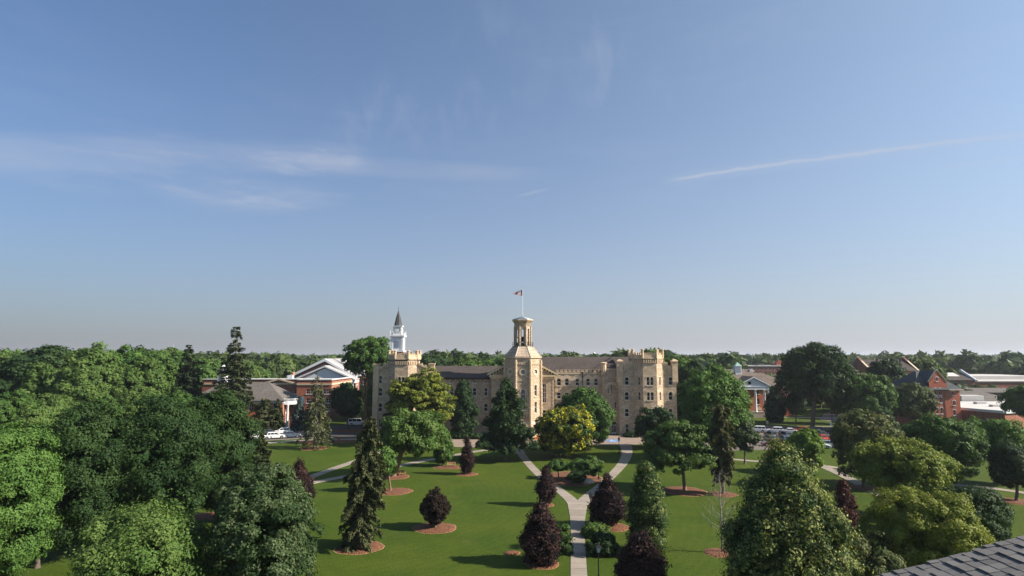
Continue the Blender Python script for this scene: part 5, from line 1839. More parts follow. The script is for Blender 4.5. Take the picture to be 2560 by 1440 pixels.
def crown_mesh(lobes, mat, rng, leaf, clump, lai=2.0, cap=60000, quad=False, up=0.5, tips=0.0, flat=0.85, core=0.25, aspect=0.62, droop=0.0, keep_in=0.68, coh=1.0, jit=0.2, spike=0.0):
    """foliage as domed leaf clumps over the lobes (cx,cy,cz,rx,ry,rz), with filler leaves inside, coloured darker as crown shade"""
    lobes = np.array(lobes, dtype=float)
    rr = lobes[:, 3:6]
    area = 4 * PI * (((rr[:, 0] * rr[:, 1]) ** 1.6 + (rr[:, 0] * rr[:, 2]) ** 1.6 + (rr[:, 1] * rr[:, 2]) ** 1.6) / 3) ** (1 / 1.6)
    cl, out, fill = [], [], []
    for i in range(len(lobes)):
        k = max(5, int(area[i] / (clump * clump * 2.3)))
        d = norm(rng.normal(size=(k, 3)))
        f = 1.0 - np.abs(rng.normal(size=k)) * 0.17 + 0.10 * (rng.random(k) < 0.25)
        p = lobes[i, :3] + d * f[:, None] * rr[i] * (1 + 0.05 * rng.normal(size=(k, 1)))
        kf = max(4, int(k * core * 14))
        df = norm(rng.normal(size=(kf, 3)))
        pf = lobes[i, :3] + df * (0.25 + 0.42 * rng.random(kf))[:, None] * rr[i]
        ok = np.ones(k, bool)
        for j in range(len(lobes)):
            if j != i:
                q = np.linalg.norm((p - lobes[j, :3]) / rr[j], axis=1)
                ok &= q > keep_in
        cl.append(p[ok])
        out.append(norm(d / rr[i])[ok])
        fill.append(pf)
    cl, out, fill = np.concatenate(cl), np.concatenate(out), np.concatenate(fill)
    nc = len(cl)
    la = (0.5 if quad else 0.64) * leaf * leaf * aspect
    m = int(max(6, min(cap / nc, 5.2 * clump * clump * lai / la)))
    N = m * nc
    idx = np.repeat(np.arange(nc), m)
    axis = norm(out + np.array([0, 0, up]) + 0.25 * rng.normal(size=(nc, 3)))
    dv = norm(rng.normal(size=(N, 3)))
    back = np.sum(dv * axis[idx], axis=1)
    flip = back < -0.15
    dv[flip] -= 2 * back[flip][:, None] * axis[idx][flip]
    # each clump is itself knobbly: a few sub-bumps
    kb = norm(rng.normal(size=(nc, 5, 3)).reshape(-1, 3)).reshape(nc, 5, 3)
    bump_ = np.max(np.einsum('nk,njk->nj', dv, kb[idx]), axis=1)
    rad = 0.62 + 0.42 * np.clip(bump_, 0, 1) ** 2 + jit * rng.normal(size=N)
    if spike:
        rad += spike * rng.random(N) ** 2 * np.clip(np.sum(dv * axis[idx], axis=1), 0, 1) ** 3
    csz = (0.65 + 0.6 * rng.random(nc))[idx][:, None] * clump
    o2 = dv * rad[:, None] * csz * np.array([1, 1, flat])
    c = cl[idx] + o2
    if droop:
        c[:, 2] -= droop * np.sum(dv[:, :2] ** 2, axis=1) * csz[:, 0]
    rnd = 0.34 / max(coh, 0.2)
    n = norm(0.9 * dv + 0.35 * axis[idx] + rnd * rng.normal(size=(N, 3)))
    ct = rng.random(nc)
    tint = np.clip(0.55 * ct[idx] + 0.45 * rng.random(N), 0, 1)
    if tips > 0:
        sel = (ct[idx] > 0.2) & (np.sum(dv * axis[idx], axis=1) > 0.25) & (rng.random(N) < tips)
        tip = sel * (0.5 + 0.5 * rng.random(N))
    else:
        tip = np.zeros(N)
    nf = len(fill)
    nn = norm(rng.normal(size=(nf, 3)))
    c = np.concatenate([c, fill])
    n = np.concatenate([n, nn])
    tint = np.concatenate([tint, 0.3 * rng.random(nf)])  # low filler tint paints the shade of crown gaps into the colour
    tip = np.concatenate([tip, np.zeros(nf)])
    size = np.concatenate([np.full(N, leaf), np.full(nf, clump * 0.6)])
    return leaves_mesh('crown', c, n, size, tint, tip, mat, rng, quad, aspect)


def broad_lobes(R_, Hh, zc, k, rng, spread=0.60, sub=(0.36, 0.52), main=0.74, low=-0.55, squash=1.0):
    """lobes of a broad crown centred on the origin, half height Hh, radius R_"""
    L = [(0, 0, zc, R_ * main, R_ * main, Hh * main)]
    ga = PI * (3 - math.sqrt(5))
    for i in range(k):
        zz = low + (0.97 - low) * (i + 0.5) / k
        r = math.sqrt(max(0.0, 1 - zz * zz))
        a = ga * i + rng.uniform(-0.5, 0.5)
        s = rng.uniform(*sub)
        sp = spread * rng.uniform(0.88, 1.12)
        L.append((R_ * sp * r * math.cos(a), R_ * sp * r * math.sin(a), zc + Hh * sp * zz, R_ * s, R_ * s, max(R_, Hh) * s * 0.9 * squash if Hh > R_ * 0.8 else Hh * s * 1.15))
    return L


def axis_lobes(R_, z0, z1, prof, rng, n=7, around=4):
    """lobes up an axis with a radius profile, plus bulges around it"""
    L = []
    dz = (z1 - z0) / n
    for i in range(n):
        t = (i + 0.5) / n
        r = R_ * prof(t)
        z = z0 + (z1 - z0) * t
        L.append((rng.uniform(-.08, .08) * R_, rng.uniform(-.08, .08) * R_, z, r * 0.8, r * 0.8, dz * 1.0))
        a0 = rng.random() * 6.28
        for j in range(around):
            a = a0 + 2 * PI * j / around + rng.uniform(-.4, .4)
            s = r * rng.uniform(0.32, 0.46)
            d = r * rng.uniform(0.5, 0.68)
            L.append((d * math.cos(a), d * math.sin(a), z + rng.uniform(-.5, .5) * dz, s, s, max(s, dz * 0.75)))
    return L


def trunk_mesh(h, r, zc, lobes, rng, mat='bark', lean=(0, 0), nl=8, bend=0.15, sides=8, top=None):
    """tapered stem with limbs reaching into the crown lobes"""
    mb = MB()
    zt = top if top else zc
    pts, rad = [], []
    n = 6
    for i in range(n + 1):
        t = i / n
        pts.append((lean[0] * t + math.sin(t * 5 + r * 9) * bend * r, lean[1] * t + math.cos(t * 4) * bend * r, zt * t))
        rad.append(r * (1.35 if i == 0 else 1.0) * (1 - 0.55 * t))
    pts.insert(1, (pts[0][0], pts[0][1], min(0.5, zt * 0.08)))
    rad.insert(1, r * 1.02)
    mb.tube(pts, rad, sides)
    ls = sorted(lobes, key=lambda q: -q[3])[:nl + 1]
    for q in ls:
        t0 = rng.uniform(0.45, 0.9)
        b = Vector((lean[0] * t0, lean[1] * t0, zt * t0))
        e = Vector((q[0], q[1], q[2] + q[5] * 0.15))
        if (e - b).length < 0.6:
            continue
        m1 = b.lerp(e, 0.4) + Vector((rng.uniform(-.2, .2), rng.uniform(-.2, .2), 0.08 * (e - b).length))
        m2 = b.lerp(e, 0.75) + Vector((rng.uniform(-.2, .2), rng.uniform(-.2, .2), 0.08 * (e - b).length))
        mb.tube([b, m1, m2, e], [r * 0.46, r * 0.34, r * 0.22, r * 0.08], 5)
        for _ in range(2):
            e2 = m2 + Vector((rng.uniform(-1, 1), rng.uniform(-1, 1), rng.uniform(0.2, 1))) * q[3] * 0.7
            mb.tube([m2, m2.lerp(e2, 0.5), e2], [r * 0.18, r * 0.12, r * 0.04], 4)
    return mb.mesh('trunk', mat, True)


def spruce_meshes(h, r, z0, mat, rng, nrng, leaf, droop=0.35, sparse=0.0, lean=(0.0, 0.0), bark='bark', prof=None, hang=0.35, trunk_r=None, cap=30000, upper=0.2):
    """conifer: whorled branches carrying sprays of needles"""
    nlev = int((h - z0) / max(0.38, leaf * 0.95))
    br = []
    for i in range(nlev):
        t = (i + rng.random() * 0.6) / nlev
        z = z0 + (h - z0) * t
        rad = r * (prof(t) if prof else (1 - t) ** 0.8)
        nb = rng.randint(4, 6)
        a0 = rng.random() * 6.28
        for j in range(nb):
            if rng.random() < sparse:
                continue
            a = a0 + 2 * PI * j / nb + rng.uniform(-.35, .35)
            br.append((z, a, max(0.25, rad * rng.uniform(0.62, 1.12)), t))
    br = np.array(br)
    nb = len(br)
    tot = br[:, 2].sum()
    N = int(min(cap, tot * (r + 2.0) * 8.0 / (leaf * leaf)))
    p = br[:, 2] ** 1.5
    idx = nrng.choice(nb, size=N, p=p / p.sum())
    s = 0.12 + 0.88 * nrng.random(N) ** 0.75
    b = br[idx]
    ln_ = b[:, 2] * s
    lat = (nrng.random(N) - 0.5) * 2 * (0.06 + 0.34 * b[:, 2] * (1.02 - s)) * (0.9 - 0.2 * b[:, 3])
    ca, sa = np.cos(b[:, 1]), np.sin(b[:, 1])
    slope = upper + 0.25 * b[:, 3] - droop
    z = b[:, 0] + slope * ln_ - droop * 0.55 * ln_ * s + 0.35 * droop * b[:, 2] * s ** 3
    hz = nrng.random(N) ** 1.6 * hang * (0.5 + 0.5 * s)
    tl = np.clip(z / h, 0, 1)
    c = np.stack([ca * ln_ - sa * lat + lean[0] * tl, sa * ln_ + ca * lat + lean[1] * tl, z - hz], axis=1)
    nn = norm(np.stack([ca * 0.4, sa * 0.4, np.full(N, 0.9)], axis=1) + 0.55 * nrng.normal(size=(N, 3)))
    ax = np.stack([ca - sa * np.sign(lat) * 0.5, sa + ca * np.sign(lat) * 0.5, -0.25 - hz / max(hang, 0.05) * 0.8], axis=1)
    bt = nrng.random(nb)
    tint = np.clip(0.5 * bt[idx] + 0.5 * nrng.random(N), 0, 1)
    tip = ((s > 0.75) & (hz < 0.3 * hang) & (nrng.random(N) < 0.5)) * (0.4 + 0.5 * nrng.random(N))
    me = leaves_mesh('crown', c, nn, np.full(N, leaf * 1.35), tint, tip, mat, nrng, True, 0.42, ax)
    mb = MB()
    R0 = trunk_r or 0.016 * h + 0.05
    mb.tube([(lean[0] * t, lean[1] * t, h * t * 0.98) for t in (0, 0.03, 0.3, 0.6, 1.0)], [R0 * 1.35, R0, R0 * 0.8, R0 * 0.5, 0.02], 8)
    for z, a, l, t in br[::2]:
        q = z / h
        b0 = Vector((lean[0] * q, lean[1] * q, z))
        sl = upper + 0.25 * t - droop
        mb.tube([b0, b0 + Vector((math.cos(a) * l * 0.55, math.sin(a) * l * 0.55, sl * l * 0.55 - droop * 0.17 * l)),
                 b0 + Vector((math.cos(a) * l * 0.92, math.sin(a) * l * 0.92, sl * l * 0.92 - droop * 0.25 * l))], [R0 * 0.22, R0 * 0.13, 0.008], 4)
    return me, mb.mesh('trunk', bark, True)


TREE_SPOTS = []


def place_tree(kind_name, label, crown, trunk, loc, rotz=0.0, scale=1.0, group=None, cat='tree'):
    o = thing(kind_name, label, cat, loc, rotz, group)
    if scale != 1.0:
        o.scale = (scale,) * 3
    new_obj('trunk', trunk, o)
    new_obj('crown', crown, o)
    TREE_SPOTS.append((loc[0], loc[1]))
    return o


def px_tree(u, vb, vt, u0, u1, vl):
    """metres from photo measures: base point, height, crown centre x offset, radius, lowest crown z"""
    b = G(u, vb)
    vm = (vt + vl) / 2
    h = WZ(vt, b.y)
    xa, xb = WX(u0, vm, b.y), WX(u1, vm, b.y)
    zl = max(0.15, WZ(vl, b.y))
    return b, h, (xa + xb) / 2 - b.x, (xb - xa) / 2, zl


FORMS = {
    'cone': lambda t: (0.62 + 0.9 * t) if t < 0.3 else max(0.10, 0.95 * (1 - (t - 0.3) / 0.7) ** 0.75 + 0.05),
    'egg': lambda t: math.sin(PI * min(1, (0.16 + t * 0.88)) ** 0.8) * 0.98 + 0.04,
    'column': lambda t: 0.75 + 0.35 * math.sin(PI * t * 0.9) - 0.72 * max(0, t - 0.55) / 0.45,
    'young': lambda t: (0.5 + 1.3 * t) if t < 0.35 else max(0.12, 0.97 * (1 - (t - 0.35) / 0.65)),
}


def tree(name, label, u, vb, vt, u0, u1, vl, mat, form='round', seed=0, bark='bark', k=12, tips=0.0, leaf=None, clump=None, lai=2.0, cap=None, trunk_r=None, group=None, mulch=None, lean=None, **kw):
    rng = random.Random(seed * 7 + 11)
    nrng = np.random.default_rng(seed + 100)
    b, h, cx, R_, zl = px_tree(u, vb, vt, u0, u1, vl)
    D = b.y
    near = D < 88
    lf = leaf or max(0.19, D * 0.0034)
    cm = clump or max(0.6, D * 0.0085)
    cp_ = cap or (95000 if near else 30000)
    zc, Hh = (h + zl) / 2, (h - zl) / 2
    # the clumps stand out beyond the lobes: shrink by half a clump
    Rl, Hl = max(0.4, R_ - 0.72 * cm), max(0.4, Hh - 0.55 * cm)
    if form == 'round':
        L = broad_lobes(Rl, Hl, zc, k, rng)
    elif form == 'dense':
        L = broad_lobes(Rl, Hl, zc, k, rng, spread=0.68, sub=(0.27, 0.40), main=0.82, low=-0.88)
    elif form == 'oak':
        L = broad_lobes(Rl, Hl, zc, k, rng, spread=0.72, sub=(0.24, 0.42), main=0.58, low=-0.45)
    elif form == 'open':
        L = broad_lobes(Rl, Hl, zc, k, rng, spread=0.74, sub=(0.2, 0.34), main=0.42, low=-0.6)
    elif form == 'dome':
        L = broad_lobes(Rl, Hl * 1.05, zc, k, rng, spread=0.62, sub=(0.30, 0.46), main=0.76, low=-0.2)
        L.append((0, 0, zl + Hl * 0.5, Rl * 0.85, Rl * 0.85, Hl * 0.5))
    elif form == 'layered':
        L = []
        n = 9
        for i in range(n):
            t = i / (n - 1)
            r = Rl * (1.0 - 0.70 * t ** 1.2)
            z = zl + (h - zl) * (0.06 + 0.9 * t)
            for j in range(5 if t < 0.8 else 2):
                a = 2.4 * i + 2 * PI * j / 5 + rng.uniform(-.5, .5)
                d = r * rng.uniform(0.35, 0.98)
                s_ = r * rng.uniform(0.2, 0.34)
                for q_ in (0.55, 1.0):
                    L.append((d * q_ * math.cos(a), d * q_ * math.sin(a), z + 0.10 * d * q_ - 0.16 * d * q_ * q_ + rng.uniform(-.4, .4), s_, s_, Hl * 0.09))
            L.append((0, 0, z, r * 0.3, r * 0.3, Hl * 0.14))
    elif form == 'vase':
        L = []
        for i in range(46):
            a = i * 2.4
            q = math.sqrt((i + 0.5) / 46)
            l = (h - zl) * rng.uniform(0.72, 1.03) * (1 - 0.42 * q * q)
            for s in (0.16, 0.34, 0.52, 0.7, 0.86, 0.98):
                d = Rl * 1.02 * q * math.sin(min(1.0, s * 1.15) * PI / 2) * (1 - 0.12 * s * s)
                w_ = Rl * (0.15 - 0.09 * s)
                L.append((d * math.cos(a), d * math.sin(a), zl + l * s, w_, w_, l * 0.085))
    else:
        L = axis_lobes(Rl, zl + 0.05 * Hh, h - 0.3 * cm, FORMS[form], rng, n=kw.pop('n_ax', 8), around=5)
    kw.pop('n_ax', None)
    lx = cx if lean is None else lean
    L = [(q[0] + lx * min(1.0, max(0.3, q[2] / zc)), q[1], *q[2:]) for q in L]
    crown = crown_mesh(L, mat, nrng, lf, cm, lai, cp_, False, tips=tips, **kw)
    tr = trunk_r or (0.012 * h + 0.022 * R_ + 0.03)
    tk = trunk_mesh(h, tr, zl + (h - zl) * 0.62, L, rng, bark, (lx * 0.7, 0), nl=10)
    o = place_tree(name, label, crown, tk, b, 0, 1, group)
    if mulch:
        mulch_bed(b, mulch[0], mulch[1] if len(mulch) > 1 else 0.0, label, seed)
    return o


def conifer(name, label, u, vb, vt, u0, u1, vl, mat, seed=0, droop=0.35, sparse=0.1, bark='bark', lean_px=0.0, prof=None, hang=0.35, leaf=None, cap=None, mulch=None, trunk_r=None, upper=0.2, group=None):
    rng = random.Random(seed * 5 + 3)
    nrng = np.random.default_rng(seed + 500)
    b, h, cx, R_, zl = px_tree(u, vb, vt, u0, u1, vl)
    D = b.y
    lf = leaf or max(0.2, D * 0.0034)
    lean = (lean_px * D / FPX, 0.0)
    cr, tk = spruce_meshes(h, R_ * 1.15, zl, mat, rng, nrng, lf, droop, sparse, lean, bark, prof, hang, trunk_r, cap or (30000 if D < 90 else 14000), upper)
    o = place_tree(name, label, cr, tk, b, 0, 1, group)
    if mulch:
        mulch_bed(b, mulch[0], mulch[1] if len(mulch) > 1 else 0.0, label, seed)
    return o


def mulch_bed(b, r, dx, label, seed, ry=None):
    rng = random.Random(seed + 77)
    n = 44
    mb = MB()
    ph = rng.random() * 6
    ring = []
    for k in range(n):
        a = 2 * PI * k / n
        q = 1 + 0.05 * math.sin(2 * a + ph) + 0.03 * math.sin(5 * a + ph * 2) + rng.uniform(-0.025, 0.025)
        ring.append((r * q * math.cos(a), (ry or r) * q * math.sin(a)))
    vs = [(x * f, y * f, z) for f, z in ((1.0, 0.012), (0.96, 0.07), (0.7, 0.12), (0.3, 0.16)) for x, y in ring] + [(0, 0, 0.18)]
    fs = [(j * n + k, j * n + (k + 1) % n, (j + 1) * n + (k + 1) % n, (j + 1) * n + k) for j in range(3) for k in range(n)]
    fs += [(3 * n + k, 3 * n + (k + 1) % n, 4 * n) for k in range(n)]
    mb.add(vs, fs)
    o = mb.build('mulch_bed', 'mulch', None, True, (b.x + dx, b.y, 0))
    tag(o, ('brown bark mulch bed under ' + label)[:0] + 'brown bark mulch bed at the foot of the ' + ' '.join(label.split()[:7]), 'mulch bed', 'bark mulch beds on the lawn', 'structure')
    e = MB()
    outer = [(x * 1.035, y * 1.035) for x, y in ring]
    vs = [(x, y, 0.012) for x, y in outer] + [(x * 1.0, y * 1.0, 0.016) for x, y in ring]
    e.add(vs, [(k, (k + 1) % n, n + (k + 1) % n, n + k) for k in range(n)])
    e.build('cut_edge', 'soil_edge', o)
    return o


paving('soil_edge', (0.22, 0.13, 0.065), (0.36, 0.22, 0.11))
# ------------------------------------------------------------------ ground, paths, roads
def sheet(name, mat, poly, z, label, kind='structure', parent=None, cat='ground', thick=0.0):
    mb = MB()
    if thick:
        mb.prism(poly, z - thick, z)
    else:
        mb.add([(x, y, z) for x, y in poly], [tuple(range(len(poly)))])
    # triangulate concave outlines properly
    vs = [Vector((x, y, z)) for x, y in poly]
    tr = tessellate_polygon([vs])
    m2 = MB()
    fs = []
    for t in tr:
        a, b, c = (poly[i] for i in t)
        fs.append(tuple(t) if (b[0] - a[0]) * (c[1] - a[1]) - (b[1] - a[1]) * (c[0] - a[0]) > 0 else tuple(t)[::-1])
    m2.add(vs, fs)
    if thick:
        n = len(poly)
        m2.add([(x, y, z) for x, y in poly] + [(x, y, z - thick) for x, y in poly], [(i, n + i, n + (i + 1) % n, (i + 1) % n) for i in range(n)])
    o = m2.build(name, mat, parent)
    if parent is None:
        tag(o, label, cat, None, kind)
    return o


def pxpoly(pts):
    return [(p.x, p.y) for p in (G(u, v) for u, v in pts)]


def smooth_line(pts, step):
    """Catmull-Rom through ground points, resampled at `step` metres"""
    P = [np.array((p.x, p.y)) for p in (G(u, v) for u, v in pts)]
    P = [2 * P[0] - P[1]] + P + [2 * P[-1] - P[-2]]
    out = []
    for i in range(1, len(P) - 2):
        p0, p1, p2, p3 = P[i - 1:i + 3]
        for k in range(24):
            t = k / 24
            out.append(0.5 * ((2 * p1) + (-p0 + p2) * t + (2 * p0 - 5 * p1 + 4 * p2 - p3) * t * t + (-p0 + 3 * p1 - 3 * p2 + p3) * t ** 3))
    out.append(P[-2])
    out = np.array(out)
    seg = np.r_[0, np.cumsum(np.linalg.norm(np.diff(out, axis=0), axis=1))]
    n = max(2, int(seg[-1] / step))
    s = np.linspace(0, seg[-1], n + 1)
    return np.stack([np.interp(s, seg, out[:, 0]), np.interp(s, seg, out[:, 1])], axis=1)


def path(name, label, pts, width, step=1.55, z=0.045, slabs=True, mat='concrete', seed=0):
    line = smooth_line(pts, step)
    t = np.gradient(line, axis=0)
    t /= np.linalg.norm(t, axis=1, keepdims=True)
    nrm = np.stack([-t[:, 1], t[:, 0]], axis=1)
    w = np.full(len(line), width / 2) if not hasattr(width, '__len__') else np.interp(np.linspace(0, 1, len(line)), np.linspace(0, 1, len(width)), np.array(width) / 2)
    l, r = line + nrm * w[:, None], line - nrm * w[:, None]
    base = MB()
    n = len(line)
    vs = [(x, y, z - 0.03) for x, y in r] + [(x, y, z - 0.03) for x, y in l]
    base.add(vs, [(i, i + 1, n + i + 1, n + i) for i in range(n - 1)])
    o = base.build(name, 'joint' if slabs else mat, None)
    tag(o, label, 'path', 'concrete footpaths across the lawn', 'structure')
    if slabs:
        rng = random.Random(seed)
        for i in range(n - 1):
            g = 0.022 / step
            a, b, c, d = r[i] + (r[i + 1] - r[i]) * g, r[i + 1] - (r[i + 1] - r[i]) * g, l[i + 1] - (l[i + 1] - l[i]) * g, l[i] + (l[i + 1] - l[i]) * g
            zz = z + rng.uniform(-0.004, 0.006)
            q = [(*a, zz), (*b, zz), (*c, zz), (*d, zz), (*a, z - 0.05), (*b, z - 0.05), (*c, z - 0.05), (*d, z - 0.05)]
            MB().add(q, [(0, 1, 2, 3), (0, 4, 5, 1), (1, 5, 6, 2), (2, 6, 7, 3), (3, 7, 4, 0)]).build('slab', mat, o)
    return o


def ribbon(name, mat, pts, width, z, label, cat='road', step=2.0):
    line = smooth_line(pts, step)
    t = np.gradient(line, axis=0)
    t /= np.linalg.norm(t, axis=1, keepdims=True)
    nrm = np.stack([-t[:, 1], t[:, 0]], axis=1) * width / 2
    l, r = line + nrm, line - nrm
    n = len(line)
    mb = MB().add([(x, y, z) for x, y in r] + [(x, y, z) for x, y in l], [(i, i + 1, n + i + 1, n + i) for i in range(n - 1)])
    return tag(mb.build(name, mat, None), label, cat, None, 'structure')


def kerb(pts, label, z=0.12, w=0.18):
    line = smooth_line(pts, 1.5)
    t = np.gradient(line, axis=0)
    t /= np.linalg.norm(t, axis=1, keepdims=True)
    nrm = np.stack([-t[:, 1], t[:, 0]], axis=1) * w / 2
    l, r = line + nrm, line - nrm
    n = len(line)
    vs = [(x, y, z) for x, y in r] + [(x, y, z) for x, y in l] + [(x, y, 0) for x, y in r] + [(x, y, 0) for x, y in l]
    fs = [(i, i + 1, n + i + 1, n + i) for i in range(n - 1)] + [(2 * n + i, 2 * n + i + 1, i + 1, i) for i in range(n - 1)] + [(n + i, n + i + 1, 3 * n + i + 1, 3 * n + i) for i in range(n - 1)]
    return tag(MB().add(vs, fs).build('kerb', 'concrete', None), label, 'kerb', None, 'structure')


def build_ground():
    S = 6000.0
    # gently uneven sheet, finer near the camera
    xs = np.concatenate([[-S, -2500, -1000, -500], np.linspace(-260, 260, 27), [500, 1000, 2500, S]])
    ys = np.concatenate([[-400, -100], np.linspace(0, 320, 17), [500, 900, 1800, 3500, S]])
    vs = [(x, y, 0.0) for y in ys for x in xs]
    nx = len(xs)
    fs = [(j * nx + i, j * nx + i + 1, (j + 1) * nx + i + 1, (j + 1) * nx + i) for j in range(len(ys) - 1) for i in range(nx - 1)]
    tag(MB().add(vs, fs).build('ground', 'grass', None), 'mown green lawn running out under the trees', 'lawn', None, 'structure')
    # drive in front of the stone hall
    sheet('driveway', 'drive', pxpoly([(1010, 1108), (1125, 1117), (1200, 1119), (1300, 1120.5), (1500, 1113), (1585, 1112), (1640, 1106), (1900, 1098), (1900, 1085), (1640, 1089), (1120, 1089), (1010, 1090)]), 0.02,
          'pinkish paved driveway in front of the stone hall', cat='driveway')
    # left road and car park
    sheet('road', 'asphalt', pxpoly([(560, 1106), (700, 1099), (820, 1093.5), (940, 1094), (1015, 1095), (1015, 1072), (950, 1064), (935, 1056), (830, 1064), (775, 1077), (690, 1082), (560, 1086)]), 0.016,
          'grey asphalt road and parking strip on the left', cat='road')
    sheet('road', 'lot_asphalt', pxpoly([(430, 1093), (690, 1083), (772, 1078.5), (772, 1075), (690, 1077), (430, 1080)]), 0.021, 'pale lane behind the parked cars on the left', cat='road')
    ribbon('pavement', 'concrete', [(520, 1115), (640, 1109), (760, 1102), (880, 1098.5), (1020, 1100)], 3.0, 0.05, 'pale concrete pavement along the lawn edge on the left', 'pavement')
    kerb([(560, 1106.5), (700, 1099.5), (820, 1094.5), (940, 1094.5)], 'concrete kerb between left road and pavement')
    q = G(885, 1077)
    o = mulch_bed(q, 7.5, 0, 'traffic island', 801, 4.2)
    o['label'] = 'dark oval mulched island in the left road'
    # right car park
    sheet('car_park', 'lot_asphalt', pxpoly([(1760, 1128), (1900, 1125), (2050, 1121), (2180, 1116), (2330, 1112), (2330, 1070), (2120, 1070), (1980, 1070), (1760, 1070)]), 0.016,
          'asphalt car park on the right full of cars', cat='car park')
    kerb([(1760, 1069), (1900, 1069), (2120, 1069), (2330, 1069)], 'kerb along the far side of the right car park')
    ribbon('pavement', 'concrete', [(1780, 1044), (1900, 1043), (2040, 1044.5), (2120, 1046)], 3.4, 0.04, 'pale pavement in front of the portico hall', 'pavement')
    ribbon('pavement', 'concrete', [(1800, 1066.5), (1950, 1066), (2110, 1067.5), (2230, 1070)], 1.8, 0.045, 'narrow pavement along the back of the car park', 'pavement')
    sheet('road', 'lot_asphalt', pxpoly([(2050, 1050), (2110, 1058), (2165, 1062), (2150, 1046), (2118, 1030), (2085, 1028), (2060, 1034)]), 0.02, 'asphalt side lane behind the big oak', cat='road')
    # painted bays
    for k, (u, v) in enumerate(((1892, 1102), (1945, 1102), (1985, 1101), (2040, 1100), (2110, 1099))):
        p = G(u, v)
        tag(MB().box(p.x - 0.06, p.x + 0.06, p.y - 5.5, p.y + 5.5, 0.02, 0.024).build('parking_line', 'paint_white', None), 'white painted bay line in the right car park', 'marking', 'white painted bay lines', 'structure')
    p = G(1531, 1102)
    o = tag(MB().box(p.x - 1.5, p.x + 1.5, p.y - 2.2, p.y + 2.2, 0.026, 0.030).build('bay_marking', 'blue_paint', None), 'blue painted disabled bay marking on the driveway', 'marking', None, 'structure')
    m = MB()
    ring = []
    for k in range(14):
        a0, a1 = PI * 0.75 + 1.5 * PI * k / 14, PI * 0.75 + 1.5 * PI * (k + 1) / 14
        m.add([(p.x + r * math.cos(a), p.y - 0.35 + 1.35 * r * math.sin(a), 0.034) for a, r in ((a0, 0.55), (a1, 0.55), (a1, 0.72), (a0, 0.72))], [(0, 1, 2, 3)])
    m.add([(p.x - 0.12, p.y - 0.2, 0.034), (p.x + 0.05, p.y - 0.2, 0.034), (p.x + 0.05, p.y + 1.1, 0.034), (p.x - 0.12, p.y + 1.1, 0.034)], [(0, 1, 2, 3)])
    m.add([(p.x + 0.05, p.y - 0.2, 0.034), (p.x + 0.7, p.y - 0.2, 0.034), (p.x + 0.7, p.y, 0.034), (p.x + 0.05, p.y, 0.034)], [(0, 1, 2, 3)])
    m.add([(p.x + 0.55, p.y - 1.1, 0.034), (p.x + 0.9, p.y - 1.1, 0.034), (p.x + 0.9, p.y - 0.95, 0.034), (p.x + 0.7, p.y - 0.2, 0.034), (p.x + 0.55, p.y - 0.2, 0.034)], [(0, 1, 2, 3, 4)])
    m.add([(p.x - 0.04 + 0.2 * math.cos(2 * PI * k / 10), p.y + 1.5 + 0.26 * math.sin(2 * PI * k / 10), 0.034) for k in range(10)], [tuple(range(10))])
    m.build('wheelchair_symbol', 'paint_white', o)
    # footpaths
    path('path', 'straight concrete path from the foreground to the fork', [(1452, 1500), (1447.5, 1440), (1445.5, 1380), (1444, 1320), (1444, 1275), (1443.5, 1262)], [1.6, 1.6, 1.6, 1.62, 2.0, 2.8], 1.5, 0.05, seed=1)
    path('path', 'left branch of the forked path curving to the bell tower', [(1437, 1262), (1420, 1243), (1390, 1220), (1360, 1197), (1335, 1174), (1314, 1150), (1300, 1130), (1291, 1119)], [1.9, 1.7, 1.65, 1.65, 1.65, 1.75, 2.5], 1.6, 0.045, seed=2)
    path('path', 'right branch of the forked path curving to the driveway', [(1452, 1262), (1470, 1243), (1500, 1217), (1530, 1188), (1554, 1162), (1566, 1140), (1567, 1125), (1562, 1112)], [2.1, 1.75, 1.75, 1.85, 2.1, 2.4, 3.0], 1.6, 0.042, seed=3)
    path('path', 'pale path rising from the left trees to the driveway', [(590, 1251), (690, 1229), (774, 1208.5), (880, 1188), (977, 1168.5), (1060, 1152), (1108, 1144), (1155, 1134.5), (1210, 1126), (1285, 1121)], 1.75, 1.7, 0.045, seed=4)
    path('path', 'upper path slanting behind the tall foreground spruce', [(745, 1204), (772, 1195), (830, 1173), (894, 1151), (950, 1131), (1010, 1112)], 1.75, 1.7, 0.041, seed=5)
    path('path', 'path running diagonally through the right hand lawn', [(2020, 1150), (2062, 1168), (2110, 1190), (2160, 1216), (2210, 1243), (2270, 1276), (2330, 1310)], 1.9, 1.7, 0.045, seed=6)
    path('path', 'path passing under the olive green tree on the right', [(1700, 1135), (1765, 1142), (1860, 1151), (1960, 1158), (2060, 1165), (2110, 1173), (2160, 1184), (2260, 1200), (2400, 1214), (2480, 1221), (2600, 1238)], 1.8, 1.9, 0.04, seed=7)
    # bare soil patches and odd beds
    for u, v, rx, ry, lab in ((1280, 1383, 0.9, 0.75, 'small bare soil patch left of the big dark beech'), (560, 1290, 4.6, 2.2, 'reddish mulched ground under the big left maples'), (610, 1168, 4.0, 1.8, 'bare earth patch beside the small left spruce'), (820, 1104, 7.0, 3.2, 'mulched strip around the pair of spruces by the pavement')):
        q = G(u, v)
        o = mulch_bed(q, rx, 0, lab, int(u), ry)
        o['label'] = lab
    q = G(1425, 1196)
    o = mulch_bed(q, 5.2, 0, 'planting bed', 909, 6.5)
    o['label'] = 'mulched planting bed inside the path fork'
    q = G(1300, 1380)
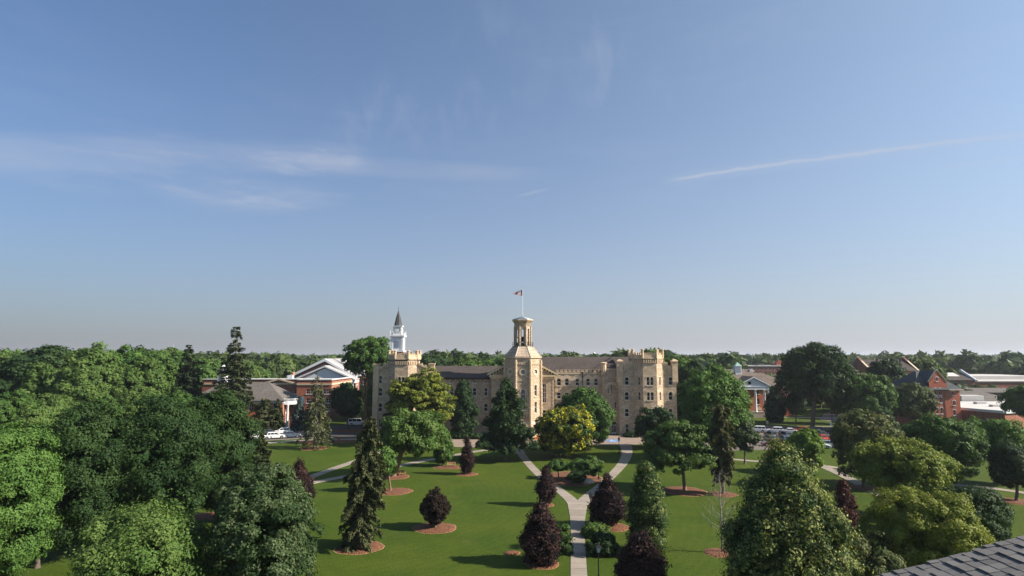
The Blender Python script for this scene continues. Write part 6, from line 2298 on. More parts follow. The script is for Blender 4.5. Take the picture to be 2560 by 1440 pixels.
# ------------------------------------------------------------------ street furniture and vehicles
def lamp_post_proto():
    o = thing('lamp_post', 'lamp', 'lamp post')
    MB().lathe([(0.26, 0), (0.26, 0.12), (0.17, 0.2), (0.15, 0.55), (0.09, 0.65), (0.075, 0.9)], 8).build('base', 'dark_metal', o)
    MB().lathe([(0.06, 0.88), (0.045, 2.75), (0.09, 2.8), (0.09, 2.86), (0.05, 2.9)], 8).build('pole', 'dark_metal', o)
    MB().frustum([(-0.11, -0.11), (0.11, -0.11), (0.11, 0.11), (-0.11, 0.11)], 2.9, [(-0.21, -0.21), (0.21, -0.21), (0.21, 0.21), (-0.21, 0.21)], 3.35).build('lantern', 'lantern_glass', o)
    m = MB()
    for sx in (-1, 1):
        for sy in (-1, 1):
            m.tube([(sx * 0.115, sy * 0.115, 2.88), (sx * 0.215, sy * 0.215, 3.36)], 0.018, 4)
    m.build('lantern_frame', 'dark_metal', o)
    MB().frustum([(-0.27, -0.27), (0.27, -0.27), (0.27, 0.27), (-0.27, 0.27)], 3.36, [(-0.1, -0.1), (0.1, -0.1), (0.1, 0.1), (-0.1, 0.1)], 3.58).lathe([(0.07, 3.58), (0.09, 3.66), (0.015, 3.82)], 6).build('lantern_cap', 'dark_metal', o)
    return o


def lamp_posts():
    spots = [(1477, 1304, 'black lamp post beside the path fork, left of a dark purple beech'), (1497, 1462, 'black lamp post nearest to the camera, standing right of the path'), (1497, 1199, 'black lamp post inside the path fork beside small trees'),
             (1548, 1136.5, 'black lamp post on the lawn corner below the stone hall entrance'), (690, 1212, 'black lamp post on the left lawn beside the purple shrub'), (2098, 1188, 'black lamp post by the right hand path junction'),
             (1852, 1064, 'lamp post at the left end of the right car park'), (1312, 1088, 'lamp post standing at the foot of the bell tower')]
    p = lamp_post_proto()
    for i, (u, v, lab) in enumerate(spots):
        o = p if i == 0 else copy_tree(p)
        o.location = G(u, v)
        o['label'] = lab
        o['group'] = 'black lantern lamp posts'
    # tall plain poles
    for u, v, vt, lab in ((2081, 1062, 1020, 'tall thin dark light pole beside the side lane'), (1329, 1118, 1075, 'slim dark post in front of the bell tower')):
        b = G(u, v)
        h = WZ(vt, b.y)
        o = thing('light_pole', lab, 'pole', b)
        MB().tube([(0, 0, 0), (0, 0, h)], [0.09, 0.05], 6).build('pole', 'dark_metal', o)
        MB().box(-0.12, 0.12, -0.5, 0.1, h, h + 0.12).build('head', 'dark_metal', o)


def benches():
    def bench(label, u, v, rot, mat='wood_pale'):
        o = thing('park_bench', label, 'bench', G(u, v), rot, 'wooden park benches')
        for k in range(4):
            MB().box(-0.85, 0.85, -0.22 + 0.13 * k, -0.12 + 0.13 * k, 0.43, 0.47).build('seat_slat', mat, o)
        for k in range(4):
            MB().box(-0.85, 0.85, 0.30 + 0.02 * k, 0.33 + 0.02 * k, 0.53 + 0.1 * k, 0.61 + 0.1 * k).build('back_slat', mat, o)
        for x in (-0.72, 0.72):
            MB().box(x - 0.04, x + 0.04, -0.2, -0.13, 0, 0.43).build('leg', mat, o)
            MB().box(x - 0.04, x + 0.04, 0.24, 0.31, 0, 0.9).build('leg', mat, o)
            MB().box(x - 0.05, x + 0.05, -0.24, 0.3, 0.63, 0.68).box(x - 0.035, x + 0.035, -0.2, -0.14, 0.47, 0.63).build('armrest', mat, o)
        return o
    bench('pale wooden bench on a concrete pad beside a small purple tree', 1128, 1168, 0.06)
    b = G(1128, 1168.6)
    tag(MB().box(b.x - 1.2, b.x + 1.2, b.y - 0.7, b.y + 0.6, 0, 0.05).build('bench_pad', 'concrete', None), 'small concrete pad under the pale wooden bench', 'pad', None, 'structure')
    mulch_bed(b, 3.2, 0, 'x', 333, 2.0)['label'] = 'mulch bed around the bench pad'
    bench('reddish wooden bench half hidden behind the tall foreground spruce', 874, 1352, 0.6, 'wood')
    bench('reddish wooden bench beside the bald cypress trunk', 1004, 1190, 0.9, 'wood')
    bench('dark bench beneath the bare trunked spruce', 776, 1117, 0.1, 'wood')
    bench('bench tucked among the shrubs left of the path', 1404, 1335, -1.2, 'wood_pale')


def signs_and_bits():
    def sign(label, u, v, vt, w, h, sym=True, cat='sign'):
        b = G(u, v)
        z = WZ(vt, b.y)
        o = thing('sign_post', label, cat, b, 0, 'small parking signs on posts')
        MB().tube([(0, 0.03, 0), (0, 0.03, z)], 0.035, 5).build('post', 'lead', o)
        MB().box(-w / 2, w / 2, -0.03, 0.0, z - h, z + 0.05).build('panel', 'paint_white', o)
        if sym:
            MB().box(-w * 0.3, w * 0.3, -0.036, -0.031, z - h * 0.55, z - h * 0.08).build('printed_symbol', 'blue_paint', o)
            MB().box(-w * 0.34, w * 0.34, -0.036, -0.031, z - h * 0.86, z - h * 0.72).build('printed_line', 'dark_metal', o)
    sign('white parking sign on a post behind the left row of cars', 650, 1078, 1060, 0.55, 0.9)
    sign('white parking sign on a post beside the dark notice board', 717.5, 1073.5, 1056, 0.5, 0.85)
    sign('white parking sign above the white parked cars on the right', 1919, 1069, 1053.5, 0.5, 0.7)
    sign('white parking sign in front of the side lane', 2079, 1081, 1057, 0.55, 0.85)
    sign('white parking sign at the right end of the car park strip', 2107.5, 1073, 1058, 0.5, 0.8)
    b = G(706, 1072)
    o = thing('notice_board', 'dark navy arched notice board with pale panel outside the porch', 'sign', b, -0.1)
    for x in (-0.62, 0.62):
        MB().box(x - 0.06, x + 0.06, -0.06, 0.06, 0, 2.2).build('post', 'navy', o)
    MB().box(-0.55, 0.55, -0.04, 0.04, 0.7, 2.0).build('board', 'navy', o)
    MB().arc(0, 2.0, 0, 0.56, -0.05, 0.05).build('arched_top', 'navy', o)
    MB().box(-0.42, 0.42, -0.05, -0.042, 0.8, 1.85).build('panel', 'paint_white', o)
    for k in range(5):
        MB().box(-0.34, 0.1 + 0.05 * (k % 3), -0.054, -0.051, 0.95 + 0.17 * k, 1.02 + 0.17 * k).build('printed_line', 'dark_metal', o)
    b = G(688, 1075)
    tag(MB().frustum([(-.4, -.3), (.4, -.3), (.4, .3), (-.4, .3)], 0, [(-.3, -.2), (.3, -.2), (.3, .2), (-.3, .2)], 1.1).build('stone_marker', 'boulder', None, loc=b), 'small grey stone marker among the porch shrubs', 'stone')
    # hydrant
    b = G(846, 1102)
    o = thing('fire_hydrant', 'red fire hydrant beside the left pavement', 'hydrant', b)
    MB().lathe([(0.24, 0), (0.24, 0.08), (0.16, 0.1), (0.16, 0.75), (0.2, 0.78), (0.2, 0.84), (0.14, 0.95), (0.05, 1.02), (0.05, 1.08)], 10).build('barrel', 'hydrant_red', o, True)
    MB().tube([(-0.3, 0, 0.6), (0.3, 0, 0.6)], 0.08, 8).build('outlet', 'hydrant_red', o)
    MB().tube([(0, -0.28, 0.55), (0, 0, 0.55)], 0.1, 8).build('outlet', 'hydrant_red', o)
    # orange canopy things
    b = G(1345, 1098)
    o = thing('orange_barrier', 'orange plastic barrier at the foot of the bell tower', 'barrier', b)
    MB().profile([(-1.3, 0), (1.3, 0), (1.3, 0.35), (0.9, 0.8), (-0.7, 0.55), (-1.3, 0.3)], -0.35, 0.35).build('shell', 'orange', o)
    b = G(2086, 1034)
    o = thing('orange_digger', 'small orange digger parked in the side lane', 'digger', b, 0.4)
    MB().box(-1.3, 1.3, -0.7, 0.7, 0.0, 0.55).build('tracks', 'tyre', o)
    MB().profile([(-1.2, 0.56), (0.8, 0.56), (0.8, 1.1), (0.1, 1.3), (0.1, 2.1), (-0.8, 2.1), (-1.2, 1.3)], -0.6, 0.6).build('cab', 'orange', o)
    MB().tube([(0.7, 0, 1.0), (2.0, 0, 2.1), (2.9, 0, 1.2), (3.0, 0, 0.3)], 0.14, 6).build('arm', 'orange', o)
    # boulder
    b = G(1468, 1209)
    rng = random.Random(3)
    mb = MB()
    n, prof = 9, [(0.75, 0), (0.9, 0.25), (0.75, 0.55), (0.4, 0.75), (0.05, 0.8)]
    mb.lathe(prof, n)
    mb.v = [(x * rng.uniform(.8, 1.2) * 1.3, y * rng.uniform(.8, 1.2), z * rng.uniform(.85, 1.1)) for x, y, z in mb.v]
    tag(mb.build('boulder', 'boulder', None, loc=b), 'tan boulder at the right edge of the planting bed in the fork', 'boulder')


PAINTS = {}


def paint(name, col, metal=0.3):
    if name not in MATS:
        m, nt, b = newmat(name)
        n = noise_node(nt, 0.8, 3, 0.5, geo_pos(nt))
        ln(nt, ramp(nt, n, [(0.3, [c * 0.92 for c in col]), (0.7, col)]), b.inputs['Base Color'])
        b.inputs['Metallic'].default_value = metal
        b.inputs['Roughness'].default_value = 0.35
        b.inputs['Coat Weight'].default_value = 0.7
        b.inputs['Coat Roughness'].default_value = 0.08
        MATS[name] = m
    return name


for n_, c_, m_ in (('paint_car_white', (0.78, 0.78, 0.77), 0.0), ('paint_silver', (0.42, 0.44, 0.46), 0.5), ('paint_slate', (0.07, 0.095, 0.13), 0.2), ('paint_dark', (0.018, 0.022, 0.03), 0.3),
                   ('paint_red', (0.45, 0.05, 0.025), 0.1), ('paint_maroon', (0.16, 0.012, 0.014), 0.2), ('paint_grey', (0.06, 0.065, 0.07), 0.2), ('paint_bluegrey', (0.09, 0.12, 0.17), 0.2)):
    paint(n_, c_, m_)

CARS = {
    # L, W, H, hood height, belt, (cabin base x0,x1), (roof x0,x1), hood back
    'suv': (4.6, 1.85, 1.68, 1.0, 1.05, (-2.2, 1.05), (-1.95, 0.25), 1.0),
    'sedan': (4.7, 1.8, 1.45, 0.9, 0.95, (-1.75, 1.1), (-0.95, 0.35), 0.9),
    'minivan': (5.0, 1.95, 1.75, 1.0, 1.05, (-2.4, 1.5), (-2.2, 0.45), 1.0),
    'wagon': (4.6, 1.8, 1.5, 0.92, 0.97, (-2.15, 1.1), (-1.75, 0.3), 0.92),
    'van': (5.6, 2.05, 2.1, 1.15, 1.2, (-2.75, 1.75), (-2.65, 1.05), 1.12),
}


def car(kind, paint_name, label, u, v, heading, group):
    L, Wd, H, hz, bz, cb, cr, hb = CARS[kind]
    o = thing('parked_car' if kind != 'van' else 'passenger_van', label, 'car' if kind != 'van' else 'van', G(u, v), R(heading), group)
    key = ('car', kind)
    if key not in WCACHE:
        prof = [(-L / 2 + 0.05, 0.3), (L / 2 - 0.1, 0.28), (L / 2, 0.42), (L / 2 - 0.02, 0.62), (L / 2 - 0.16, hz - 0.16), (L / 2 - 0.45, hz - 0.07), (cb[1], bz), (cb[0], bz), (-L / 2 + 0.06, bz - 0.06), (-L / 2, 0.6), (-L / 2, 0.42)]
        n = len(prof)
        mb = MB()
        sl = [(-1, 0.12, 0.07), (-0.95, 0.04, 0.02), (-0.75, 0, 0), (0.75, 0, 0), (0.95, 0.04, 0.02), (1, 0.12, 0.07)]
        vs = []
        for f, ins, dz in sl:
            for x, z in prof:
                vs.append((x * (1 - ins / (L / 2)), f * Wd / 2, z - dz if z > 0.7 else z + dz * 0.3))
        fs = []
        for j in range(len(sl) - 1):
            for i in range(n):
                fs.append((j * n + i, j * n + (i + 1) % n, (j + 1) * n + (i + 1) % n, (j + 1) * n + i))
        fs += [tuple(range(n))[::-1], tuple(range((len(sl) - 1) * n, len(sl) * n))]
        mb.add(vs, fs)
        wb, wr = Wd / 2 * 0.93, Wd / 2 * 0.72
        B = [(cb[0], -wb), (cb[1], -wb), (cb[1], wb), (cb[0], wb)]
        T = [(cr[0], -wr), (cr[1], -wr), (cr[1], wr), (cr[0], wr)]
        mb.frustum(B, bz - 0.03, T, H - 0.06)
        mb.frustum(T, H - 0.06, [(cr[0] + 0.15, -wr + 0.12), (cr[1] - 0.15, -wr + 0.12), (cr[1] - 0.15, wr - 0.12), (cr[0] + 0.15, wr - 0.12)], H)
        body = mb
        gl = []

        def pt(a, b, t, z, y=None):
            return a + (b - a) * t
        z0, z1 = bz + 0.03, H - 0.14
        t0, t1 = (z0 - bz + 0.03) / (H - bz - 0.03), (z1 - bz + 0.03) / (H - bz - 0.03)

        def corner(i, t):
            return (B[i][0] + (T[i][0] - B[i][0]) * t, B[i][1] + (T[i][1] - B[i][1]) * t)

        def quad(i, j, a, b, out):
            p, q = corner(i, t0), corner(j, t0)
            r_, s = corner(j, t1), corner(i, t1)
            f = lambda m, n_, k: (m[0] + (n_[0] - m[0]) * k, m[1] + (n_[1] - m[1]) * k)
            pts = [(*f(p, q, a), z0), (*f(p, q, b), z0), (*f(s, r_, b), z1), (*f(s, r_, a), z1)]
            return MB().add([(x + out[0], y + out[1], z + 0.004) for x, y, z in pts], [(0, 1, 2, 3)])
        glass = [('windscreen', quad(1, 2, 0.06, 0.94, (0.02, 0))), ('rear_window', quad(3, 0, 0.08, 0.92, (-0.02, 0)))]
        for a, b in ((0.05, 0.28), (0.31, 0.60), (0.63, 0.93)) if kind != 'sedan' else ((0.12, 0.50), (0.53, 0.90)):
            glass.append(('side_window', quad(0, 1, a, b, (0, -0.012))))
            glass.append(('side_window', quad(2, 3, 1 - b, 1 - a, (0, 0.012))))
        gm = [(nm, g.mesh(nm, 'car_glass')) for nm, g in glass]
        wheel = MB()
        r = 0.34 if kind not in ('suv', 'van') else 0.37
        tm = MB().add(*(lambda m: (m.v, m.f))(MB().lathe([(r * 0.62, -0.11), (r, -0.11), (r, 0.11), (r * 0.62, 0.11)], 16)))
        tm.v = [(x, z, y) for x, y, z in tm.v]
        rm = MB().lathe([(r * 0.62, -0.115), (r * 0.3, -0.09), (r * 0.3, 0.09), (r * 0.62, 0.115)], 12)
        rm.v = [(x, z, y) for x, y, z in rm.v]
        lm = MB().box(-0.03, 0.05, -0.2, 0.2, -0.09, 0.09).mesh('headlight', 'lens_clear')
        rl = MB().box(-0.05, 0.04, -0.13, 0.13, -0.16, 0.16).mesh('tail_light', 'lens_red')
        arch = MB().arc(0, 0, r, r + 0.07, -0.012, 0.012, 0, PI, 10).mesh('wheel_arch', 'tyre')
        pl = MB().box(-0.012, 0.012, -0.26, 0.26, -0.06, 0.06).mesh('number_plate', 'paint_white')
        mir = MB().box(-0.08, 0.08, -0.11, 0.11, -0.07, 0.07)
        WCACHE[key] = (body, gm, tm.mesh('tyre', 'tyre'), rm.mesh('rim', 'rim_metal'), lm, rl, arch, pl, r, mir)
    body, gm, tm, rm, lm, rl, arch, pl, r, mir = WCACHE[key]
    bk = ('body', kind, paint_name)
    if bk not in WCACHE:
        WCACHE[bk] = (body.mesh('body', paint_name), mir.mesh('wing_mirror', paint_name))
    new_obj('body', WCACHE[bk][0], o)
    for nm, g in gm:
        new_obj(nm, g, o)
    for sx in (-1, 1):
        for sy in (-1, 1):
            w = new_obj('wheel', tm, o, (sx * L * 0.305, sy * (Wd / 2 - 0.09), r))
            new_obj('rim', rm, w)
            new_obj('wheel_arch', arch, o, (sx * L * 0.305, sy * (Wd / 2 + 0.0), r))
    for sy in (-1, 1):
        new_obj('headlight', lm, o, (L / 2 - 0.1, sy * Wd * 0.36, hz - 0.25))
        new_obj('tail_light', rl, o, (-L / 2 + 0.015, sy * Wd * 0.41, bz - 0.2))
        new_obj('wing_mirror', WCACHE[bk][1], o, (cb[1] - 0.35, sy * (Wd / 2 + 0.05), bz + 0.05))
    new_obj('number_plate', pl, o, (-L / 2 - 0.01, 0, 0.72))
    return o


def vehicles():
    g = 'cars parked along the left road'
    car('wagon', 'paint_car_white', 'white estate car at the left end of the left row', 652, 1098, 24, g)
    car('suv', 'paint_car_white', 'white SUV second in the left parked row', 689, 1096, 24, g)
    car('suv', 'paint_bluegrey', 'blue-grey SUV third in the left parked row', 728.5, 1093.5, 24, g)
    car('wagon', 'paint_dark', 'dark car half hidden behind the bare trunked spruce', 768, 1091, 24, g)
    car('suv', 'paint_car_white', 'white car behind the white estate, by the big maple', 632, 1087, 150, g)
    car('sedan', 'paint_grey', 'dark grey car in the back of the left parking', 668, 1086, 200, g)
    car('suv', 'paint_car_white', 'white SUV parked behind the blue-grey one', 704, 1084.5, 200, g)
    car('van', 'paint_car_white', 'white passenger van under the dark round tree on the left road', 893, 1063, 10, None)
    g = 'cars in the right car park'
    car('minivan', 'paint_car_white', 'white minivan at the left end of the right car park', 1892, 1080, 160, g)
    car('suv', 'paint_car_white', 'white SUV in the back row beside the white saloon', 1937, 1082, 160, g)
    car('sedan', 'paint_car_white', 'white saloon in the back row left of the red car', 1972, 1083, 160, g)
    car('suv', 'paint_red', 'orange-red car in the back row next to the white saloon', 2002, 1081, 160, g)
    car('sedan', 'paint_dark', 'dark car in the back row beneath the oak', 2028, 1081, 160, g)
    car('suv', 'paint_dark', 'black SUV in the back row right of the oak trunk', 2061, 1084, 160, g)
    car('suv', 'paint_grey', 'dark grey car facing away, left of two in the middle row', 1927, 1093, 92, g)
    car('sedan', 'paint_slate', 'slate car nearer the camera in the left pair of the middle row', 1925.5, 1102, 92, g)
    car('suv', 'paint_slate', 'slate SUV in the second pair of the middle row', 1963, 1094, 92, g)
    car('sedan', 'paint_bluegrey', 'blue-grey saloon in front of the slate SUV in the middle row', 1961.5, 1103, 92, g)
    car('sedan', 'paint_red', 'bright red saloon in the middle row near the bright green tree', 2057.5, 1101, 268, g)
    car('wagon', 'paint_grey', 'dark grey estate behind the red saloon', 2056, 1091.5, 268, g)
    car('suv', 'paint_grey', 'dark grey SUV in the middle row at the right', 2090, 1093, 268, g)
    car('suv', 'paint_silver', 'silver SUV in the front row facing right', 2079, 1119, -18, g)
    car('wagon', 'paint_grey', 'grey car behind the silver SUV', 2100, 1107, -18, g)
    car('sedan', 'paint_car_white', 'white car mostly hidden by the bright green tree', 2050, 1120, -18, g)
    car('wagon', 'paint_maroon', 'dark red car in the front row behind the big linden', 1928, 1114, 180, g)
    car('sedan', 'paint_silver', 'silver car behind the olive tree at the right of the lot', 2132, 1090, 268, g)
    car('suv', 'paint_silver', 'silver car at the far right beside the blue spruce', 2258, 1103, 200, g)
# ------------------------------------------------------------------ planting
def plant_trees():
    T, C = tree, conifer
    # ---- left foreground
    T('maple_tree', 'bright green maple at the left edge of the picture', 10, 1490, 1034, -126, 132, 1490, 'leaf_bright', 'dense', 1, k=26, clump=0.90)
    T('silver_leaved_tree', 'dark grey-green tree tucked behind the left edge maple', 92, 1420, 1150, 50, 146, 1412, 'leaf_silver', 'round', 2, k=10)
    T('maple_tree', 'large dark maple, left part of the big dark mass on the left', 225, 1385, 1005, 84, 356, 1395, 'leaf_dark', 'dense', 3, k=30, clump=1.22)
    T('maple_tree', 'large dark maple in the middle of the big dark mass on the left', 395, 1355, 974, 254, 548, 1365, 'leaf_dark', 'dense', 4, k=32, clump=1.22)
    T('maple_tree', 'large dark maple at the right end of the big dark mass', 550, 1305, 962, 456, 640, 1315, 'leaf_dark', 'dense', 5, k=30, clump=1.22)
    T('young_elm', 'light green spreading tree at the bottom left edge', 365, 1590, 1272, 205, 535, 1500, 'leaf_light', 'round', 6, k=16, clump=0.80, tips=0.0, spike=1.2, jit=0.3)
    T('swamp_oak', 'glossy grey-green oak with pale leaf tips at the bottom left', 655, 1560, 1166, 528, 800, 1540, 'leaf_silver', 'round', 7, k=20, clump=0.72, tips=0.35)
    T('purple_beech', 'purple beech shrub behind the pale tipped oak', 746, 1268, 1160, 708, 784, 1256, 'leaf_purple', 'egg', 8, tips=0.25, bark='bark_grey', clump=0.42, leaf=0.19, spike=1.3, coh=0.55, jit=0.3, up=0.7)
    C('small_spruce', 'small sparse spruce on the left lawn beside the maples', 648, 1206, 1075, 606, 686, 1196, 'needle', 9, droop=0.25, sparse=0.22, mulch=(1.6,))
    C('weeping_spruce', 'tall ragged spruce in the middle of the left lawn', 896, 1369, 1034, 846, 952, 1338, 'needle_grey', 10, droop=0.75, sparse=0.16, lean_px=22, hang=0.8, upper=0.25,
      prof=lambda t: (0.80 + 0.5 * t) * (1 if t < 0.3 else 1) if t < 0.35 else max(0.25, 1.0 - 0.72 * ((t - 0.35) / 0.65) ** 1.3), mulch=(2.5, 0.1), trunk_r=0.24)
    T('bald_cypress', 'feathery light green tree with stout trunk beside the slanting path', 985, 1192, 1018, 942, 1124, 1160, 'leaf_light', 'open', 11, k=26, tips=0.0, trunk_r=0.55, bark='bark_red', mulch=(2.6,), clump=1.09, flat=0.8)
    T('crooked_tree', 'small light green tree with crooked leaning trunk in a mulch ring', 976, 1229, 1118, 938, 992, 1196, 'leaf_bright', 'round', 12, k=8, bark='bark_red', trunk_r=0.16, mulch=(2.7, 0.6))
    T('young_linden', 'young broad leaved tree in front of the driveway on the left', 1107, 1165, 1083, 1084, 1133, 1148, 'leaf_mid', 'egg', 13, n_ax=6, clump=0.80)
    T('purple_sapling', 'small slim purple tree beside the pale bench', 1167, 1186, 1098, 1145, 1190, 1178, 'leaf_purple', 'young', 14, tips=0.2, n_ax=8, mulch=(1.9,), bark='bark_grey', clump=0.34, leaf=0.18, spike=1.6, core=0.05, lai=1.2, coh=0.55, jit=0.3, up=0.7)
    T('purple_beech', 'bushy purple beech with upright twigs in a round mulch bed', 1087, 1320, 1219, 1046, 1129, 1312, 'leaf_bronze', 'vase', 15, mulch=(2.55,), bark='bark_grey', clump=0.2, leaf=0.15, core=0.02, spike=0.9, coh=0.5, up=1.2, keep_in=0.3, lai=1.3)
    T('purple_sapling', 'slim purple tree standing beside the left branch of the fork', 1366, 1263, 1168, 1336, 1394, 1252, 'leaf_purple', 'young', 16, tips=0.2, n_ax=9, mulch=(1.15,), bark='bark_grey', clump=0.34, leaf=0.18, spike=1.6, core=0.05, lai=1.2, coh=0.55, jit=0.3, up=0.7)
    T('purple_beech', 'large dark purple beech left of the straight path', 1349, 1409, 1270, 1294, 1408, 1400, 'leaf_purple', 'cone', 17, tips=0.3, mulch=(1.75, 0.2), bark='bark_grey', n_ax=10, clump=0.42, leaf=0.19, spike=1.3, coh=0.55, jit=0.3, up=0.7)
    T('purple_beech', 'dark purple beech right of the path fork', 1520, 1318, 1197, 1476, 1564, 1306, 'leaf_purple', 'egg', 18, tips=0.12, mulch=(1.9, 0.8), bark='bark_grey', n_ax=9, clump=0.42, leaf=0.19, spike=1.3, coh=0.55, jit=0.3, up=0.7)
    T('hornbeam', 'green columnar hornbeam right of the straight path', 1616, 1382, 1172, 1560, 1676, 1374, 'leaf_linden', 'cone', 19, tips=0.22, clump=0.61, n_ax=11, leaf=0.17, spike=0.9, jit=0.28)
    T('purple_beech', 'dark purple beech cut off by the bottom edge of the picture', 1600, 1492, 1343, 1534, 1668, 1478, 'leaf_purple', 'cone', 20, tips=0.35, bark='bark_grey', n_ax=9, clump=0.42, leaf=0.19, spike=1.3, coh=0.55, jit=0.3, up=0.7)
    # ---- right foreground
    T('linden_tree', 'big pyramidal linden with pale yellow-green tips in the right foreground', 1965, 1560, 1122, 1788, 2146, 1540, 'leaf_linden', 'cone', 21, tips=0.6, clump=0.80, n_ax=11, spike=0.7, jit=0.28)
    T('yellow_green_tree', 'yellow-green small leaved tree in front of the near roof', 2310, 1520, 1218, 2180, 2452, 1490, 'leaf_yellowgreen', 'dome', 22, k=22, tips=0.15, clump=0.72, leaf=0.16)
    T('dark_understorey_tree', 'dark shaded tree between the linden and the yellow-green tree', 2170, 1545, 1318, 2080, 2262, 1510, 'leaf_olive', 'round', 23, k=14, clump=0.72, tips=0.12)
    T('catalpa', 'olive-yellow spreading tree with open branches right of the linden', 2262, 1300, 1096, 2145, 2382, 1250, 'leaf_yellowgreen', 'open', 24, k=30, tips=0.1, clump=0.87, leaf=0.3, trunk_r=0.28, core=0.06, lai=1.2, jit=0.3)
    T('glossy_oak', 'glossy dark green oak at the right behind the yellow-green tree', 2420, 1440, 1200, 2325, 2512, 1405, 'leaf_dark', 'dense', 25, k=18, clump=0.72)
    T('red_leaved_tree', 'small reddish purple tree beside the big linden', 2108, 1330, 1212, 2078, 2142, 1316, 'leaf_purple_bright', 'egg', 26, clump=0.42, leaf=0.19, spike=1.3, coh=0.55, jit=0.3, up=0.7)
    T('olive_tree', 'olive-topped rounded tree standing in front of the right car park', 2160, 1220, 1028, 2082, 2252, 1188, 'leaf_olive', 'dome', 27, k=18, tips=0.5, clump=0.87, mulch=(2.4, 0.6))
    T('bright_young_tree', 'bright green rounded tree in front of the parked cars', 2014, 1182, 1068, 1968, 2062, 1165, 'leaf_lime', 'dome', 28, k=12, clump=0.80)
    T('honey_locust', 'mid green feathery tree in a mulch ring right of the fork', 1712, 1228, 1042, 1608, 1796, 1206, 'leaf_feather', 'open', 29, k=26, clump=1.01, mulch=(3.4,), flat=0.55, bark='bark_red', trunk_r=0.3)
    C('dark_spruce', 'dark drooping spruce with bare lower trunk right of the feathery tree', 1808, 1236, 1005, 1776, 1848, 1190, 'needle_olive', 30, droop=0.7, sparse=0.25, hang=0.8, prof=lambda t: 0.55 + 0.3 * math.sin(PI * t), mulch=(2.0,))
    T('silver_leaved_tree', 'lower right foliage of the tall bright maple, built as a grey-green tree', 1862, 1160, 1052, 1830, 1896, 1140, 'leaf_silver', 'round', 31, k=9, tips=0.3)  # stands for the maple's grey lower right part, not another tree
    T('maple_tree', 'tall bright maple standing right of the stone hall', 1786, 1150, 902, 1694, 1880, 1135, 'leaf_bright', 'dense', 32, k=28, clump=1.30)
    T('dark_tree', 'dark green tree against the right tower of the stone hall', 1642, 1120, 1018, 1585, 1702, 1108, 'leaf_deep', 'round', 33, k=12)
    T('ginkgo', 'dark layered tree with drooping boughs in front of the bell tower', 1262, 1152, 953, 1188, 1342, 1118, 'leaf_deep', 'layered', 34, trunk_r=0.34, droop=0.5, clump=0.62, coh=0.7, jit=0.3, spike=0.5)
    T('goldenrain_tree', 'yellow flowering tree in front of the stone hall', 1408, 1143, 1019, 1334, 1492, 1126, 'leaf_goldenrain', 'dome', 35, k=20, tips=0.62, clump=0.80)
    T('green_ash', 'green tree close behind the yellow flowering tree', 1466, 1125, 963, 1386, 1538, 1112, 'leaf_mid', 'dense', 36, k=20, clump=1.09)
    T('honey_locust', 'yellow-green honey locust against the left wing of the stone hall', 1062, 1108, 920, 962, 1142, 1095, 'leaf_locust', 'open', 37, k=30, tips=0.4, clump=1.16, flat=0.4)
    C('dark_spruce', 'dark spruce half hidden behind the honey locust', 984, 1096, 950, 952, 1020, 1090, 'needle_dark', 38, droop=0.4, sparse=0.1)
    T('ivy_tower', 'dark green ivy-like column against the left wing wall', 1156, 1093, 962, 1124, 1192, 1090, 'leaf_deep', 'column', 39, n_ax=8, clump=1.01)
    T('hickory', 'tall tree with bare trunk left of the stone hall reaching the steeple', 911, 1066, 840, 853, 988, 952, 'leaf_mid', 'open', 40, k=20, clump=1.45, trunk_r=0.42, bark='bark_red')
    T('dark_tree', 'dark round tree on the road island by the white van', 869, 1076, 953, 824, 908, 1044, 'leaf_deep', 'dense', 41, k=16, clump=1.23)
    C('bare_trunked_spruce', 'tall thin spruce with pale bare trunk on the left lawn', 786, 1121, 922, 750, 828, 1082, 'needle_grey', 42, droop=0.85, sparse=0.4, cap=2600, hang=1.0, bark='bark_grey', trunk_r=0.26, mulch=(3.0,), prof=lambda t: max(0.1, (1 - t) ** 0.62))
    C('bare_trunked_spruce', 'second bare trunked spruce just behind the pale one', 799, 1107, 955, 770, 832, 1075, 'needle_grey', 43, droop=0.8, sparse=0.4, cap=1500, hang=0.9, bark='bark_red', trunk_r=0.22)
    C('blue_spruce', 'dense blue spruce beside the curved porch', 746, 1076, 988, 727, 767, 1073, 'needle_blue', 44, droop=0.15, sparse=0.0, hang=0.3)
    C('pine', 'loose pine in front of the hip roofed brick hall', 660, 1081, 996, 628, 690, 1070, 'needle_grey', 45, droop=0.2, sparse=0.15, hang=0.4, bark='bark_red', prof=lambda t: max(0.2, math.sin(PI * (0.25 + 0.7 * t))))
    C('arborvitae', 'narrow green conifer left of the porch columns', 692, 1079, 996, 676, 708, 1070, 'needle', 46, droop=0.2, sparse=0.0, hang=0.4)
    C('tall_spruce', 'tallest spruce standing against the sky on the left', 578, 1085, 815, 524, 628, 1010, 'needle', 47, droop=0.3, sparse=0.32, cap=11000, hang=0.8, upper=0.15, prof=lambda t: max(0.16, 1.0 - 0.84 * t))
    C('tall_spruce', 'dark spruce spire left of the tallest spruce', 460, 1085, 860, 412, 508, 1030, 'needle_dark', 48, droop=0.35, sparse=0.18, hang=0.8, prof=lambda t: max(0.14, 1.0 - 0.86 * t))
    C('tall_spruce', 'brownish spruce top showing among the left woods', 168, 1052, 876, 140, 200, 985, 'needle', 49, droop=0.3, sparse=0.35, hang=0.5)
    # ---- right middle distance
    T('oak', 'huge dark oak beside the right car park', 2032, 1070, 856, 1950, 2140, 1045, 'leaf_dark', 'oak', 50, k=30, clump=1.52, trunk_r=0.65)
    T('round_maple', 'round mid green tree right of the huge oak', 2166, 1076, 932, 2106, 2238, 1064, 'leaf_mid', 'dense', 51, k=20, clump=1.30)
